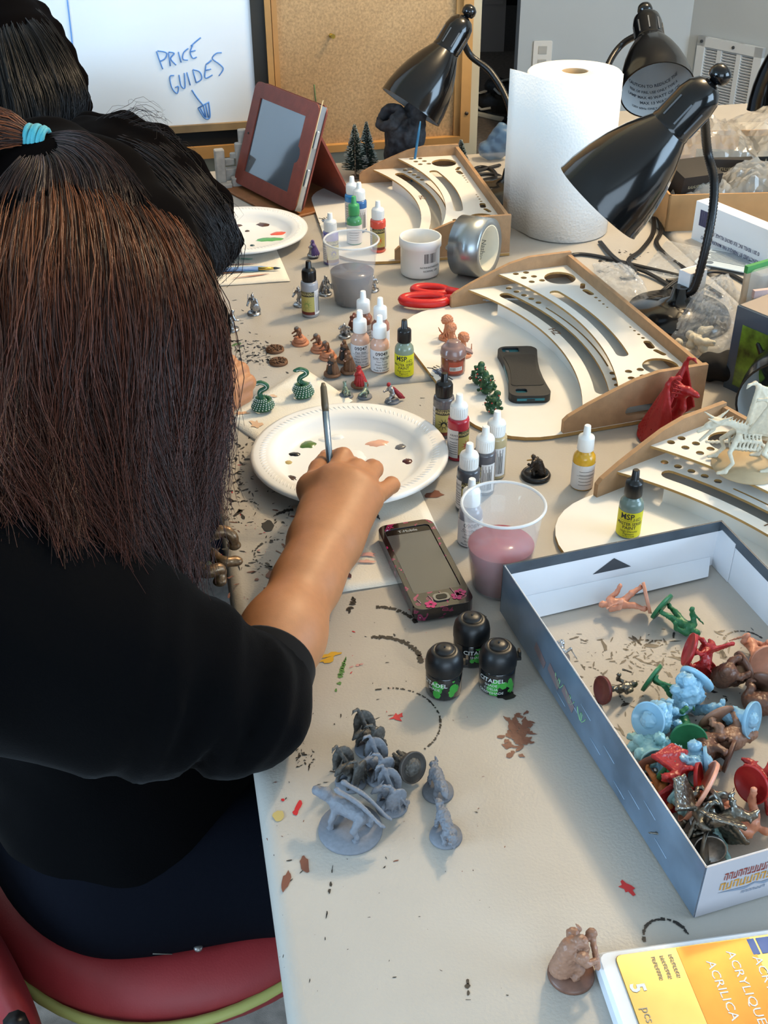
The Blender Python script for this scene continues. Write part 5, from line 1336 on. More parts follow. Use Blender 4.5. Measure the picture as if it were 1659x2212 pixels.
# --- serpent folk
def serpent_man(px, py, rz, lb):
    s = SDF(.55); c = [A(8.5 * math.cos(a) * (1 - .04 * a), 8.5 * math.sin(a) * (1 - .04 * a), 4.2 + .35 * a) for a in np.linspace(0, 9, 40)]
    s.chain(c, np.linspace(1.2, 3.2, 40), .6); s.cap(c[-1], (0, 0, 13), 3, 2.8, 1.5)
    t = SDF(.55); t.cap((0, 0, 12), (2, 0, 20), 2.9, 3.8, 1.).cap((2, -3.5, 20.5), (2, 3.5, 20.5), 2.3, 2.3, 1.).ell((5.5, 0, 22), (2.4, 2.1, 2.6)).cap((2, 4.2, 20.5), (5, 5.5, 15), 1.6, 1.3).cap((5, 5.5, 15), (9, 3.5, 13), 1.3, 1.1).cap((2, -4.2, 20.5), (6, -5.5, 16), 1.6, 1.3).cap((6, -5.5, 16), (10, -4, 14), 1.3, 1.2)
    h = SDF(.5); h.ell((4.6, 0, 23.4), (2.7, 2.6, 2.2)).cap((3, 0, 24), (.6, 0, 20), 1.8, 1.0)
    mini('serpent_folk_miniature', at(px, py), [('base', disc(12.2, 2.6), P_peach), ('tail', s.mesh('tail', DET, MM), P_peach), ('torso', t.mesh('torso', DET, MM), mat('brown_flesh_paint', '#7a5038', .55, noise=(400, .35))), ('hair', h.mesh('hair', DET, MM), mat('grey_hair_paint', '#6d6660', .6))], lb, rz, group='orange serpent folk')
serpent_man(649, 742, 3.3, 'orange serpent folk miniature with brown torso, leftmost of three')
serpent_man(690, 757, 3.4, 'orange serpent folk miniature with brown torso, between its two neighbours')
serpent_man(709, 773, 3.5, 'orange serpent folk miniature with brown torso, right behind the brown cloaked figures')
# --- cloaked figures
def cloaked(px, py, rz, lb, front, H=30., base=P_cloak, m=P_cloak, z=TZ, hair=None, group='brown cloaked figures', br=11.5, nm='cloaked_miniature'):
    s = SDF(.55); s.cap((-1, 0, 4), (0, 0, H * .74), 6.6, 3.6, 1.).ell((.3, 0, H * .9), (2.9, 2.7, 3.3)).cap((0, -4.6, H * .70), (0, 4.6, H * .70), 2.4, 2.4, 1.5)
    for a in np.linspace(1.1, 2 * PI - 1.1, 11):
        s.cap((8.2 * math.cos(a) - 1, 8.2 * math.sin(a), 3.2), (4.2 * math.cos(a + .3), 4.8 * math.sin(a + .3), H * .66), 1.5, .8, 1.)
    f = SDF(.55); f.cap((3.2, 0, 4), (2.2, 0, H * .64), 4.3, 2.6, 1.).ell((2.4, 0, H * .88), (1.8, 1.7, 2.2)).cap((2, 3.4, H * .62), (5.8, 1.6, H * .55), 1.7, 1.3).cap((2, -3.4, H * .62), (5.8, -1.6, H * .55), 1.7, 1.3)
    hd = SDF(.45); hd.ell((6.4, 1.7, H * .56), (1.2, 1.1, 1.2)).ell((6.4, -1.7, H * .56), (1.2, 1.1, 1.2)).ell((3.2, 0, H * .87), (1.5, 1.3, 1.7))
    return mini(nm, at(px, py, z), [('base', disc(br, 2.8), base), ('cloak', s.mesh('cloak', [(.2, 2.2)], MM), m), ('robe', f.mesh('robe', DET, MM), front), ('hands_and_face', hd.mesh('hands_and_face', None, MM), mat('pale_flesh_paint', '#c99a86', .55))], lb, rz, z=z, group=group)
P_dk = mat('dark_robe_paint', '#2b221d', .6)
cloaked(745, 783, 3.9, 'brown cloaked figure with a dark robe, rear of three', P_dk)
cloaked(754, 806, 3.7, 'brown cloaked figure, right of three beside the flesh bottles', P_cloak)
cloaked(718, 813, 4.0, 'brown cloaked figure, front left of three', P_dk)
cloaked(777, 837, .4 + 2.6, 'red robed figure miniature on a brown base behind the plate', P_red, m=mat('red_cape_paint', '#a8201f', .5, noise=(300, .2)), group='half painted figures behind the plate', H=28)
# --- silver quadrupeds, red and silver warrior
def beast(s, L=20., zb=9., z0=3., thick=1., head=1., tail=True, spread=3.4, neck=(5, 0, 4), k=1.):
    F_, B_ = A(L * .28, 0, zb + z0), A(-L * .30, 0, zb + z0 - .5)
    s.cap(B_, F_, 3.0 * thick, 3.8 * thick, k)
    N = F_ + A(*neck); s.cap(F_, N, 3.0 * thick, 2.2 * thick, k).ell(N + A(2, 0, .2), A(3.2, 2.1, 2.1) * head, k=k).cap(N + A(4, 0, -.4), N + A(6.5, 0, -1.2), 1.4 * head, .9 * head, k)
    for sg in (-1, 1):
        s.cap(N + A(.5, sg * 1.3, 1.5), N + A(-.6, sg * 1.9, 4), .9, .4, k)
        s.cap(F_ + A(-.5, sg * 2, -.5), (F_[0] + .5, sg * spread, z0 + zb * .45), 2.0 * thick, 1.3 * thick, k).cap((F_[0] + .5, sg * spread, z0 + zb * .45), (F_[0] + 1, sg * spread, z0 + .8), 1.3 * thick, 1.1 * thick, k).cap((F_[0] + 1, sg * spread, z0 + .8), (F_[0] + 3, sg * spread, z0 + .6), 1.2 * thick, .9 * thick, k)
        s.cap(B_ + A(0, sg * 2, -.3), (B_[0] + 1.8, sg * spread, z0 + zb * .55), 2.4 * thick, 1.5 * thick, k).cap((B_[0] + 1.8, sg * spread, z0 + zb * .55), (B_[0] - 1.5, sg * spread, z0 + zb * .3), 1.3 * thick, 1. * thick, k).cap((B_[0] - 1.5, sg * spread, z0 + zb * .3), (B_[0] - .6, sg * spread, z0 + .7), 1. * thick, 1. * thick, k).cap((B_[0] - .6, sg * spread, z0 + .7), (B_[0] + 1.6, sg * spread, z0 + .6), 1.1 * thick, .8 * thick, k)
    if tail: s.chain([B_, B_ + A(-5, 1, 1.5), B_ + A(-9, 3, 0), B_ + A(-12, 3, 2)], [1.6, 1.2, .9, .5], k)
    return F_, B_, N
for i, (px, py, rz, lb) in enumerate(((748, 856, 1.9, 'small silver green beast miniature on a grey base, left of the red robed figure'), (788, 858, 1.3, 'small silver green beast miniature on a grey base, right of the red robed figure'))):
    s = SDF(.5); beast(s, 15, 7, 2.4, .75, .8, neck=(1, 0, 6))
    mini('beast_miniature', at(px, py), [('base', disc(9.2, 2.4), P_grey), ('figure', s.mesh('figure', DET, MM), mat('silver_green_paint', '#7f8f80', .4, .5, noise=(500, .3)))], lb, rz, group='half painted figures behind the plate')
s = SDF(.5); hum(s, 25, 2.6, .95, 5, 5, (9, -4, 12), (4, 8, 11), 3, step=5)
h = SDF(.5); h.ell((4.6, 0, 25.2), (2.7, 2.5, 3.0)); c_ = SDF(.5); c_.cap((-2, 0, 18), (-11, 2, 6), 2.4, 3.4, 1).cap((-11, 2, 6), (-15, 3, 3.5), 3, 1.5, 1)
mini('warrior_miniature', at(847, 868), [('base', disc(9.2, 2.4), P_grey), ('figure', s.mesh('figure', DET, MM), P_silver), ('helmet', h.mesh('helmet', None, MM), P_red), ('cape', c_.mesh('cape', DET, MM), mat('crimson_cape_paint', '#8a1c26', .5))], 'red and silver warrior miniature at the rim of the plate', 3.6, group='half painted figures behind the plate')
# --- pewter figures on the far table
def pewter(px, py, rz, lb, seed=0, H=27., cloak=True, sword=(16, -10, 22), shield=False, z=TZ, br=10., m=P_silver, tilt=0., roll=0., group='bare metal figures', bm=None):
    s = SDF(.6); j = hum(s, H, 2.6, 1., 4.5, 2. + seed, (8, -6, 13), (5, 7, 12 + seed), 1., 1.05, 2.)
    if sword: s.cap((8, -6, 15.6), sword, .7, .45, .3)
    if cloak:
        for y in (-4.5, -2, 0, 2, 4.5): s.cap((-2.6, y * .7, H * .70), (-6.5, y * 1.5, 4.2), 1.5, 1.5, .8)
    if shield: s.ell((8.5, 7, 14), (1.6, 5.2, 6.2), (0, 0, .5))
    s.cap((j['hd'][0] - 1, 0, j['hd'][2] + 2), (j['hd'][0] - 2, 0, j['hd'][2] + 4.5), 1.0, .5)
    return mini('pewter_miniature', at(px, py, z), [('base', disc(br, 2.6), bm or m), ('figure', s.mesh('figure', DET, MM), m)], lb, rz, tilt, roll, z, group)
pewter(484, 690, 2.6, 'bare metal warrior miniature with twin blades beside the hair', 0, 26, False, (16, -12, 14))
pewter(502, 713, .4, 'bare metal cloaked swordsman miniature, nearest the dark paint smears', 1, 28, True, (14, -13, 17))
pewter(549, 678, 4.4, 'bare metal bulky wizard miniature right below the stained paper towel', 0, 29, True, (3, -6, 31), shield=True)
pewter(648, 660, 4.1, 'bare metal archer miniature with outstretched arm behind the grey bottle', 1, 27, False, (-8, -16, 24))
pewter(703, 636, 5.6, 'bare metal shield bearer miniature between the grey bottle and the muddy cup', 0, 27, True, (4, -6, 32), shield=True)
pewter(745, 728, 4.6, 'small bare metal crouching miniature left of the flesh bottles', 2, 18, True, None, br=9)
pewter(806, 628, 4.6, 'bare metal miniature half hidden right of the muddy cup', 0, 22, False, None, br=9)
cloaked(677, 556, 3.4, 'silver figure miniature in a purple cloak near the purple bottle', P_silver, 26, P_silver, mat('purple_cloak_paint', '#5a4a80', .5, noise=(300, .2)), group='bare metal figures', br=10)
s = SDF(.6); s.ell((0, 0, 13), (9, 8, 8)).ell((5, 3, 20), (6, 6, 6)).cap((0, 4, 8), (2, 7, 1), 3, 2.5).cap((0, -4, 8), (2, -7, 1), 3, 2.5).cap((6, 5, 10), (11, 8, 3), 2.5, 2)
mini('pale_creature_miniature', at(731, 615), [('figure', s.mesh('figure', [(.5, .9)], MM), mat('cream_primer', '#bdb8a4', .7, noise=(150, .1)))], 'pale cream lumpy creature miniature behind the muddy cup', 3.6)
cloaked(766, 712, 4.4, 'reddish brown figure miniature peeking out behind the white capped bottles', mat('rust_paint', '#7a4434', .55), 22, P_cloak, mat('rust_paint'), br=9.5)
# --- brain-headed creatures on the middle tray
def brain(px, py, rz, lb, H=34., sc=1.):
    s = SDF(.6)
    for i in range(9):
        a = 2 * PI * i / 9; s.chain([A(2.2 * math.cos(a), 2.2 * math.sin(a), H * .68), A(3.6 * math.cos(a + .4), 3.6 * math.sin(a + .4), H * .35), A(5.5 * math.cos(a + .9), 5.5 * math.sin(a + .9), 4)], [1.1, .9, 1.2])
    for i in range(4):
        a = 1.6 * i + .4; s.chain([A(4, 0, 5), A(9 * math.cos(a), 9 * math.sin(a), 4), A(11 * math.cos(a + .3), 11 * math.sin(a + .3), 9), A(12 * math.cos(a + .6), 12 * math.sin(a + .6), 15)], [1.2, 1.1, .9, .6])
    h = SDF(.55); h.ell((0, 0, H * .84), (7.4, 7.0, 6.2)).cap((-4, 0, H * .78), (4, 0, H * .78), 4.5, 4.5)
    mini('brain_creature_miniature', at(px, py, zt_), [('base', disc(11.5, 2.8), P_peach), ('tendrils', s.mesh('tendrils', None, MM), P_peach), ('brain', h.mesh('brain', [(.9, 1.15), (.4, 2.2)], MM), P_peach)], lb, rz, z=zt_, group='peach brain creatures')
brain(965, 731, .3, 'peach brain headed creature miniature with curling tendrils, left of three')
brain(974, 750, 1.6, 'peach brain headed creature miniature, tallest in the middle of three', 35)
brain(1000, 768, 2.4, 'peach brain headed creature miniature, right of three behind the wash pot', 33)
# --- green shambling mounds with red eyes
P_eye = mat('red_eye_paint', '#b03a30', .4)
def mound(px, py, rz, lb, seed):
    rs = random.Random(seed); s = SDF(.72); s.cap((0, 0, 5), (2, 0, 16), 9, 6).ell((5, 0, 22), (4.6, 4.2, 4.4)); ey = MB(); wh = MB()
    for _ in range(26):
        a, q = rs.random() * 6.3, rs.random(); z = 3 + 17 * q; R0 = 11.5 - 6 * q; s.ell((R0 * math.cos(a), R0 * math.sin(a), z), (2.4, 2.4, 2.2), k=.6)
    for i in range(30):
        a, q = rs.random() * 6.3, rs.random(); z = 4 + 18 * q; R0 = 13.2 - 6.2 * q
        (ey if i % 4 == 0 else wh).sphere((R0 * math.cos(a) * MM, R0 * math.sin(a) * MM, z * MM), .0011 if i % 4 == 0 else .0006, 8, 5)
    mini('green_mound_miniature', at(px, py, zt_), [('body', s.mesh('body', DET, MM), P_dgreen), ('eyes', ey.mesh('eyes'), P_eye), ('white_specks', wh.mesh('white_specks'), P_dot)], lb, rz, z=zt_, group='green shambling mounds')
mound(1034, 831, 1., 'green lumpy plant monster miniature, farthest of the three', 1); mound(1051, 851, 2., 'green lumpy plant monster miniature, between its two neighbours', 2); mound(1064, 893, .4, 'green lumpy plant monster miniature, nearest the printed logo', 3)
# --- dark figure on a clicky black base
s = SDF(.5); hum(s, 26, 4, 1.15, 5, 6, (7, -6, 12), (7, 6, 13), 3); s.cap((-3, 0, 20), (-7, 0, 8), 4, 5, 1.5)
g_ = SDF(.45); g_.cap((7, -6, 17), (13, -3, 16), 1, .7).ell((6, 1.5, 26), (1.2, .9, .8))
mini('dark_miniature', at(1157, 1030), [('base', MB().lathe([(0, 0), (.0165, 0), (.017, .003), (.0155, .0055), (.013, .0058), (.013, .0045), (0, .0045)], 36, cap0=False).mesh('base'), P_black), ('figure', s.mesh('figure', DET, MM), mat('dark_bronze_paint', '#3b332d', .35, .5, noise=(500, .4))), ('gold_trim', g_.mesh('gold_trim', None, MM), mat('gold_trim_paint', '#a07a35', .35, .7))], 'dark armoured figure miniature on a round black base near the yellow bottle', 2.6)
# --- red dragon with raised wings
def red_dragon():
    s = SDF(.9); s.cap((-6, 0, 12), (8, 0, 22), 9, 8, 3).chain([A(8, 0, 22), A(14, 0, 34), A(13, 0, 46), A(18, 0, 52)], [7, 5, 4, 4.5], 2).ell((23, 0, 51), (7, 3.5, 3.2), (0, .3, 0))
    for a in (-.5, 0, .5): s.cap((14, 3 * a, 54), (6, 8 * a, 60 - 4 * abs(a)), 1.4, .6)
    for sg in (-1, 1):
        for i in range(3): s.cap((15, sg * 2.5, 52 - 3 * i), (6 - i, sg * 7, 55 - 5 * i), 1.2, .5)
        s.cap((4, sg * 6, 14), (12, sg * 11, 8), 4.5, 3, 1.5).cap((12, sg * 11, 8), (14, sg * 11, 2), 2.6, 2.4, 1).cap((14, sg * 11, 2), (20, sg * 11, 1.6), 2.2, 1.4, 1)
        s.cap((-8, sg * 5, 12), (-4, sg * 12, 10), 5, 3.4, 1.5).cap((-4, sg * 12, 10), (-8, sg * 12, 2), 3, 2.2, 1)
    s.chain([A(-6, 0, 10), A(-16, 4, 4), A(-20, 14, 3.5), A(-10, 22, 3.5), A(4, 22, 4)], [7, 4.5, 3.5, 2.6, 1.2], 2)
    w = SDF(1.2)
    for sg in (-1, 1):
        el = A(6, sg * 24, 66); wing(w, A(0, sg * 6, 26), el, [A(18, sg * 30, 22), A(6, sg * 34, 8), A(-10, sg * 28, 6), A(-18, sg * 14, 12)], .9, 1.6, 1.2)
        w.chain([el, A(8, sg * 23, 72), A(14, sg * 20, 74), A(18, sg * 18, 71)], [1.8, 1.5, 1.1, .5])
    return s.mesh('body', [(.35, 1.3)], MM), w.mesh('wings', [(.25, 1.8)], MM)
a, b = red_dragon()
mini('red_dragon_miniature', at(1428, 944), [('base', disc(29, 4.5), P_red), ('body', scaled(a, 1.28), P_red), ('wings', scaled(b, 1.28), P_red)], 'large red dragon miniature with raised wings beside the middle tray', rz=-.55)
# --- bone coloured skeletal dragon on a tan disc, standing on the near tray
def bone_dragon():
    s = SDF(.95); sp = [A(-18, 0, 30), A(-8, 0, 34), A(4, 0, 36), A(14, 0, 40), A(22, 0, 44), A(30, 0, 45)]
    s.chain(sp, [2.4, 2.8, 3, 2.8, 2.6, 2.6], 1)
    for i in range(16):
        t = i / 15; p = A(-18 + 46 * t, 0, 32 + 14 * t); s.cap(p + A(0, 0, 1), p + A(-2, 0, 5), 1.1, .5)
    for i in range(7):
        x = -6 + 3.4 * i; zt2_ = 34 + .5 * i
        for sg in (-1, 1): s.chain([A(x, sg * 1, zt2_), A(x + 1, sg * 8, zt2_ - 5), A(x + 2, sg * 8, zt2_ - 13), A(x + 3, sg * 2, zt2_ - 18)], [1.1, 1.1, 1.0, .9])
    s.cap((-8, 0, 18), (16, 0, 20), 2.2, 2.6, 1); s.ell((2, 0, 25), (9, 4.5, 6))
    s.ell((36, 0, 44), (8, 4, 4), (0, .35, 0)).cap((38, 0, 43), (48, 0, 37), 3.2, 1.6, 1).cap((35, 0, 39), (45, 0, 28), 2, 1.4, 1)
    for sg in (-1, 1):
        s.cap((34, sg * 3, 47), (44, sg * 6, 53), 1.6, .5).cap((32, sg * 3, 47), (22, sg * 6, 54), 1.8, .6).ell((39, sg * 3, 44), (1.6, 1.4, 1.4), neg=True)
        s.chain([A(14, sg * 5, 34), A(22, sg * 12, 22), A(18, sg * 13, 12), A(24, sg * 14, 4)], [2.6, 1.9, 1.6, 1.8], 1); s.cap((24, sg * 14, 4), (30, sg * 14, 3), 2.2, 1.6)
        s.chain([A(-16, sg * 4, 30), A(-8, sg * 12, 20), A(-18, sg * 13, 12), A(-14, sg * 14, 4)], [2.8, 2.0, 1.6, 1.8], 1); s.cap((-14, sg * 14, 4), (-8, sg * 14, 3), 2.2, 1.6)
        wing(s, A(4, sg * 5, 38), A(-4, sg * 16, 70), [A(-30, sg * 22, 60), A(-34, sg * 20, 44), A(-30, sg * 14, 34)], .8, 1.7, 1.2); s.chain([A(-4, sg * 16, 70), A(0, sg * 15, 74), A(6, sg * 13, 73), A(8, sg * 12, 70)], [2, 1.6, 1.2, .6])
    tl = [A(-18, 0, 30), A(-28, -6, 24), A(-26, -20, 16), A(-8, -30, 10), A(14, -30, 8), A(30, -24, 12)]
    P = [np.array(v) for v in spline([Vector(v) for v in tl], 8)]; s.chain(P, np.linspace(2.8, .9, len(P)), .5)
    for i in range(2, len(P), 2): s.ell(P[i], A(1.5, 1.5, 1.5) * (2.4 - 1.4 * i / len(P)), k=.3)
    return s.mesh('skeleton', [(.3, 1.6)], MM)
bd = on_tray(o3_, u3, .05, .148, .047)
bdp = T(1612, 1008, bd.z)
mini('bone_dragon_miniature', (bdp.x, bdp.y), [('base', disc(37, 3.4, False), P_tan), ('skeleton', scaled(bone_dragon(), 1.22), P_bone)], 'bone coloured skeletal dragon miniature on a round tan base', rz=PI + .05, z=bd.z)
# --- grey primed monsters in front of the elbow
def winged(px, py, rz, lb, m, seed=0, sc=1.):
    s = SDF(.6); s.cap((-4, 0, 8), (3, 0, 17), 5.6, 5.2, 2).cap((3, 0, 17), (8, 0, 22), 4, 2.8, 2).ell((11.5, 0, 22), (4.4, 2.6, 2.6), (0, .35, 0)).cap((13, 0, 21), (16, 0, 19), 1.6, 1)
    for sg in (-1, 1):
        s.cap((9, sg * 1.6, 24), (5, sg * 3, 27.5), .9, .4).cap((3, sg * 4, 14), (8, sg * 6, 8), 2.2, 1.6).cap((8, sg * 6, 8), (9, sg * 6, 3.4), 1.5, 1.4).cap((-4, sg * 4, 8), (1, sg * 7, 7), 3, 2).cap((1, sg * 7, 7), (-1, sg * 7.5, 3.4), 1.8, 1.5)
    s.chain([A(-7, 0, 7), A(-12, 3, 4.4), A(-9, 9, 4.2)], [3, 1.8, .8])
    w = SDF(.72)
    for sg in (-1, 1):
        el = A(3, sg * 10.5, 31 + seed); w.ell((-1, sg * 9.5, 17.5 + seed * .5), (9.5, 3.0, 13.5 + seed * .5), (sg * -.18, .12, sg * .25), 1.).ell((3.5, sg * 6.5, 18), (7, 2.6, 12), (sg * -.1, 0, 0), 1., neg=True)
        w.cap((-1, sg * 4, 17), el, 1.8, 1.5, 1.)
        for tx, tz in ((8, 11), (3, 6.5), (-4, 5.5), (-9.5, 9)): w.cap(el, (tx, sg * 11.6, tz), 1.1, .7, .8).cap((tx * .5, sg * 12.6, 20), (tx, sg * 11.6, tz), .9, .6, .8)
        w.chain([el, A(4.5, sg * 11, 35 + seed), A(8.5, sg * 10, 36 + seed), A(11, sg * 9, 33.5 + seed)], [1.4, 1.2, .9, .4])
    return mini('winged_monster_miniature', at(px, py), [('base', disc(12.8, 2.8), P_grey), ('body', s.mesh('body', DET, MM), m), ('wings', w.mesh('wings', [(.35, 1.3)], MM), m)], lb, rz, group='grey primed monsters')
winged(799, 1618, 3.7, 'grey winged monster miniature with one tall wing, farthest of the grey group', P_dgrey, 3)
winged(758, 1690, 3.9, 'dark washed grey winged monster miniature at the left of the grey group', P_dgrey)
winged(820, 1678, 3.5, 'pale grey winged monster miniature in the middle of the grey group', P_grey, 2)
winged(846, 1742, 3.4, 'pale grey winged monster miniature crouching on a round base, right of the large one', P_grey)
s = SDF(.6); s.cap((0, 0, 5), (0, 0, 22), 9, 5, 3)
for i in range(10): a = .63 * i; s.cap((6 * math.cos(a), 6 * math.sin(a), 6), (8 * math.cos(a + .4), 8 * math.sin(a + .4), 20), 2.4, 1.6)
qx, qy = at(893, 1690); mini('toppled_miniature', (qx, qy), [('base', disc(13.2, 3.2), mat('brown_grey_base', '#4a443f', .5)), ('figure', s.mesh('figure', [(.6, 1.2)], MM), P_dgrey)], 'toppled dark grey miniature showing the hollow underside of its base', rz=2.3, tilt=1.95, group='grey primed monsters')
def wolf(px, py, rz, lb):
    s = SDF(.55); F_, B_, N = beast(s, 25, 11, 2.8, 1.15, 1.15, neck=(6, 0, 2.5), spread=4); s.cap(F_ + A(0, 0, 2), B_ + A(4, 0, 2.5), 3, 2, 2); s.chain([B_, B_ + A(-6, 0, 0), B_ + A(-11, 1, -3)], [2.2, 2.4, .9], 1.5)
    mini('wolf_miniature', at(px, py), [('base', disc(12.7, 2.8), P_grey), ('figure', scaled(s.mesh('figure', [(.6, 1.2), (.4, 2.4)], MM), 1.15), P_grey)], lb, rz, group='grey primed monsters')
wolf(946, 1712, -1.35, 'grey wolf miniature on a round base, farther of the two wolves'); wolf(963, 1808, 1.85, 'grey wolf miniature on a round base, nearer of the two wolves')
s = SDF(.8); F_, B_, N = beast(s, 38, 19, 3, 1.8, 1.75, tail=False, spread=9.5, neck=(10, 2, 6)); s.cap(N + A(0, 0, 2), N + A(9, 0, -1), 5, 3.4, 2).ell(N + A(8, 0, 1), (4, 3.6, 3.4)); s.cap(F_ + A(0, 0, 3), B_ + A(0, 0, 2), 5.5, 4.5, 3)
for i in range(8): s.torus(F_ + A(4 - 2.4 * i * .6, 0, 2), 5.6, .5, (0, PI / 2, 0), .5)
w = SDF(.8)
for sg in (-1, 1):
    yw = 2. if sg > 0 else -7.; el = F_ + A(-2, yw, 17); en = B_ + A(-17, yw - 2, 1); mid = (el + en) / 2 + A(0, 0, 5); P_ = [np.array(v) for v in spline([Vector(el), Vector(mid), Vector(en)], 8)]
    w.chain(P_, [1.8] * 6 + list(np.linspace(1.7, .8, len(P_) - 6)), .8); w.ell(el + A(1.5, 0, 1), (2.2, 2.2, 2.2))
    lowr = [p - A(2, 1.5, 5 * math.sin(PI * (i + 1) / (len(P_) + 2))) for i, p in enumerate(P_)]
    for i in range(0, len(P_) - 2, 2): w.tri(P_[i], P_[i + 2], lowr[i + 1], .9, 1.).tri(lowr[i + 1], P_[i + 2], lowr[min(i + 3, len(P_) - 1)], .9, 1.).cap(P_[i], lowr[i + 1], .9, .6, .6)
    w.chain([p for p in lowr], 1.0, .8)
mini('manticore_miniature', at(757, 1793), [('base', disc(24.8, 3.2), P_grey), ('body', s.mesh('body', [(.45, 1.2), (.25, 2.6)], MM), P_grey), ('wings', w.mesh('wings', [(.3, 1.4)], MM), P_grey)], 'largest grey winged beast miniature standing on a wide round base', rz=2.55, group='grey primed monsters')
# --- brown warrior at the bottom
s = SDF(.75); hum(s, 40, 3.5, 1.75, 7, 4, (12, -8, 19), (13, 8, 21), 6, 1.9); s.cap((14, -9, 17), (16, 10, 26), 2.2, 2.2).ell((15.5, 9.5, 27), (4, 3.6, 4)); s.cap((-3, 0, 30), (-8, 0, 10), 7, 8, 3).cap((5, 0, 33), (8, 0, 24), 4, 3, 2)
for sg in (-1, 1): s.ell((2, sg * 9.5, 31), (4.6, 4.2, 4)); s.cap((4, sg * 4, 42), (2, sg * 6.5, 45), 1.6, .8)
mini('brown_warrior_miniature', at(1233, 2105), [('base', disc(16, 3.6), P_brown), ('figure', s.mesh('figure', [(.5, 1.1), (.3, 2.4)], MM), P_lbrown)], 'brown plastic armoured warrior miniature standing beside the gold paint set', rz=.2)
# ------------------------------------------------------------------ miniatures lying in the game box
GB = 'plastic miniatures lying in the game box'
def figure_mesh(kind, seed, big=1.):
    s = SDF(.70 * max(1, big * .9)); rs = random.Random(seed); f = lambda a: a * (.8 + .4 * rs.random())
    if kind == 'human':
        j = hum(s, 29 * big, 3, 1.05 * big, 6 * big, 3, (f(10) * big, -7 * big, 15 * big), (f(7) * big, 8 * big, 13 * big), 0, step=4 * big)
        if big < 1.2: s.cap((10, -7, 18), (rs.uniform(-4, 14), -12, 30), .8, .6)
    elif kind == 'archer':
        j = hum(s, 29, 3, .95, 6, 1, (4, -10, 20), (11, 8, 19), 0, step=5)
        bow = [A(11 - 5 * abs(t) ** 1.6, 8 + 2 * t, 22 + 13 * t) for t in np.linspace(-1, 1, 12)]; s.chain(bow, .75, .3); s.cap((-3, 0, 20), (-5, 2, 30), 1.6, 1.2)
    elif kind == 'bear':
        beast(s, 26, 12, 3, 1.75, 1.5, tail=False, spread=6, neck=(6, 0, 3)); s.ell((0, 0, 18), (11, 7.5, 6.5))
        return s.mesh('figure', [(.6, 1.1), (.35, 2.6)], MM)
    elif kind == 'elemental':
        s.cap((0, 0, 3), (0, 0, 14), 6, 8, 3)
        for i in range(26):
            a, q = rs.random() * 6.3, rs.random(); s.ell((7 * math.cos(a) + rs.gauss(0, 2), 7 * math.sin(a) + rs.gauss(0, 2), 6 + 26 * q), (3.6 * (1.2 - q * .6),) * 3, k=1.)
        s.cap((0, 0, 14), (6, 3, 32), 7, 3, 2)
        return s.mesh('figure', [(.8, .9), (.5, 2.2)], MM)
    elif kind == 'wave':
        s.chain([A(0, 0, 3), A(1, 0, 14), A(-2, 2, 26), A(2, 1, 38), A(4, 0, 46)], [6, 5, 4, 3, 1.4], 2)
        for i in range(18):
            q = rs.random(); s.ell((rs.gauss(0, 3), rs.gauss(0, 3), 6 + 34 * q), (2.6 - 1.2 * q,) * 3, k=.8)
        return s.mesh('figure', [(.6, 1.1), (.4, 2.6)], MM)
    elif kind == 'drake':
        beast(s, 24, 10, 3, 1.2, 1.2, spread=6); wing(s, A(2, 4, 15), A(6, 12, 26), [A(-8, 20, 18), A(-12, 16, 10), A(-6, 6, 10)], .7, 1.1); wing(s, A(2, -4, 15), A(6, -12, 26), [A(-8, -20, 18), A(-12, -16, 10), A(-6, -6, 10)], .7, 1.1)
    return s.mesh('figure', [(.4 * big, 1.5 / big), (.25, 3)], MM)
_fm = {}
def fig_cached(kind, seed, big, K):
    key = kind if kind in ('bear', 'drake') else (kind, seed, big)      # identical casts share one mesh
    if key not in _fm: _fm[key] = scaled(figure_mesh(kind, seed, big), K)
    return _fm[key]
def lying(px, py, deg, kind, m, label, base_r=12.5, tilt=102, roll=0., seed=0, big=1., z=TZ, bm=None, nm=None, lift=0.):
    "deg = direction (seen from above, 0 = right, 90 = away) in which the head points"
    q = at(px, py, z + .018 + lift); v = Vector((*q, 0)) - Vector((c0.x, c0.y, 0)); lx, ly = v.dot(bx), v.dot(by)
    lx, ly = min(max(lx, .05 if kind == 'drake' else .034), bw - .004), min(max(ly, -bl + .030), -.018); w_ = c0 + bx * lx + by * ly; q = (w_.x, w_.y)
    z = TZ + .0034 + .0075 * min(1, max(0, (q[1] - .5) / .36)); K = 1.3
    return mini(nm or {'human': 'human_miniature', 'archer': 'archer_miniature', 'bear': 'bear_miniature', 'elemental': 'elemental_miniature', 'wave': 'elemental_miniature', 'drake': 'drake_miniature'}[kind], q,
                [('base', disc(base_r * 1.08, 3. * max(1, big * .7)), bm or m), ('figure', fig_cached(kind, seed, big, K), m)], label, math.radians(deg), math.radians(tilt + 6), roll * .5 + {'human': PI - .3, 'archer': PI - .3, 'bear': 1.4, 'drake': 1.4}.get(kind, 0.), z, GB, lift)
lying(1398, 1305, 178, 'human', P_pink, 'salmon plastic robed figure lying on the loose flap of the box', 14, 100, .4, 1, 1.1, lift=.004)
lying(1425, 1322, -42, 'human', P_green, 'green plastic figure lying near the salmon robed figure', 13.5, 103, 1.2, 2, 1.05)
pewter(1206, 1424, .2, 'small bare metal spearman miniature standing in the corner of the box', 0, 17, False, (14, -10, 5), br=10.5, group=GB, z=TZ + .0105)
lying(1200, 1520, 20, 'human', P_silver2, 'toppled metal miniature with a dark red base against the long box wall', 11.5, 96, .5, 4, .8, bm=mat('maroon_base', '#5b1f1c', .5))
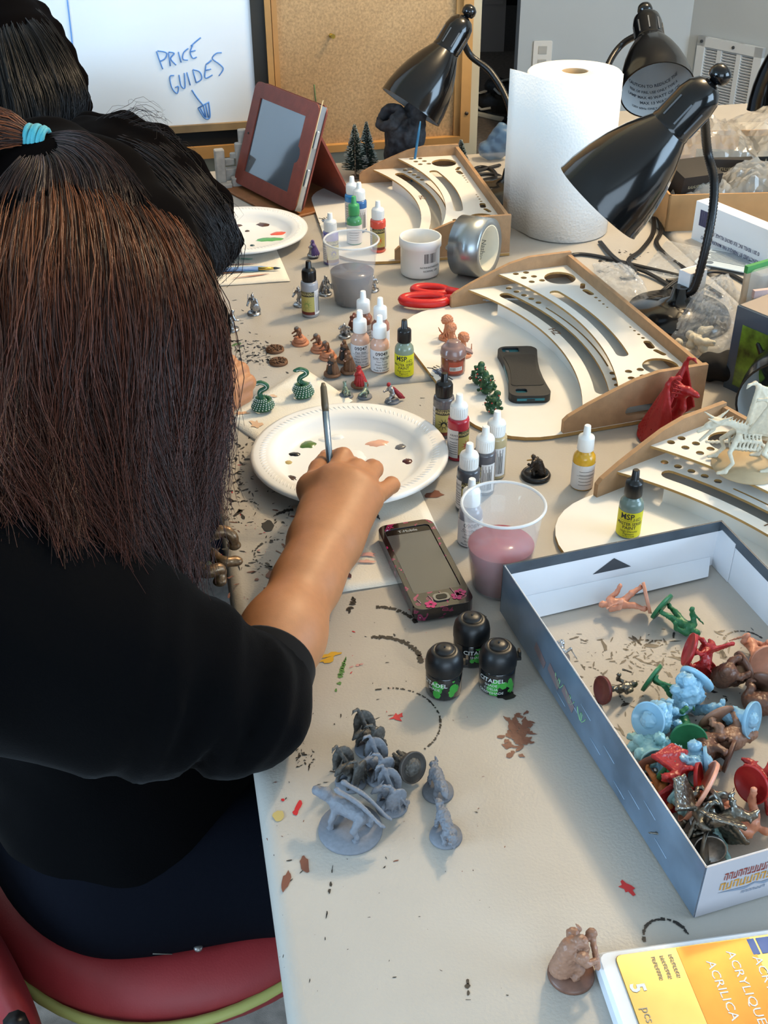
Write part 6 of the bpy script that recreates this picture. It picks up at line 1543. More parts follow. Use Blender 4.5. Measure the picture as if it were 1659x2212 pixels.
lying(1478, 1446, -12, 'drake', P_red, 'red plastic drake lying with the underside of its base showing, beyond the green archer', 14, 100, .3, 5)
lying(1402, 1480, -38, 'archer', P_green, 'green plastic archer lying left of the large clear blue disc', 13, 101, .2, 6)
lying(1606, 1462, 196, 'bear', P_brown, 'brown plastic bear lying near the red drake', 14, 98, 2.4, 7)
lying(1655, 1490, 240, 'bear', P_brown, 'brown plastic bear lying at the right edge with a salmon piece above it', 14, 100, 1.0, 8)
lying(1652, 1440, 100, 'human', P_pink, 'salmon plastic figure standing its base on edge at the right border', 14, 95, 1.0, 9, 1.)
lying(1500, 1500, 226, 'elemental', P_blue, 'clear blue water elemental with its disc raised behind the green archer', 14.5, 108, .2, 10)
lying(1622, 1580, 140, 'wave', P_blue, 'clear blue twisting water spout with a round base at the right', 14.5, 100, .2, 11)
lying(1392, 1598, 40, 'elemental', P_blue, 'clear blue lumpy water elemental left of the middle archer', 14, 112, .9, 12)
lying(1483, 1622, 82, 'archer', P_green, 'green plastic archer lying with its dark base underside towards the viewer', 14, 100, 3.0, 13, bm=P_green)
lying(1545, 1560, -70, 'bear', P_lbrown, 'light brown plastic bear lying behind the frog like brown one', 15, 100, .2, 14)
lying(1578, 1640, 150, 'bear', P_brown, 'brown plastic bear curled up right of the middle archer', 13, 80, .9, 15, z=TZ)
lying(1525, 1668, 170, 'elemental', P_blue, 'clear deep blue water elemental below the dark archer base', 12, 96, 2.1, 16)
lying(1440, 1668, -52, 'archer', P_green, 'green plastic archer lying across the crumpled red drake', 11, 97, .4, 17, lift=.006)
lying(1462, 1735, 160, 'drake', P_red, 'crumpled red plastic drake under the lowest green archer', 12, 100, 1.9, 18)
lying(1500, 1735, -28, 'human', P_pink, 'large salmon plastic giant lying with its wide base on edge', 25, 104, .9, 19, 1.5, nm='giant_miniature')
lying(1612, 1735, 35, 'drake', P_red, 'red plastic drake with its round base facing out, right of the giant legs', 14, 98, .4, 20)
lying(1650, 1690, -60, 'human', P_pink, 'salmon plastic muscular figure at the right edge above the giant', 15, 103, 1.2, 21, 1.15)
lying(1366, 1668, -80, 'human', mat('orange_paint', '#b5703c', .5, noise=(300, .2)), 'orange painted figure with a brown base and silver rim', 14, 99, .8, 22, .95, bm=mat('brown_base_paint', '#6e3f2c', .5))
lying(1298, 1690, 92, 'elemental', P_aqua, 'clear aqua water elemental against the long box wall', 11, 92, .4, 23)
lying(1338, 1755, 98, 'human', P_silver, 'bright pewter figure lying along the long box wall', 9, 98, .7, 24, .9)
lying(1392, 1745, -60, 'wave', P_aqua, 'clear aqua splash piece under the pewter figures', 9, 96, .7, 25)
lying(1432, 1800, 200, 'drake', P_silver2, 'dark pewter beast lying in the near corner of the box', 10, 98, .9, 26)
lying(1468, 1850, 150, 'human', P_silver2, 'dark pewter warrior with its round base standing on edge', 13, 98, .6, 27, 1., bm=P_silver2)
lying(1425, 1795, 30, 'human', P_silver, 'bright pewter cloaked figure beside the giant base', 9, 99, 1.9, 28, .8, lift=.01)
lying(1400, 1872, 80, 'human', P_silver2, 'dark pewter figure nearest the box corner', 11, 97, .2, 29, .8, bm=P_silver)
lying(1362, 1815, -75, 'drake', P_silver2, 'dark pewter drake lying close to the long box wall', 9, 99, 1.1, 30)
# ------------------------------------------------------------------ people
M_skin = mat('warm_skin', '#a8714a', .5, noise=(120, .06), bump=(900, .12), sss=.12)
M_velvet = mat('black_velvet', '#040405', .95, sheen=.035, bump=(700, .3), spec=.06)
M_jean = mat('dark_denim', '#080a12', .9, bump=(1500, .4), spec=.08)
def hairmat(name, base): return mat(name, base, .42, attr='col', spec=.4, aniso=.3)
M_hairA, M_hairB = hairmat('auburn_hair', '#2a1610'), hairmat('black_brown_hair', '#15100e')
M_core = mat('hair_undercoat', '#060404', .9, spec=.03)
def V3(v): return np.array(v, float)
def head_sdf(s, c, fwd, up=(0, 0, 1), sc=1.):
    f = Vector(fwd).normalized(); u = Vector(up); y = u.cross(f).normalized(); u = f.cross(y)
    R = Matrix((f, y, u)).transposed(); eu = R.to_euler(); L = lambda x, y_, z: V3(Vector(c) + R @ Vector((x * sc, y_ * sc, z * sc)))
    s.ell(L(0, 0, .01), V3((.092, .074, .100)) * sc, eu, k=.01).ell(L(.035, 0, -.065), V3((.056, .050, .052)) * sc, eu, k=.03)
    s.cap(L(.090, 0, .005), L(.106, 0, -.030), .007 * sc, .010 * sc, .008).cap(L(.082, .03, .018), L(.082, -.03, .018), .010 * sc, .010 * sc, .01)
    for sg in (-1, 1):
        s.ell(L(.083, sg * .030, .002), V3((.010, .013, .008)) * sc, eu, k=.004, neg=True).ell(L(.078, sg * .030, .002), V3((.010, .012, .010)) * sc, eu, k=.002)
        s.ell(L(-.005, sg * .075, -.015), V3((.020, .008, .032)) * sc, eu, k=.006)
    s.ell(L(.086, 0, -.062), V3((.008, .022, .005)) * sc, eu, k=.003).ell(L(.084, 0, -.072), V3((.008, .019, .006)) * sc, eu, k=.003)
    return L
def lerp_guides(G, S=18):
    out = []
    for g in G:
        P = np.array([D(*p) for p in g]); d = np.r_[0, np.cumsum(np.linalg.norm(np.diff(P, axis=0), axis=1))]; d /= d[-1]
        Q = np.array([tuple(v) for v in spline([Vector(p) for p in P], 8)]); e = np.r_[0, np.cumsum(np.linalg.norm(np.diff(Q, axis=0), axis=1))]; e /= e[-1]
        t = np.linspace(0, 1, S); out.append(np.stack([np.interp(t, e, Q[:, i]) for i in range(3)], 1))
    return np.array(out)
def hair_strands(name, guides, n, m, parent, spread=.010, rad=.00042, cols=None, wave=.0025, jit=.06, S=18, clump=60, flow=None):
    G = lerp_guides(guides, S); K = len(G); rs = np.random.default_rng(len(guides) * 31 + n)
    cl = rs.random(clump) * (K - 1); which = rs.integers(0, clump, n)
    u = np.clip(np.where(rs.random(n) < .7, cl[which] + rs.normal(0, .05, n), rs.random(n) * (K - 1)), 0, K - 1.001)
    i0 = np.floor(u).astype(int); fr = (u - i0)[:, None, None]
    C = G[i0] * (1 - fr) + G[i0 + 1] * fr
    t = np.linspace(0, 1, S)[None, :, None]
    off = rs.normal(0, spread, (n, 1, 3)); off2 = rs.normal(0, spread, (n, 1, 3))
    C = C + off * (t * .7 + .3) * .6 + off2 * t ** 2 * .7
    ph = rs.random((n, 1, 3)) * 6.28; fq = 3 + 3 * rs.random((n, 1, 1)); C = C + wave * np.sin(fq * t * 6.28 + ph) * t + wave * 2.2 * np.sin(2.3 * t * 6.28 + 5 * u[:, None, None] + np.array([0, 1.5, 3.])) * t ** 2
    cut = 1 - jit * rs.random((n, 1, 1)) * 2.2
    # uneven lengths
    idx = (t * cut) * (S - 1); a = np.clip(np.floor(idx).astype(int), 0, S - 2); w = idx - a
    ar = np.arange(n)[:, None]; C = C[ar, a[..., 0]] * (1 - w) + C[ar, a[..., 0] + 1] * w
    r = rad * (1 - .65 * np.linspace(0, 1, S)[None, :] ** 3) * (.7 + .6 * rs.random((n, 1)))
    base, hi, mid = cols; mixv = np.clip(rs.random((n, 1, 1)) * 1.2 - .25, 0, 1); tt = np.linspace(0, 1, S)[None, :, None]
    col = np.array(srgb(base)) * (1 - mixv) + (np.array(srgb(hi)) * np.exp(-((tt - .28) / .22) ** 2) + np.array(srgb(mid)) * (1 - np.exp(-((tt - .28) / .22) ** 2))) * mixv
    return link(name, strands(name, C, r, np.broadcast_to(col, (n, S, 3))), m, parent)
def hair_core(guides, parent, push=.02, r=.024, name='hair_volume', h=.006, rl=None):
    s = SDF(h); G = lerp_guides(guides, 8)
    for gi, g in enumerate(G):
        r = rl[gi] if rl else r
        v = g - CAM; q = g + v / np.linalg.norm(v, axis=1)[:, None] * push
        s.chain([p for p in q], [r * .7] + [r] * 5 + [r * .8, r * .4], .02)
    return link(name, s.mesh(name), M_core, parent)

# ---- the painter in front
P1 = empty('person', (-.26, .86, 0), 0, 'person with long auburn hair and black velvet top painting over the plate', 'person')
PIV = Vector((-.26, .86, 0))
def kid(o): o.location = -PIV; return o
shR, elR = V3(D(-40, 1335, .865)), V3(T(535, 1535, .786)); wrR = V3(T(704, 1168, .800)); shL, elL, wrL = V3((-.28, 1.06, .885)), V3((-.27, 1.02, .735 - .03)), V3(T(232, 1195, .822))
s = SDF(.0031)
fd = (wrR - elR) / np.linalg.norm(wrR - elR); sd = np.cross(fd, (0, 0, 1)); sd /= np.linalg.norm(sd)
s.cap(elR - fd * .01, elR + fd * .09, .034, .0345, .01).cap(elR + fd * .09, wrR - fd * .03, .0345, .0262, .02)
for o_s in (-1, 1): s.cap(wrR - fd * .06 + sd * .006 * o_s, wrR + sd * .0085 * o_s, .0225, .0195, .02)
mcp = [V3(T(*q)) for q in ((716, 1040, .816), (748, 1040, .821), (778, 1054, .817), (799, 1083, .806))]
pip = [V3(T(*q)) for q in ((741, 987, .815), (772, 1012, .812), (808, 1014, .803), (846, 1048, .794))]
dip = [V3(T(*q)) for q in ((734, 985, .795), (762, 1004, .790), (803, 1008, .783), (845, 1044, .777))]
tip = [V3(T(*q)) for q in ((719, 1000, .783), (742, 1010, .777), (790, 1018, .772), (835, 1053, .768))]
rad = [(.0108, .0100, .0088, .0076), (.0110, .0102, .009, .0078), (.0104, .0096, .0085, .0074), (.0092, .0086, .0076, .0066)]
for i in range(4):
    st = wrR + sd * (-.014 + .0095 * i) * 1.0
    s.cap(st, mcp[i], .0165, .0125, .022)
    s.cap(mcp[i], pip[i], rad[i][0] * 1.05, rad[i][1], .006).cap(pip[i], dip[i], rad[i][1], rad[i][2], .003).cap(dip[i], tip[i], rad[i][2], rad[i][3], .002)
th_ = [V3(T(*q)) for q in ((686, 1120, .798), (676, 1056, .801), (688, 1013, .799), (705, 984, .796))]
s.cap(wrR - sd * .012, th_[0], .017, .0165, .02).cap(th_[0], th_[1], .0165, .0125, .016).cap(th_[1], th_[2], .0118, .0102, .006).cap(th_[2], th_[3], .0100, .0072, .003)
s.cap(th_[1], mcp[0], .011, .011, .02)
# head, neck, shoulders, left arm and hand in the same surface
HA = V3(D(140, 660, 1.07)); fwdA = Vector((.72, .30, -.62))
L_ = head_sdf(s, HA, fwdA); neck0 = V3((-.35, .92, .91)); s.cap(L_(-.03, 0, -.09), neck0, .056, .062, .03)
s.cap(neck0, V3((-.35, .92, .84)), .06, .07, .03)
s.cap(elL, wrL, .036, .025, .01).cap(shR, elR, .05, .036, .02).cap(shL, elL, .05, .036, .02).cap(shR, (-.34, .92, .86), .045, .06, .03).cap(shL, (-.34, .92, .86), .045, .06, .03)
for i in range(4):
    a = wrL + V3((.035, .02 - .013 * i, .004)); b = a + V3((.028, -.006, .004)); c = b + V3((.006, -.018, -.012)); s.cap(wrL, a, .017, .013, .015).cap(a, b, .0095, .009, .004).cap(b, c, .0088, .0078, .003)
s.cap(wrL, wrL + V3((.03, -.035, .012)), .014, .010, .01).cap(wrL + V3((.03, -.035, .012)), wrL + V3((.06, -.04, .006)), .0098, .008, .004)
body = kid(link('body', s.mesh('body'), M_skin, P1))
n_ = (th_[3] - th_[2]); n_ /= np.linalg.norm(n_); nail = SDF(.0012); nail.ell(th_[3] + V3((-.001, -.002, .0056)) - n_ * .003, (.0048, .0058, .0022))
kid(link('thumb_nail', nail.mesh('thumb_nail'), mat('nail_pink', '#b98a72', .3), P1))
# velvet top
s = SDF(.0075)
hipc = V3((-.27, .872, .545)); chest = V3((-.34, .92, .84))
s.ell(hipc, (.15, .185, .14), (0, 0, .35), k=.06).ell(V3((-.32, .90, .70)), (.13, .18, .16), (0, .0, .35), k=.06).ell(chest, (.12, .17, .14), (0, .25, .3), k=.06)
s.cap(shR, shL, .07, .07, .07).cap((-.35, .92, .86), (-.34, .93, .92), .10, .078, .04)
elS = elR + V3((.0, .0, .004))
s.cap(shR, shR * .55 + elS * .45, .092, .082, .05).cap(shR * .55 + elS * .45, elS, .082, .047, .03)
cuff = elR + fd * .034; s.cap(elS, cuff, .047, .0415, .02)
d_ = (elS - shR); Ld = np.linalg.norm(d_); d_ /= Ld
for i, t in enumerate((.44, .53, .60, .67, .735, .80, .86, .92, .975, 1.02)):
    p = shR + d_ * Ld * t; rr_ = np.interp(t, [0, .45, 1], [.092, .082, .047])
    q = Vector(d_ + fd * .5 * max(0, t - .7)).normalized(); eu = q.to_track_quat('Z', 'Y').to_euler(); eu.rotate_axis('X', .25 * math.sin(5 * i)); eu.rotate_axis('Y', .25 * math.cos(3 * i))
    s.torus(p, rr_ - .0005, .009 + .002 * (i % 3), eu, .006)
s.cap(shL, elL, .07, .055, .04).cap(elL, elL * .5 + wrL * .5, .054, .042, .03)
kid(link('velvet_top', s.mesh('velvet_top', [(.0022, 42)]), M_velvet, P1))
Mc = frame_to(cuff - fd * .004, fd)
kid(MB().lathe([(.0355, .030), (.0385, .030), (.0400, .027), (.0425, .0), (.0425, -.008)], 40, M=Mc, cap0=False, cap1=False).build('cuff', mat('charcoal_cuff', '#121213', .9, sheen=.04, spec=.1), P1))
# jeans
s = SDF(.008); s.ell((-.27, .87, .50), (.16, .19, .08), (0, 0, .2), k=.04)
for hy, ky in ((.768, .76), (.97, 1.0)): s.cap((-.26, hy, .51), (.14, ky, .52), .086, .064, .05).cap((.14, ky, .52), (.16, ky, .10), .062, .045, .03)
jeans = kid(link('jeans', s.mesh('jeans'), M_jean, P1))
from mathutils.bvhtree import BVHTree
bvh = BVHTree.FromPolygons([tuple(v.co) for v in jeans.data.vertices], [tuple(p.vertices) for p in jeans.data.polygons])
def on_surf(bv, px, py, off=.001):
    d = Vector(_ray(px, py)).normalized(); h = bv.ray_cast(Vector(CAM), d); return (h[0] + h[1] * off) if h[0] else None
def surf_line(bv, pts, r, nm, m):
    P = [on_surf(bv, *p) for p in pts]; P = [p for p in P if p]
    if len(P) > 2: kid(MB().tube(P, r, 5).build(nm, m, P1))
M_thr = mat('grey_thread', '#6d6a62', .8)
surf_line(bvh, [(330 + 270 * t, 2058 - 26 * t + 10 * math.sin(PI * t)) for t in np.linspace(0, 1, 14)], .0006, 'pocket_stitching', M_thr)
surf_line(bvh, [(330 - 85 * t, 2058 + 75 * t ** .7) for t in np.linspace(0, 1, 8)], .0006, 'pocket_stitching', M_thr)
rv = on_surf(bvh, 428, 2045, .001)
if rv: kid(MB().sphere(rv, .0045, 12, 8, sc=(1, 1, .7)).build('rivet', mat('rivet_metal', '#8a8682', .4, .8), P1))
for sg, ky in ((0, .74), (1, 1.0)): kid(MB().rbox((.20, ky, .04), (.25, .09, .08), .035).build('shoe', mat('black_shoe_leather'), P1))
# hair
GA = [[(70, 330, .99), (-40, 420, .96), (-90, 620, .91), (-90, 900, .865), (-60, 1150, .80)],
      [(85, 335, .985), (40, 430, .945), (10, 620, .90), (10, 880, .862), (40, 1040, .83), (95, 1160, .81)],
      [(100, 335, .985), (110, 430, .935), (100, 620, .89), (105, 880, .866), (140, 1070, .845), (215, 1200, .84)],
      [(118, 335, .985), (180, 430, .935), (200, 620, .893), (205, 860, .88), (240, 1060, .87), (300, 1235, .87)],
      [(132, 335, .99), (245, 430, .945), (300, 620, .903), (308, 860, .90), (335, 1060, .90), (385, 1285, .91)],
      [(142, 330, .995), (310, 450, .96), (392, 640, .928), (400, 850, .925), (385, 1040, .935), (405, 1190, .945), (400, 1290, .95)],
      [(150, 322, 1.0), (350, 455, .985), (440, 640, .955), (460, 800, .945), (448, 960, .945), (425, 1070, .945), (452, 1125, .94)],
      [(150, 312, 1.01), (355, 445, 1.02), (448, 640, 1.01), (466, 790, .99), (450, 940, .985), (425, 1070, .975)]]
colsA = ('#2a1710', '#8a4a26', '#603224')
hc = kid(hair_core(GA, P1, .056, .034, rl=[.034, .034, .034, .034, .032, .026, .013, .011]))
ho = kid(hair_strands('hair', GA, 8500, M_hairA, P1, .010, .00043, colsA, .0048, clump=140, jit=.09, S=14))
GT = [[(92, 296, .985), (170, 290, .975), (240, 330, .97), (300, 400, .965), (350, 480, .97)], [(92, 303, .98), (170, 305, .962), (230, 345, .955), (270, 410, .95), (290, 500, .93)], [(90, 312, .978), (150, 330, .958), (190, 375, .945), (200, 440, .935), (205, 540, .91)], [(84, 316, .978), (95, 350, .955), (90, 400, .94), (80, 480, .925), (60, 560, .91)], [(78, 316, .98), (40, 350, .96), (0, 400, .95), (-40, 470, .94), (-60, 560, .93)]]
kid(hair_strands('crown_hair', GT, 1900, M_hairB, P1, .004, .00045, ('#1c1413', '#5c4c4a', '#4a2c20'), .001, clump=50, S=11, jit=.3))
GPT = [[(82, 300, .982), (40, 262, .975), (0, 240, .97), (-60, 260, .965), (-100, 340, .96)], [(82, 304, .98), (30, 285, .968), (-20, 280, .96), (-80, 320, .955), (-110, 420, .95)], [(80, 310, .98), (30, 310, .968), (-30, 320, .96), (-80, 380, .955), (-100, 480, .95)]]
kid(hair_strands('ponytail', GPT, 700, M_hairA, P1, .006, .00048, colsA, .002, clump=30, S=11))
# scalp under the tied hair, hair tie
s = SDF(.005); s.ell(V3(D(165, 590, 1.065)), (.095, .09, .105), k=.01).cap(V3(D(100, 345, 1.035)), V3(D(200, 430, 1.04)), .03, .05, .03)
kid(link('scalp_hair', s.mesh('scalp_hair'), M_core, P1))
tc = D(82, 303, .980); axh = (D(100, 306, .98) - D(62, 298, .98)).normalized(); mb_t = mat('turquoise_elastic', '#3f9aa6', .6, sheen=.3, bump=(900, .4))
for k, (dx, rr_, tl) in enumerate(((-.007, .0105, .12), (-.0035, .0112, -.1), (0, .0115, .08), (.0036, .0110, -.06), (.007, .0102, .1))):
    M = frame_to(tc + axh * dx, axh + Vector((0, 0, tl)))
    kid(MB().tube([M @ Vector((rr_ * math.cos(t), rr_ * math.sin(t), 0)) for t in np.linspace(0, 2 * PI, 24, endpoint=False)], .0024, 8, closed=True).build('hair_tie_band', mb_t, P1))

# ---- brush in the painter's hand
b0, b1 = T(712, 992, .806), T(698, 827, .868); bd_ = (b1 - b0).normalized(); bl_ = (b1 - b0).length
e = empty('paintbrush', b0 - bd_ * .03, 0, 'silver handled paintbrush held upright in the painting hand', 'paintbrush')
MBr = frame_to((0, 0, 0), bd_)
MB().lathe([(.0028, 0), (.0034, .01), (.0036, .03 + bl_ * .62)], 14, M=MBr).build('handle', mat('silver_blue_handle', '#8fa6bd', .25, .8), e)
MB().lathe([(.0036, .03 + bl_ * .62), (.0039, .03 + bl_ * .72), (.0034, .03 + bl_ * .94), (.0018, .03 + bl_)], 14, M=MBr).build('handle_end', mat('olive_brown_lacquer', '#5f5340', .4), e)
MB().lathe([(.0006, -.028), (.0022, -.016), (.0026, 0)], 12, M=MBr).build('bristles', mat('dark_bristle', '#3a2a20', .8), e)

# ---- second person, bending over the far plate
P2 = empty('person', (-.36, 1.5, 0), 0, 'person with dark chin length hair bending low behind the painter', 'person'); PIV = Vector((-.36, 1.5, 0))
HB = V3(D(305, 490, 1.57)); s = s2 = SDF(.003); L_ = head_sdf(s, HB, (.78, .12, -.6)); s.cap(L_(-.03, 0, -.08), (-.46, 1.48, .92), .055, .065, .03).cap((-.46, 1.48, .92), (-.44, 1.36, .86), .07, .05, .03).cap((-.44, 1.36, .86), (-.42, 1.26, .78), .05, .04, .02).cap((-.42, 1.26, .78), V3(T(360, 990, .775)), .038, .032, .01)
mB = [V3(T(*q)) for q in ((452, 812, .850), (460, 836, .842), (466, 860, .832), (470, 884, .820))]; kn = [V3(T(*q)) for q in ((495, 783, .850), (520, 800, .842), (535, 826, .832), (528, 853, .820))]; wB = V3(T(440, 925, .800)); fb = V3((-.045, .022, .004))
s2.cap(V3(T(360, 990, .775)), wB, .030, .024, .01)
for i in range(4):
    s2.cap(wB + V3((0, .009 - .006 * i, .002)), mB[i], .018, .0128, .02).cap(mB[i], kn[i], .0108, .0098, .003).cap(kn[i], kn[i] + fb * .75, .0096, .0088, .0015).cap(kn[i] + fb * .75, kn[i] + fb * .8 + V3((-.012, -.008, -.010)), .0086, .0075, .0015)
s2.cap(wB, V3(T(452, 800, .850)), .018, .014, .015).cap(V3(T(452, 800, .850)), V3(T(474, 757, .866)), .0108, .0092, .003)
kid(link('body', s.mesh('body'), M_skin, P2))
s = SDF(.009); s.ell((-.42, 1.49, .58), (.16, .20, .18), k=.06).ell((-.44, 1.49, .78), (.14, .20, .16), k=.08).cap((-.44, 1.32, .88), (-.46, 1.66, .88), .075, .075, .06).cap((-.46, 1.48, .88), (-.45, 1.48, .945), .10, .076, .04).cap((-.44, 1.32, .88), (-.34, 1.28, .79), .07, .055, .03).cap((-.46, 1.66, .88), (-.33, 1.66, .79), .07, .055, .03)
kid(link('dark_top', s.mesh('dark_top', [(.002, 40)]), mat('charcoal_knit', '#131316', .9, sheen=.2), P2))
s = SDF(.009); s.ell((-.42, 1.49, .50), (.16, .20, .085), k=.04)
for y in (1.40, 1.58): s.cap((-.40, y, .50), (-.02, y, .52), .085, .062, .04).cap((-.02, y, .52), (0, y, .09), .058, .043, .03)
kid(link('jeans', s.mesh('jeans'), M_jean, P2))
for y in (1.40, 1.58): kid(MB().rbox((.04, y, .04), (.25, .09, .08), .035).build('shoe', mat('black_shoe_leather'), P2))
GB_ = [[(120, 300, 1.52), (215, 262, 1.49), (330, 284, 1.47), (420, 362, 1.46), (488, 450, 1.47), (506, 502, 1.48), (492, 560, 1.49), (452, 592, 1.49)],
       [(130, 310, 1.48), (240, 296, 1.43), (335, 338, 1.41), (412, 420, 1.40), (468, 500, 1.42), (482, 555, 1.44), (445, 600, 1.45)],
       [(140, 330, 1.45), (250, 345, 1.395), (330, 405, 1.375), (392, 490, 1.37), (432, 560, 1.38), (432, 604, 1.40)],
       [(140, 350, 1.45), (240, 405, 1.395), (312, 480, 1.37), (362, 560, 1.36), (385, 640, 1.375), (395, 700, 1.39)],
       [(140, 380, 1.47), (200, 470, 1.41), (250, 560, 1.385), (280, 650, 1.375), (290, 720, 1.39)]]
colsB = ('#17110f', '#45332c', '#2e201b')
s = SDF(.006); s.ell(HB + V3((0, .012, .0)), (.095, .085, .100), k=.02); kid(link('scalp_hair', s.mesh('scalp_hair'), M_core, P2))
kid(hair_core(GB_, P2, .05, .03, rl=[.012, .024, .03, .03, .03])); kid(hair_strands('hair', GB_, 3000, M_hairB, P2, .007, .0007, colsB, .002, clump=60, S=13))
FLY = [[(200, 270, 1.46), (260, 235, 1.44), (300, 232, 1.43), (330, 262, 1.43)], [(240, 262, 1.46), (300, 240, 1.44), (345, 250, 1.43), (370, 290, 1.43)], [(430, 380, 1.46), (470, 430, 1.44), (506, 470, 1.44), (508, 520, 1.45)]]
kid(hair_strands('flyaway_hair', FLY, 40, M_hairB, P2, .010, .00028, colsB, .004, clump=8, S=14))

# ---- third person, farthest, only long black hair in view
P3 = empty('person', (-.62, 1.93, 0), 0, 'person with long straight black hair sitting in front of the whiteboard', 'person'); PIV = Vector((-.62, 1.93, 0))
HC = V3(D(15, 185, 1.87)); s = SDF(.007); L_ = head_sdf(s, HC, (.8, .1, -.5)); s.cap(L_(-.03, 0, -.08), (-.64, 1.92, .92), .055, .065, .03)
s.cap((-.64, 1.92, .92), (-.65, 1.78, .87), .07, .05, .03).cap((-.65, 1.78, .87), (-.46, 1.79, .76), .05, .036, .02).cap((-.46, 1.79, .76), (-.38, 1.89, .765), .034, .026, .01)
for i in range(4): s.cap((-.38, 1.89, .765), (-.33, 1.89 + .012 * i, .765), .02, .011, .01).cap((-.33, 1.89 + .012 * i, .765), (-.30, 1.89 + .013 * i, .755), .0095, .008, .003)
s.cap((-.38, 1.88, .765), (-.35, 1.855, .765), .014, .009, .005)
kid(link('body', s.mesh('body'), M_skin, P3))
s = SDF(.01); s.ell((-.66, 1.93, .58), (.16, .20, .18), k=.06).ell((-.66, 1.93, .78), (.14, .20, .16), k=.08).cap((-.65, 1.75, .88), (-.65, 2.11, .88), .075, .075, .06).cap((-.65, 1.92, .88), (-.63, 1.92, .945), .10, .078, .04).cap((-.65, 1.75, .88), (-.48, 1.79, .77), .068, .052, .03).cap((-.65, 2.11, .88), (-.48, 2.09, .77), .068, .052, .03)
kid(link('dark_top', s.mesh('dark_top', [(.002, 40)]), mat('charcoal_knit'), P3))
s = SDF(.01); s.ell((-.66, 1.93, .50), (.16, .20, .085), k=.04)
for y in (1.84, 2.02): s.cap((-.64, y, .50), (-.24, y, .52), .085, .062, .04).cap((-.24, y, .52), (-.22, y, .09), .058, .043, .03)
kid(link('jeans', s.mesh('jeans'), M_jean, P3))
for y in (1.84, 2.02): kid(MB().rbox((-.17, y, .04), (.25, .09, .08), .035).build('shoe', mat('black_shoe_leather'), P3))
GC = [[(20, 8, 1.84), (70, 14, 1.80), (112, 62, 1.78), (140, 110, 1.77), (176, 190, 1.77), (182, 228, 1.78), (150, 282, 1.79)],
      [(15, 5, 1.82), (55, 40, 1.76), (100, 100, 1.735), (138, 180, 1.73), (150, 240, 1.74), (132, 290, 1.75)],
      [(5, 0, 1.80), (25, 60, 1.73), (60, 150, 1.71), (90, 230, 1.71), (95, 300, 1.72)],
      [(-10, 0, 1.79), (0, 80, 1.72), (20, 170, 1.70), (40, 250, 1.70), (50, 320, 1.71)],
      [(-30, 0, 1.80), (-40, 90, 1.73), (-40, 180, 1.71), (-25, 260, 1.71), (0, 340, 1.72)]]
s = SDF(.007); s.ell(HC + V3((0, .012, 0)), (.092, .085, .100), k=.02).ell(V3(D(30, 60, 1.85)), (.05, .045, .03), k=.02); kid(link('scalp_hair', s.mesh('scalp_hair'), M_core, P3))
kid(hair_core(GC, P3, .05, .03, h=.006, rl=[.012, .022, .03, .03, .03])); kid(hair_strands('hair', GC, 1700, M_hairB, P3, .007, .0008, ('#0e0b0b', '#26201f', '#171212'), .001, clump=50, S=12))

# ---- red chair under the painter
M_rc = mat('red_chair_vinyl', '#8e2b2e', .5, noise=(20, .1), bump=(500, .15)); M_pipe = mat('lime_piping', '#a9a860', .5); M_chr = mat('dark_chair_frame', '#26262a', .35, .6)
ch0 = Vector((-.225, .86, 0)); e = empty('padded_chair', ch0, math.radians(42), 'red padded chair with lime green piping under the painter', 'chair')
s = SDF(.008); s.chain([(0, 0, .425), (0, 0, .426)], [.01, .01]); s.torus((0, 0, .425), .18, .042, k=.02); s.ell((0, 0, .425), (.21, .21, .045), k=.02); kid2 = link('seat', s.mesh('seat'), M_rc, e)
sq = [(.222 * math.copysign(abs(math.cos(t)) ** .9, math.cos(t)), .222 * math.copysign(abs(math.sin(t)) ** .9, math.sin(t)), .432) for t in np.linspace(0, 2 * PI, 60, endpoint=False)]
MB().tube(sq, .0055, 8, closed=True).build('seat_piping', M_pipe, e)
s = SDF(.008); s.ell((-.25, .03, .445), (.035, .18, .12), k=.02); link('backrest', s.mesh('backrest'), M_rc, e)
MB().tube([(-.268, .03 + .16 * math.cos(t), .445 + .10 * math.sin(t)) for t in np.linspace(0, 2 * PI, 48, endpoint=False)], .005, 8, closed=True).build('back_piping', M_pipe, e)
for x in (-.18, .18):
    for y in (-.18, .18): MB().tube([(x * .9, y * .9, .40), (x * 1.08, y * 1.08, .008)], [.013, .010], 10).build('leg', M_chr, e)
for y in (-.17, .17): MB().tube([(-.19, y, .41), (-.255, y, .45), (-.262, y * .95, .55)], .010, 8).build('back_support', M_chr, e)
for q, hy, lab in ((P2, Vector((-.45, 1.49, 0)), 'red padded chair under the person bending in the middle'), (P3, Vector((-.68, 1.93, 0)), 'red padded chair under the farthest person')):
    c = copy_tree(e); c.location = hy; c.rotation_euler = (0, 0, 0); c['label'] = lab; c['group'] = 'red padded chairs'
e['group'] = 'red padded chairs'
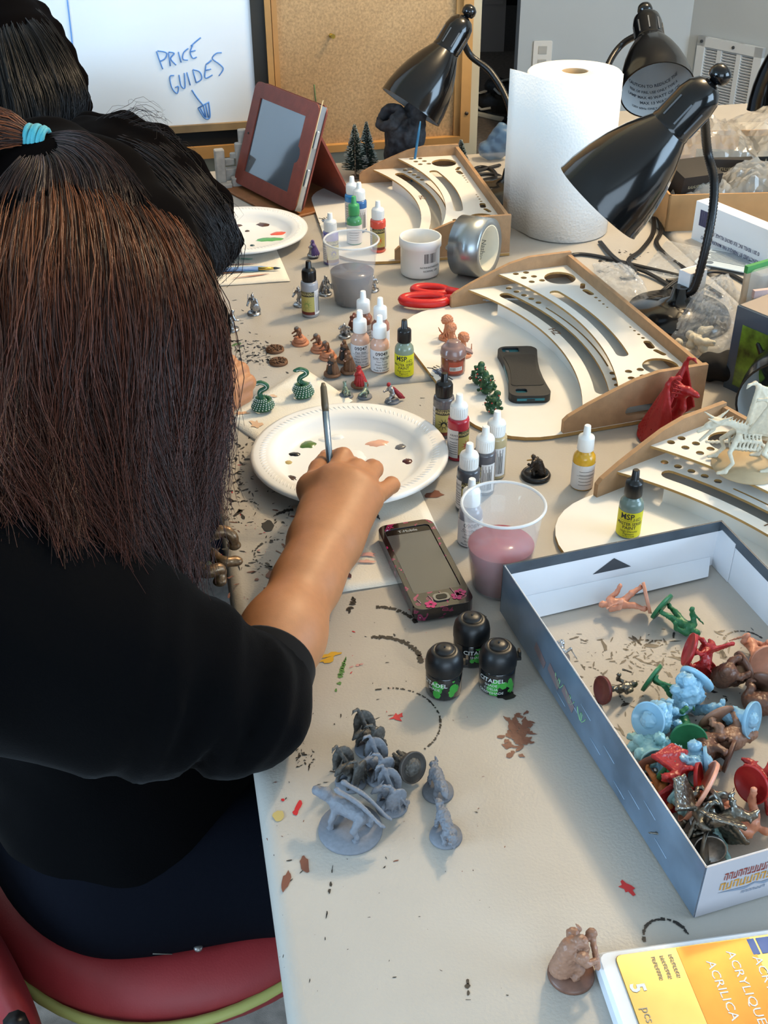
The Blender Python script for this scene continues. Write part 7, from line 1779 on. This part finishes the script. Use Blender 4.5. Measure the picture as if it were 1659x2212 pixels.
# ---- bronze hydra miniature in the painter's other hand
s = SDF(.0011); hb = V3(T(412, 1208, .83))
for pts in (((415, 1200, 0.830), (440, 1165, 0.845), (462, 1150, 0.855), (488, 1148, 0.855), (503, 1160, 0.850), (506, 1178, 0.840)), ((420, 1210, 0.830), (445, 1195, 0.835), (460, 1200, 0.840), (475, 1212, 0.840), (490, 1214, 0.840), (510, 1212, 0.838)), ((410, 1215, 0.830), (420, 1210, 0.845), (428, 1228, 0.845), (450, 1236, 0.845), (472, 1228, 0.845), (478, 1238, 0.840), (475, 1256, 0.835))):
    P = [V3(T(*q)) for q in pts]; P = [np.array(v) for v in spline([Vector(v) for v in P], 5)]; s.chain(P, np.linspace(.0062, .0034, len(P)), .002)
    s.ell(P[-1], (.0062, .0052, .0042), k=.002)
s.ell(hb, (.014, .012, .012), k=.004)
e = empty('hydra_miniature', hb, 0, 'bronze many headed serpent miniature under the painter hair at the table edge', 'miniature')
o = link('figure', s.mesh('figure', [(.0003, 900)]), mat('bronze_paint', '#6b5238', .35, .5, noise=(400, .4)), e); o.location = -Vector(hb)
# ------------------------------------------------------------------ scenery pieces and clutter
M_pine, M_frost = mat('dark_green_bristle', '#2f4038', .8), mat('frosted_bristle', '#a9b3ad', .7)
def brush_tree(px, py, h, r, lb):
    q = T(px, py); e = empty('model_tree', (q.x, q.y, TZ), 0, lb, 'model tree', 'bottle brush model trees')
    n = 900; rs = np.random.default_rng(int(px)); t = rs.random(n) ** .8; a = rs.random(n) * 6.283; rr = r * (1 - t) * (.75 + .35 * rs.random(n)) + .002
    p0 = np.stack([0 * t, 0 * t, .012 + (h - .012) * t], 1); p1 = p0 + np.stack([rr * np.cos(a), rr * np.sin(a), -.25 * rr + .012 * (1 - t)], 1)
    C = np.stack([p0, p0 * .5 + p1 * .5, p1], 1); link('bristles', strands('bristles', C, .0006), M_pine, e)
    sel = rs.random(n) < .45; C2 = np.stack([p0 * .15 + p1 * .85, p1, p0 * -.12 + p1 * 1.12], 1)[sel]; link('frost', strands('frost', C2, .0008), M_frost, e)
    MB().lathe([(.010, 0), (.010, .004), (.002, .005), (.0015, h)], 10).build('wire_trunk', mat('grey_wire', '#6a6258', .6), e)
brush_tree(768, 384, .100, .024, 'frosted dark green model tree, left of the pair by the cork board')
brush_tree(793, 381, .102, .021, 'frosted dark green model tree, right of the pair by the cork board')
brush_tree(994, 372, .062, .014, 'small frosted model tree behind the far tray')
q = T(874, 371); e = empty('model_stump', (q.x, q.y, TZ), 0, 'dark rocky hollow tree stump scenery piece by the cork board', 'scenery')
s = SDF(.003); s.cap((0, 0, .01), (0, 0, .06), .034, .028, .02).cap((-.005, 0, .06), (-.02, -.005, .095), .028, .024, .02).cap((.015, 0, .07), (.025, .005, .12), .022, .018, .02)
s.ell((-.032, -.012, .102), (.022, .02, .02), neg=True).torus((-.028, -.010, .105), .022, .008, (.5, -.6, 0), .01)
for k in range(14): a = k * .9; s.cap((.034 * math.cos(a), .034 * math.sin(a), .0), (.024 * math.cos(a + .5), .024 * math.sin(a + .5), .09), .008, .005, .008)
link('stump', s.mesh('stump', [(.004, 90), (.002, 210)]), mat('black_rock_paint', '#3a3c42', .7, noise=(120, .4), color2='#1a1b1f'), e)
M_ston = mat('white_stone_paint', '#b9b3ab', .8, noise=(80, .2))
q = T(500, 402); e = empty('model_ruin', (q.x, q.y, TZ), .3, 'small pale stone ruin scenery piece left of the tablet', 'scenery')
for (x, y, z, w, d, h) in ((-.018, 0, .035, .018, .016, .07), (.012, .01, .02, .05, .014, .022), (.022, .012, .052, .016, .014, .045), (.030, .014, .085, .016, .014, .026), (.002, .012, .042, .018, .010, .012), (.010, -.012, .010, .022, .016, .02), (-.012, -.018, .006, .02, .014, .012), (.010, .014, .052, .012, .010, .010)):
    MB().rbox((x, y, z), (w, d, h), .003).build('stone_block', M_ston, e)
# blue brush standing in a hole of the far tray, brush lying on the stained towel
M_bl = mat('blue_brush_handle', '#2f6f9a', .35)
b0, b1 = T(889, 392, TZ + .006), T(908, 262, TZ + .115); d_ = (b1 - b0).normalized(); L0 = (b1 - b0).length
e = empty('paintbrush', b0, 0, 'thin blue paintbrush standing in a hole of the far tray', 'paintbrush'); M = frame_to((0, 0, 0), d_)
MB().lathe([(.0016, 0), (.0024, .02), (.0024, L0 * .8), (.0012, L0)], 10, M=M).build('handle', M_bl, e); MB().lathe([(.0015, -.004), (.0017, .012)], 10, M=M).build('ferrule', mat('steel'), e)
b0, b1 = T(455, 584, TZ + .006), T(606, 579, TZ + .006); d_ = (b1 - b0).normalized(); L0 = (b1 - b0).length
e = empty('paintbrush', b0, 0, 'pale blue paintbrush lying on the stained paper towel', 'paintbrush'); M = frame_to((0, 0, 0), d_)
MB().lathe([(.002, 0), (.0032, .03), (.0034, L0 * .68)], 10, M=M).build('handle', mat('pale_blue_handle', '#6f8fc0', .35), e)
MB().lathe([(.0028, L0 * .68), (.0020, L0 * .90)], 10, M=M).build('ferrule', mat('brass'), e); MB().lathe([(.0020, L0 * .90), (.0022, L0 * .93), (.0004, L0)], 10, M=M).build('bristles', mat('slate_bristle', '#3c4450', .8), e)

# power cords of the lamps
M_cord = mat('black_cord_rubber', '#131315', .4)
def cord(pts, lb, r=.0031):
    P = [T(x, y, TZ + .0034 + (z[0] if z else 0)) for x, y, *z in pts]; o0 = P[0]
    e = empty('power_cord', (o0.x, o0.y, TZ), 0, lb, 'cord', 'black lamp cords'); P = [p - Vector((o0.x, o0.y, TZ)) for p in spline(P, 10)]
    u = [(Vector((-(P[min(i + 1, len(P) - 1)] - P[max(i - 1, 0)]).y, (P[min(i + 1, len(P) - 1)] - P[max(i - 1, 0)]).x, 0)).normalized() * .0016) for i in range(len(P))]
    MB().tube([p + w for p, w in zip(P, u)], r * .72, 8).build('conductor', M_cord, e); MB().tube([p - w for p, w in zip(P, u)], r * .72, 8).build('conductor', M_cord, e)
cord([(1224, 562), (1243, 549), (1290, 553), (1370, 572), (1430, 586), (1487, 600)], 'black power cord starting at the corner of the middle tray')
cord([(1296, 522), (1322, 552, .002), (1352, 572, .004), (1400, 590, .002), (1452, 620), (1500, 650)], 'black power cord coming from under the paper towel roll')
cord([(1412, 470), (1410, 505), (1385, 540), (1358, 562, .003), (1372, 586, .006), (1366, 598), (1340, 600)], 'black power cord hanging down beside the near lamp shade, left of two')
cord([(1420, 462), (1428, 498), (1418, 524), (1440, 552), (1488, 588, .004), (1482, 602), (1440, 606)], 'black power cord hanging down beside the near lamp shade, right of two')
cord([(1398, 652), (1432, 628), (1470, 602, .004), (1530, 587), (1575, 592), (1610, 610)], 'black power cord curving to the right edge')
cord([(1430, 684), (1442, 645), (1466, 620, .004), (1500, 606, .006), (1560, 640)], 'black power cord leaving the near lamp base')
cord([(1392, 662), (1420, 652), (1450, 668), (1475, 690), (1530, 700)], 'black power cord looping behind the middle tray')
cord([(1014, 372), (1036, 360), (1062, 366), (1072, 384), (1045, 392), (1020, 384), (1030, 370), (1080, 356)], 'black power cord coiled behind the far tray')
cord([(1008, 388), (1040, 376), (1075, 378), (1092, 392)], 'black power cord beside the coiled one behind the far tray')

# crumpled clear film
M_film = mat('clear_film', '#e8ecee', .07, alpha=.26, spec=1., coat=.8, bump=(70, 1.))
for n_ in M_film.node_tree.nodes:
    if n_.type == 'BUMP': n_.inputs['Distance'].default_value = .012
def film(corners, z, h, lb, name='plastic_bag', seed=0, n=34, amp=.012, m=None, folds=17.):
    P = [T(c[0], c[1], z) for c in corners]; c0 = sum(P, Vector()) / 4; e = empty(name, (c0.x, c0.y, z), 0, lb, 'plastic bag', 'clear plastic bags'); rs = np.random.default_rng(seed)
    k1 = rs.normal(0, folds, (7, 2)); ph = rs.random(7) * 6.28
    for side in (0, 1):
        V = []; Fc = []
        for i in range(n + 1):
            for j in range(n + 1):
                u, v = i / n, j / n; p = (P[0] * (1 - u) + P[1] * u) * (1 - v) + (P[3] * (1 - u) + P[2] * u) * v - c0
                b = math.sin(PI * u) * math.sin(PI * v); w = sum(abs(math.sin(k1[q, 0] * u + k1[q, 1] * v + ph[q])) for q in range(7)) / 7
                V.append((p.x + .004 * (w - .6), p.y, .001 + (h * b ** .6 + amp * (w - .5) * (b ** .3) if side else .0)))
        V = [(x, y, max(zz, .0006 + .0004 * side)) for x, y, zz in V]
        for i in range(n):
            for j in range(n): Fc.append((i * (n + 1) + j, (i + 1) * (n + 1) + j, (i + 1) * (n + 1) + j + 1, i * (n + 1) + j + 1))
        link('film_sheet', to_mesh('film_sheet', V, Fc, side == 0), m or M_film, e)
    return e
film([(1430, 735), (1560, 770), (1625, 690), (1540, 610)], TZ, .055, 'shiny clear plastic bag with bone pieces behind the middle tray', seed=3, amp=.03)
film([(1290, 640), (1420, 665), (1370, 590), (1280, 570)], TZ, .022, 'crumpled clear plastic bag among the cords', seed=5, amp=.016)
film([(1385, 588), (1505, 620), (1560, 545), (1440, 520)], TZ, .006, 'flat clear plastic bag with a blue stripe under the near lamp neck', seed=8, amp=.004)
s = SDF(.0012)
for k in range(9):
    a = V3((random.uniform(-.02, .02), random.uniform(-.02, .02), .006 + .014 * random.random())); b = a + V3((random.uniform(-.025, .025), random.uniform(-.02, .02), random.uniform(-.004, .016))); s.cap(a, b, .0045, .003).ell(a, (.006, .006, .006))
q = T(1492, 755); e = empty('bone_dragon_parts', (q.x, q.y, TZ + .002), 0, 'loose bone coloured dragon pieces inside the shiny bag', 'model part')
o = link('wing_and_limb_pieces', s.mesh('wing_and_limb_pieces', [(.0006, 500)]), P_bone, e)
lo_ = min(v.co.z for v in o.data.vertices); o.location.z = -lo_

# brown carton with packed goods behind the near lamp
M_kraft = mat('kraft_carton', '#a47c50', .8, noise=(30, .1)); M_kin = mat('kraft_inside', '#8d6c48', .85)
k0 = T(1436, 500); ka = math.radians(3); e = empty('carton', (k0.x, k0.y, TZ), ka, 'brown open carton filled with packaged goods', 'carton')
KW, KD, KH = .42, .36, .062
fr_hole = [(x + .105, z + .014) for x, z in rrect(.06, .014, .006)]
XZ2 = Matrix(((1, 0, 0, 0), (0, 0, -1, 0), (0, 1, 0, 0), (0, 0, 0, 1)))
MB().prism([(0, 0), (KW, 0), (KW, KH), (0, KH)], -.0035, 0, [fr_hole], M=XZ2).build('front_wall', M_kraft, e)
MB().box((KW / 2, KD, KH / 2), (KW, .0035, KH)).build('back_wall', M_kraft, e)
for x in (.00175, KW - .00175): MB().box((x, KD / 2, KH / 2), (.0035, KD, KH)).build('side_wall', M_kraft, e)
MB().box((KW / 2, KD / 2, .002), (KW - .006, KD - .006, .003)).build('bottom', M_kin, e)
kc = lambda x, y, z: (k0.x + x * math.cos(ka) - y * math.sin(ka), k0.y + x * math.sin(ka) + y * math.cos(ka), TZ + z)
M_dbox = mat('black_game_carton', '#211d1a', .45, noise=(15, .3)); M_dlab = mat('gold_print_line', '#8f8468', .5)
def dark_box(x, y, z, w, d, h, rz, lb, tilt=0., lines=3):
    e = empty('small_dark_box', kc(x, y, z), (tilt, 0, rz), lb, 'box', 'dark boxes in the carton')
    MB().box((0, 0, h / 2), (w, d, h)).build('carton_body', M_dbox, e)
    for k in range(lines):
        mb = MB(); greek(mb, Matrix.Translation((0, -d / 2 - .0004, h * (.78 - .27 * k))) @ Matrix.Rotation(PI / 2, 4, 'X'), w * .7, .0055, 9, k); mb.build('title_print', M_dlab, e)
dark_box(.050, .075, .006, .075, .06, .085, .35, 'dark box with pale print lines standing at the left of the carton', .2)
dark_box(.135, .15, .006, .09, .06, .075, -.1, 'dark flat box with a picture lying behind the lamp neck', lines=1)
dark_box(.255, .06, .006, .15, .10, .050, .1, 'long dark brown box at the right edge of the carton', lines=1)
dark_box(.26, .21, .006, .13, .09, .075, .05, 'dark box under plastic film at the rear right of the carton', lines=1)
def film_box(x0, y0, x1, y1, z, h, lb, seed):
    P = [kc(x0, y0, 0), kc(x1, y0, 0), kc(x1, y1, 0), kc(x0, y1, 0)]; n = 22; rs = np.random.default_rng(seed); k1 = rs.normal(0, 15, (7, 2)); ph = rs.random(7) * 6.28
    c0 = Vector((sum(p[0] for p in P) / 4, sum(p[1] for p in P) / 4, TZ + z)); e = empty('plastic_bag', c0, 0, lb, 'plastic bag', 'clear plastic bags'); V = []; Fc = []
    for i in range(n + 1):
        for j in range(n + 1):
            u, v = i / n, j / n; p = (Vector(P[0]) * (1 - u) + Vector(P[1]) * u) * (1 - v) + (Vector(P[3]) * (1 - u) + Vector(P[2]) * u) * v
            b = math.sin(PI * u) * math.sin(PI * v); w = sum(abs(math.sin(k1[q, 0] * u + k1[q, 1] * v + ph[q])) for q in range(7)) / 7; V.append((p.x - c0.x, p.y - c0.y, h * b ** .5 + .045 * (w - .6) * b ** .3))
    for i in range(n):
        for j in range(n): Fc.append((i * (n + 1) + j, (i + 1) * (n + 1) + j, (i + 1) * (n + 1) + j + 1, i * (n + 1) + j + 1))
    link('film_sheet', to_mesh('film_sheet', V, Fc), mat('grey_film', '#b4b0a6', .1, alpha=.4, spec=1., coat=.6, bump=(70, 1.)), e)
film_box(.01, .012, .13, .10, .035, .035, 'crumpled clear bag at the front left inside the carton', 1)
film_box(.10, .012, .26, .13, .040, .045, 'crumpled clear bag at the front middle inside the carton', 2)
film_box(.03, .13, .20, .30, .070, .05, 'crumpled clear bag at the rear left inside the carton', 4)
film_box(.18, .12, .41, .33, .085, .05, 'crumpled clear bag over the rear right boxes of the carton', 6)
# upside-down white kit box
w0, w1 = T(1493, 515), T(1645, 583); wd = (w1 - w0).normalized(); e = empty('white_kit_box', (w0.x, w0.y, TZ), math.atan2(wd.y, wd.x), 'white cardboard kit box printed with upside down address text', 'box')
WL, WH = .205, .064
MB().box((WL / 2, .0125, WH / 2), (WL, .025, WH)).build('carton_body', mat('white_card_gloss', '#e4e8ec', .4), e)
MW = Matrix.Translation((.090, -.0005, .012)) @ Matrix.Rotation(PI / 2, 4, 'X') @ Matrix.Rotation(PI, 4, 'Z')
mb = MB(); add_text(mb, '© 2011 REVELL INC. ELK GROVE VILLAGE, IL 60007', .0085, MW @ Matrix.Translation((0, -.013, 0)), bold=.012, sx=.62); add_text(mb, 'MANUFACTURED BY: FABRIQUÉ PAR: MANUFACTURADO', .0085, MW @ Matrix.Translation((0, 0, 0)), bold=.012, sx=.62); mb.build('address_print', mat('print_indigo', '#4a4a6a', .6), e)
mb = MB()
for k in range(16): mb.box((.013 + .0013 * k, -.0004, .040), (random.choice((.0005, .0009)), .0006, .026))
mb.build('barcode', mat('print_indigo'), e)
# leaflet under it, small white box, blister packs, picture box, dark pouch
q = T(1590, 572); e = empty('printed_leaflet', (q.x, q.y, TZ + .004), -.55, 'pale blue printed leaflet lying under the white kit box', 'leaflet')
MB().rbox((0, 0, .001), (.115, .075, .002), .006).build('card', mat('pale_blue_card', '#b7c6d2', .4), e)
mb = MB()
for k in range(9): mb.box((-.012, .026 - .0052 * k, .0023), (.055 + .02 * random.random(), .0018, .0003))
for k in range(12): mb.box((.028 + .0018 * k, -.018, .0023), (random.choice((.0006, .0011)), .022, .0003))
mb.build('small_print', mat('print_slate', '#5d6b7a', .6), e)
MB().lathe([(.006, 0), (.006, .0004)], 14, c=(-.035, -.026, .002)).build('logo_oval', mat('print_slate'), e)
q = T(1483, 682); e = empty('small_white_box', (q.x, q.y, TZ), .55, 'small white box standing upright beside the lamp neck', 'box')
MB().box((0, 0, .035), (.032, .022, .070)).build('carton_body', mat('white_card_gloss'), e); MB().box((0, -.002, .0703), (.031, .018, .0006)).build('top_flap', mat('pink_white_card', '#dccfcb', .5), e)
M_blis = mat('clear_blister', '#e6eaea', .05, alpha=.25, spec=.9)
for k, (px, py, rz, lb) in enumerate(((1640, 705, .55, 'clear blister pack with beige card at the right edge'), (1672, 770, .25, 'clear blister pack with grey models standing near the picture box'))):
    q = T(px, py); e = empty('blister_pack', (q.x, q.y, TZ), rz, lb, 'blister pack', 'blister packs at the right edge')
    MB().rbox((0, 0, .05), (.10, .004, .10), .002).build('card_back', mat('beige_insert', '#b8a58c', .6, noise=(30, .3)), e)
    MB().rbox((0, -.014, .05), (.09, .022, .09), .006).build('clear_shell', M_blis, e); MB().box((0, -.001, .096), (.10, .006, .010)).build('green_strip' if k == 0 else 'pink_strip', mat('green_card', '#3f8a4a', .5) if k == 0 else mat('pink_card', '#c9aaa4', .5), e)
    s = SDF(.0016)
    for _ in range(9): a = V3((random.uniform(-.03, .03), -.012, random.uniform(.02, .075))); s.cap(a, a + V3((random.uniform(-.01, .01), 0, random.uniform(-.01, .01))), .005, .003)
    link('packed_models', s.mesh('packed_models'), P_grey, e)
p0, p1 = T(1562, 835), T(1700, 900); pd = (p1 - p0).normalized(); e = empty('picture_box', (p0.x, p0.y, TZ), math.atan2(pd.y, pd.x), 'dark blue game box with a green creature picture standing at the right edge', 'box')
MB().box((.09, .03, .056), (.18, .06, .112)).build('carton_body', mat('slate_blue_card', '#33475a', .35, coat=.3), e)
gm = mat('green_picture_print', '#6f9a2c', .3, noise=(45, .5), color2='#141c10', coat=.3); MB().box((.092, -.0004, .050), (.158, .0008, .082)).build('picture_panel', gm, e)
s = SDF(.002); s.ell((.08, -.001, .05), (.03, .003, .018)).cap((.06, -.001, .05), (.04, -.001, .075), .006, .003).cap((.10, -.001, .05), (.12, -.001, .07), .006, .003).cap((.07, -.001, .04), (.05, -.001, .02), .005, .003)
link('creature_print', s.mesh('creature_print'), mat('dark_creature_print', '#17170f', .4), e)
mb = MB(); greek(mb, Matrix.Translation((.09, -.0006, .101)) @ Matrix.Rotation(PI / 2, 4, 'X'), .07, .005, 14); mb.build('title_print', mat('print_silver', '#aab0b4', .4), e)
MB().box((.09, .031, .1125), (.176, .056, .001)).build('top_panel', mat('box_top_beige', '#9a8a7c', .5), e)
s = SDF(.004); s.ell((0, 0, .016), (.03, .02, .017)).ell((.02, .012, .02), (.024, .018, .018)).ell((-.02, -.006, .010), (.018, .013, .011))
q = T(1548, 822); e = empty('black_pouch', (q.x, q.y, TZ), -.6, 'crumpled black cloth pouch behind the middle tray', 'pouch'); link('pouch', s.mesh('pouch', [(.003, 120)]), mat('black_cloth', '#0e0e10', .9), e); e.location.z = TZ + .003
q = T(1064, 345); s = SDF(.004); s.ell((0, 0, .02), (.03, .02, .02)).ell((.015, 0, .04), (.022, .018, .03)); e = empty('blue_bag', (q.x, q.y, TZ), 0, 'small translucent blue bag beside the paper towel roll', 'plastic bag'); link('film', s.mesh('film', [(.004, 130)]), mat('blue_film', '#5f7f9f', .2, alpha=.6), e)
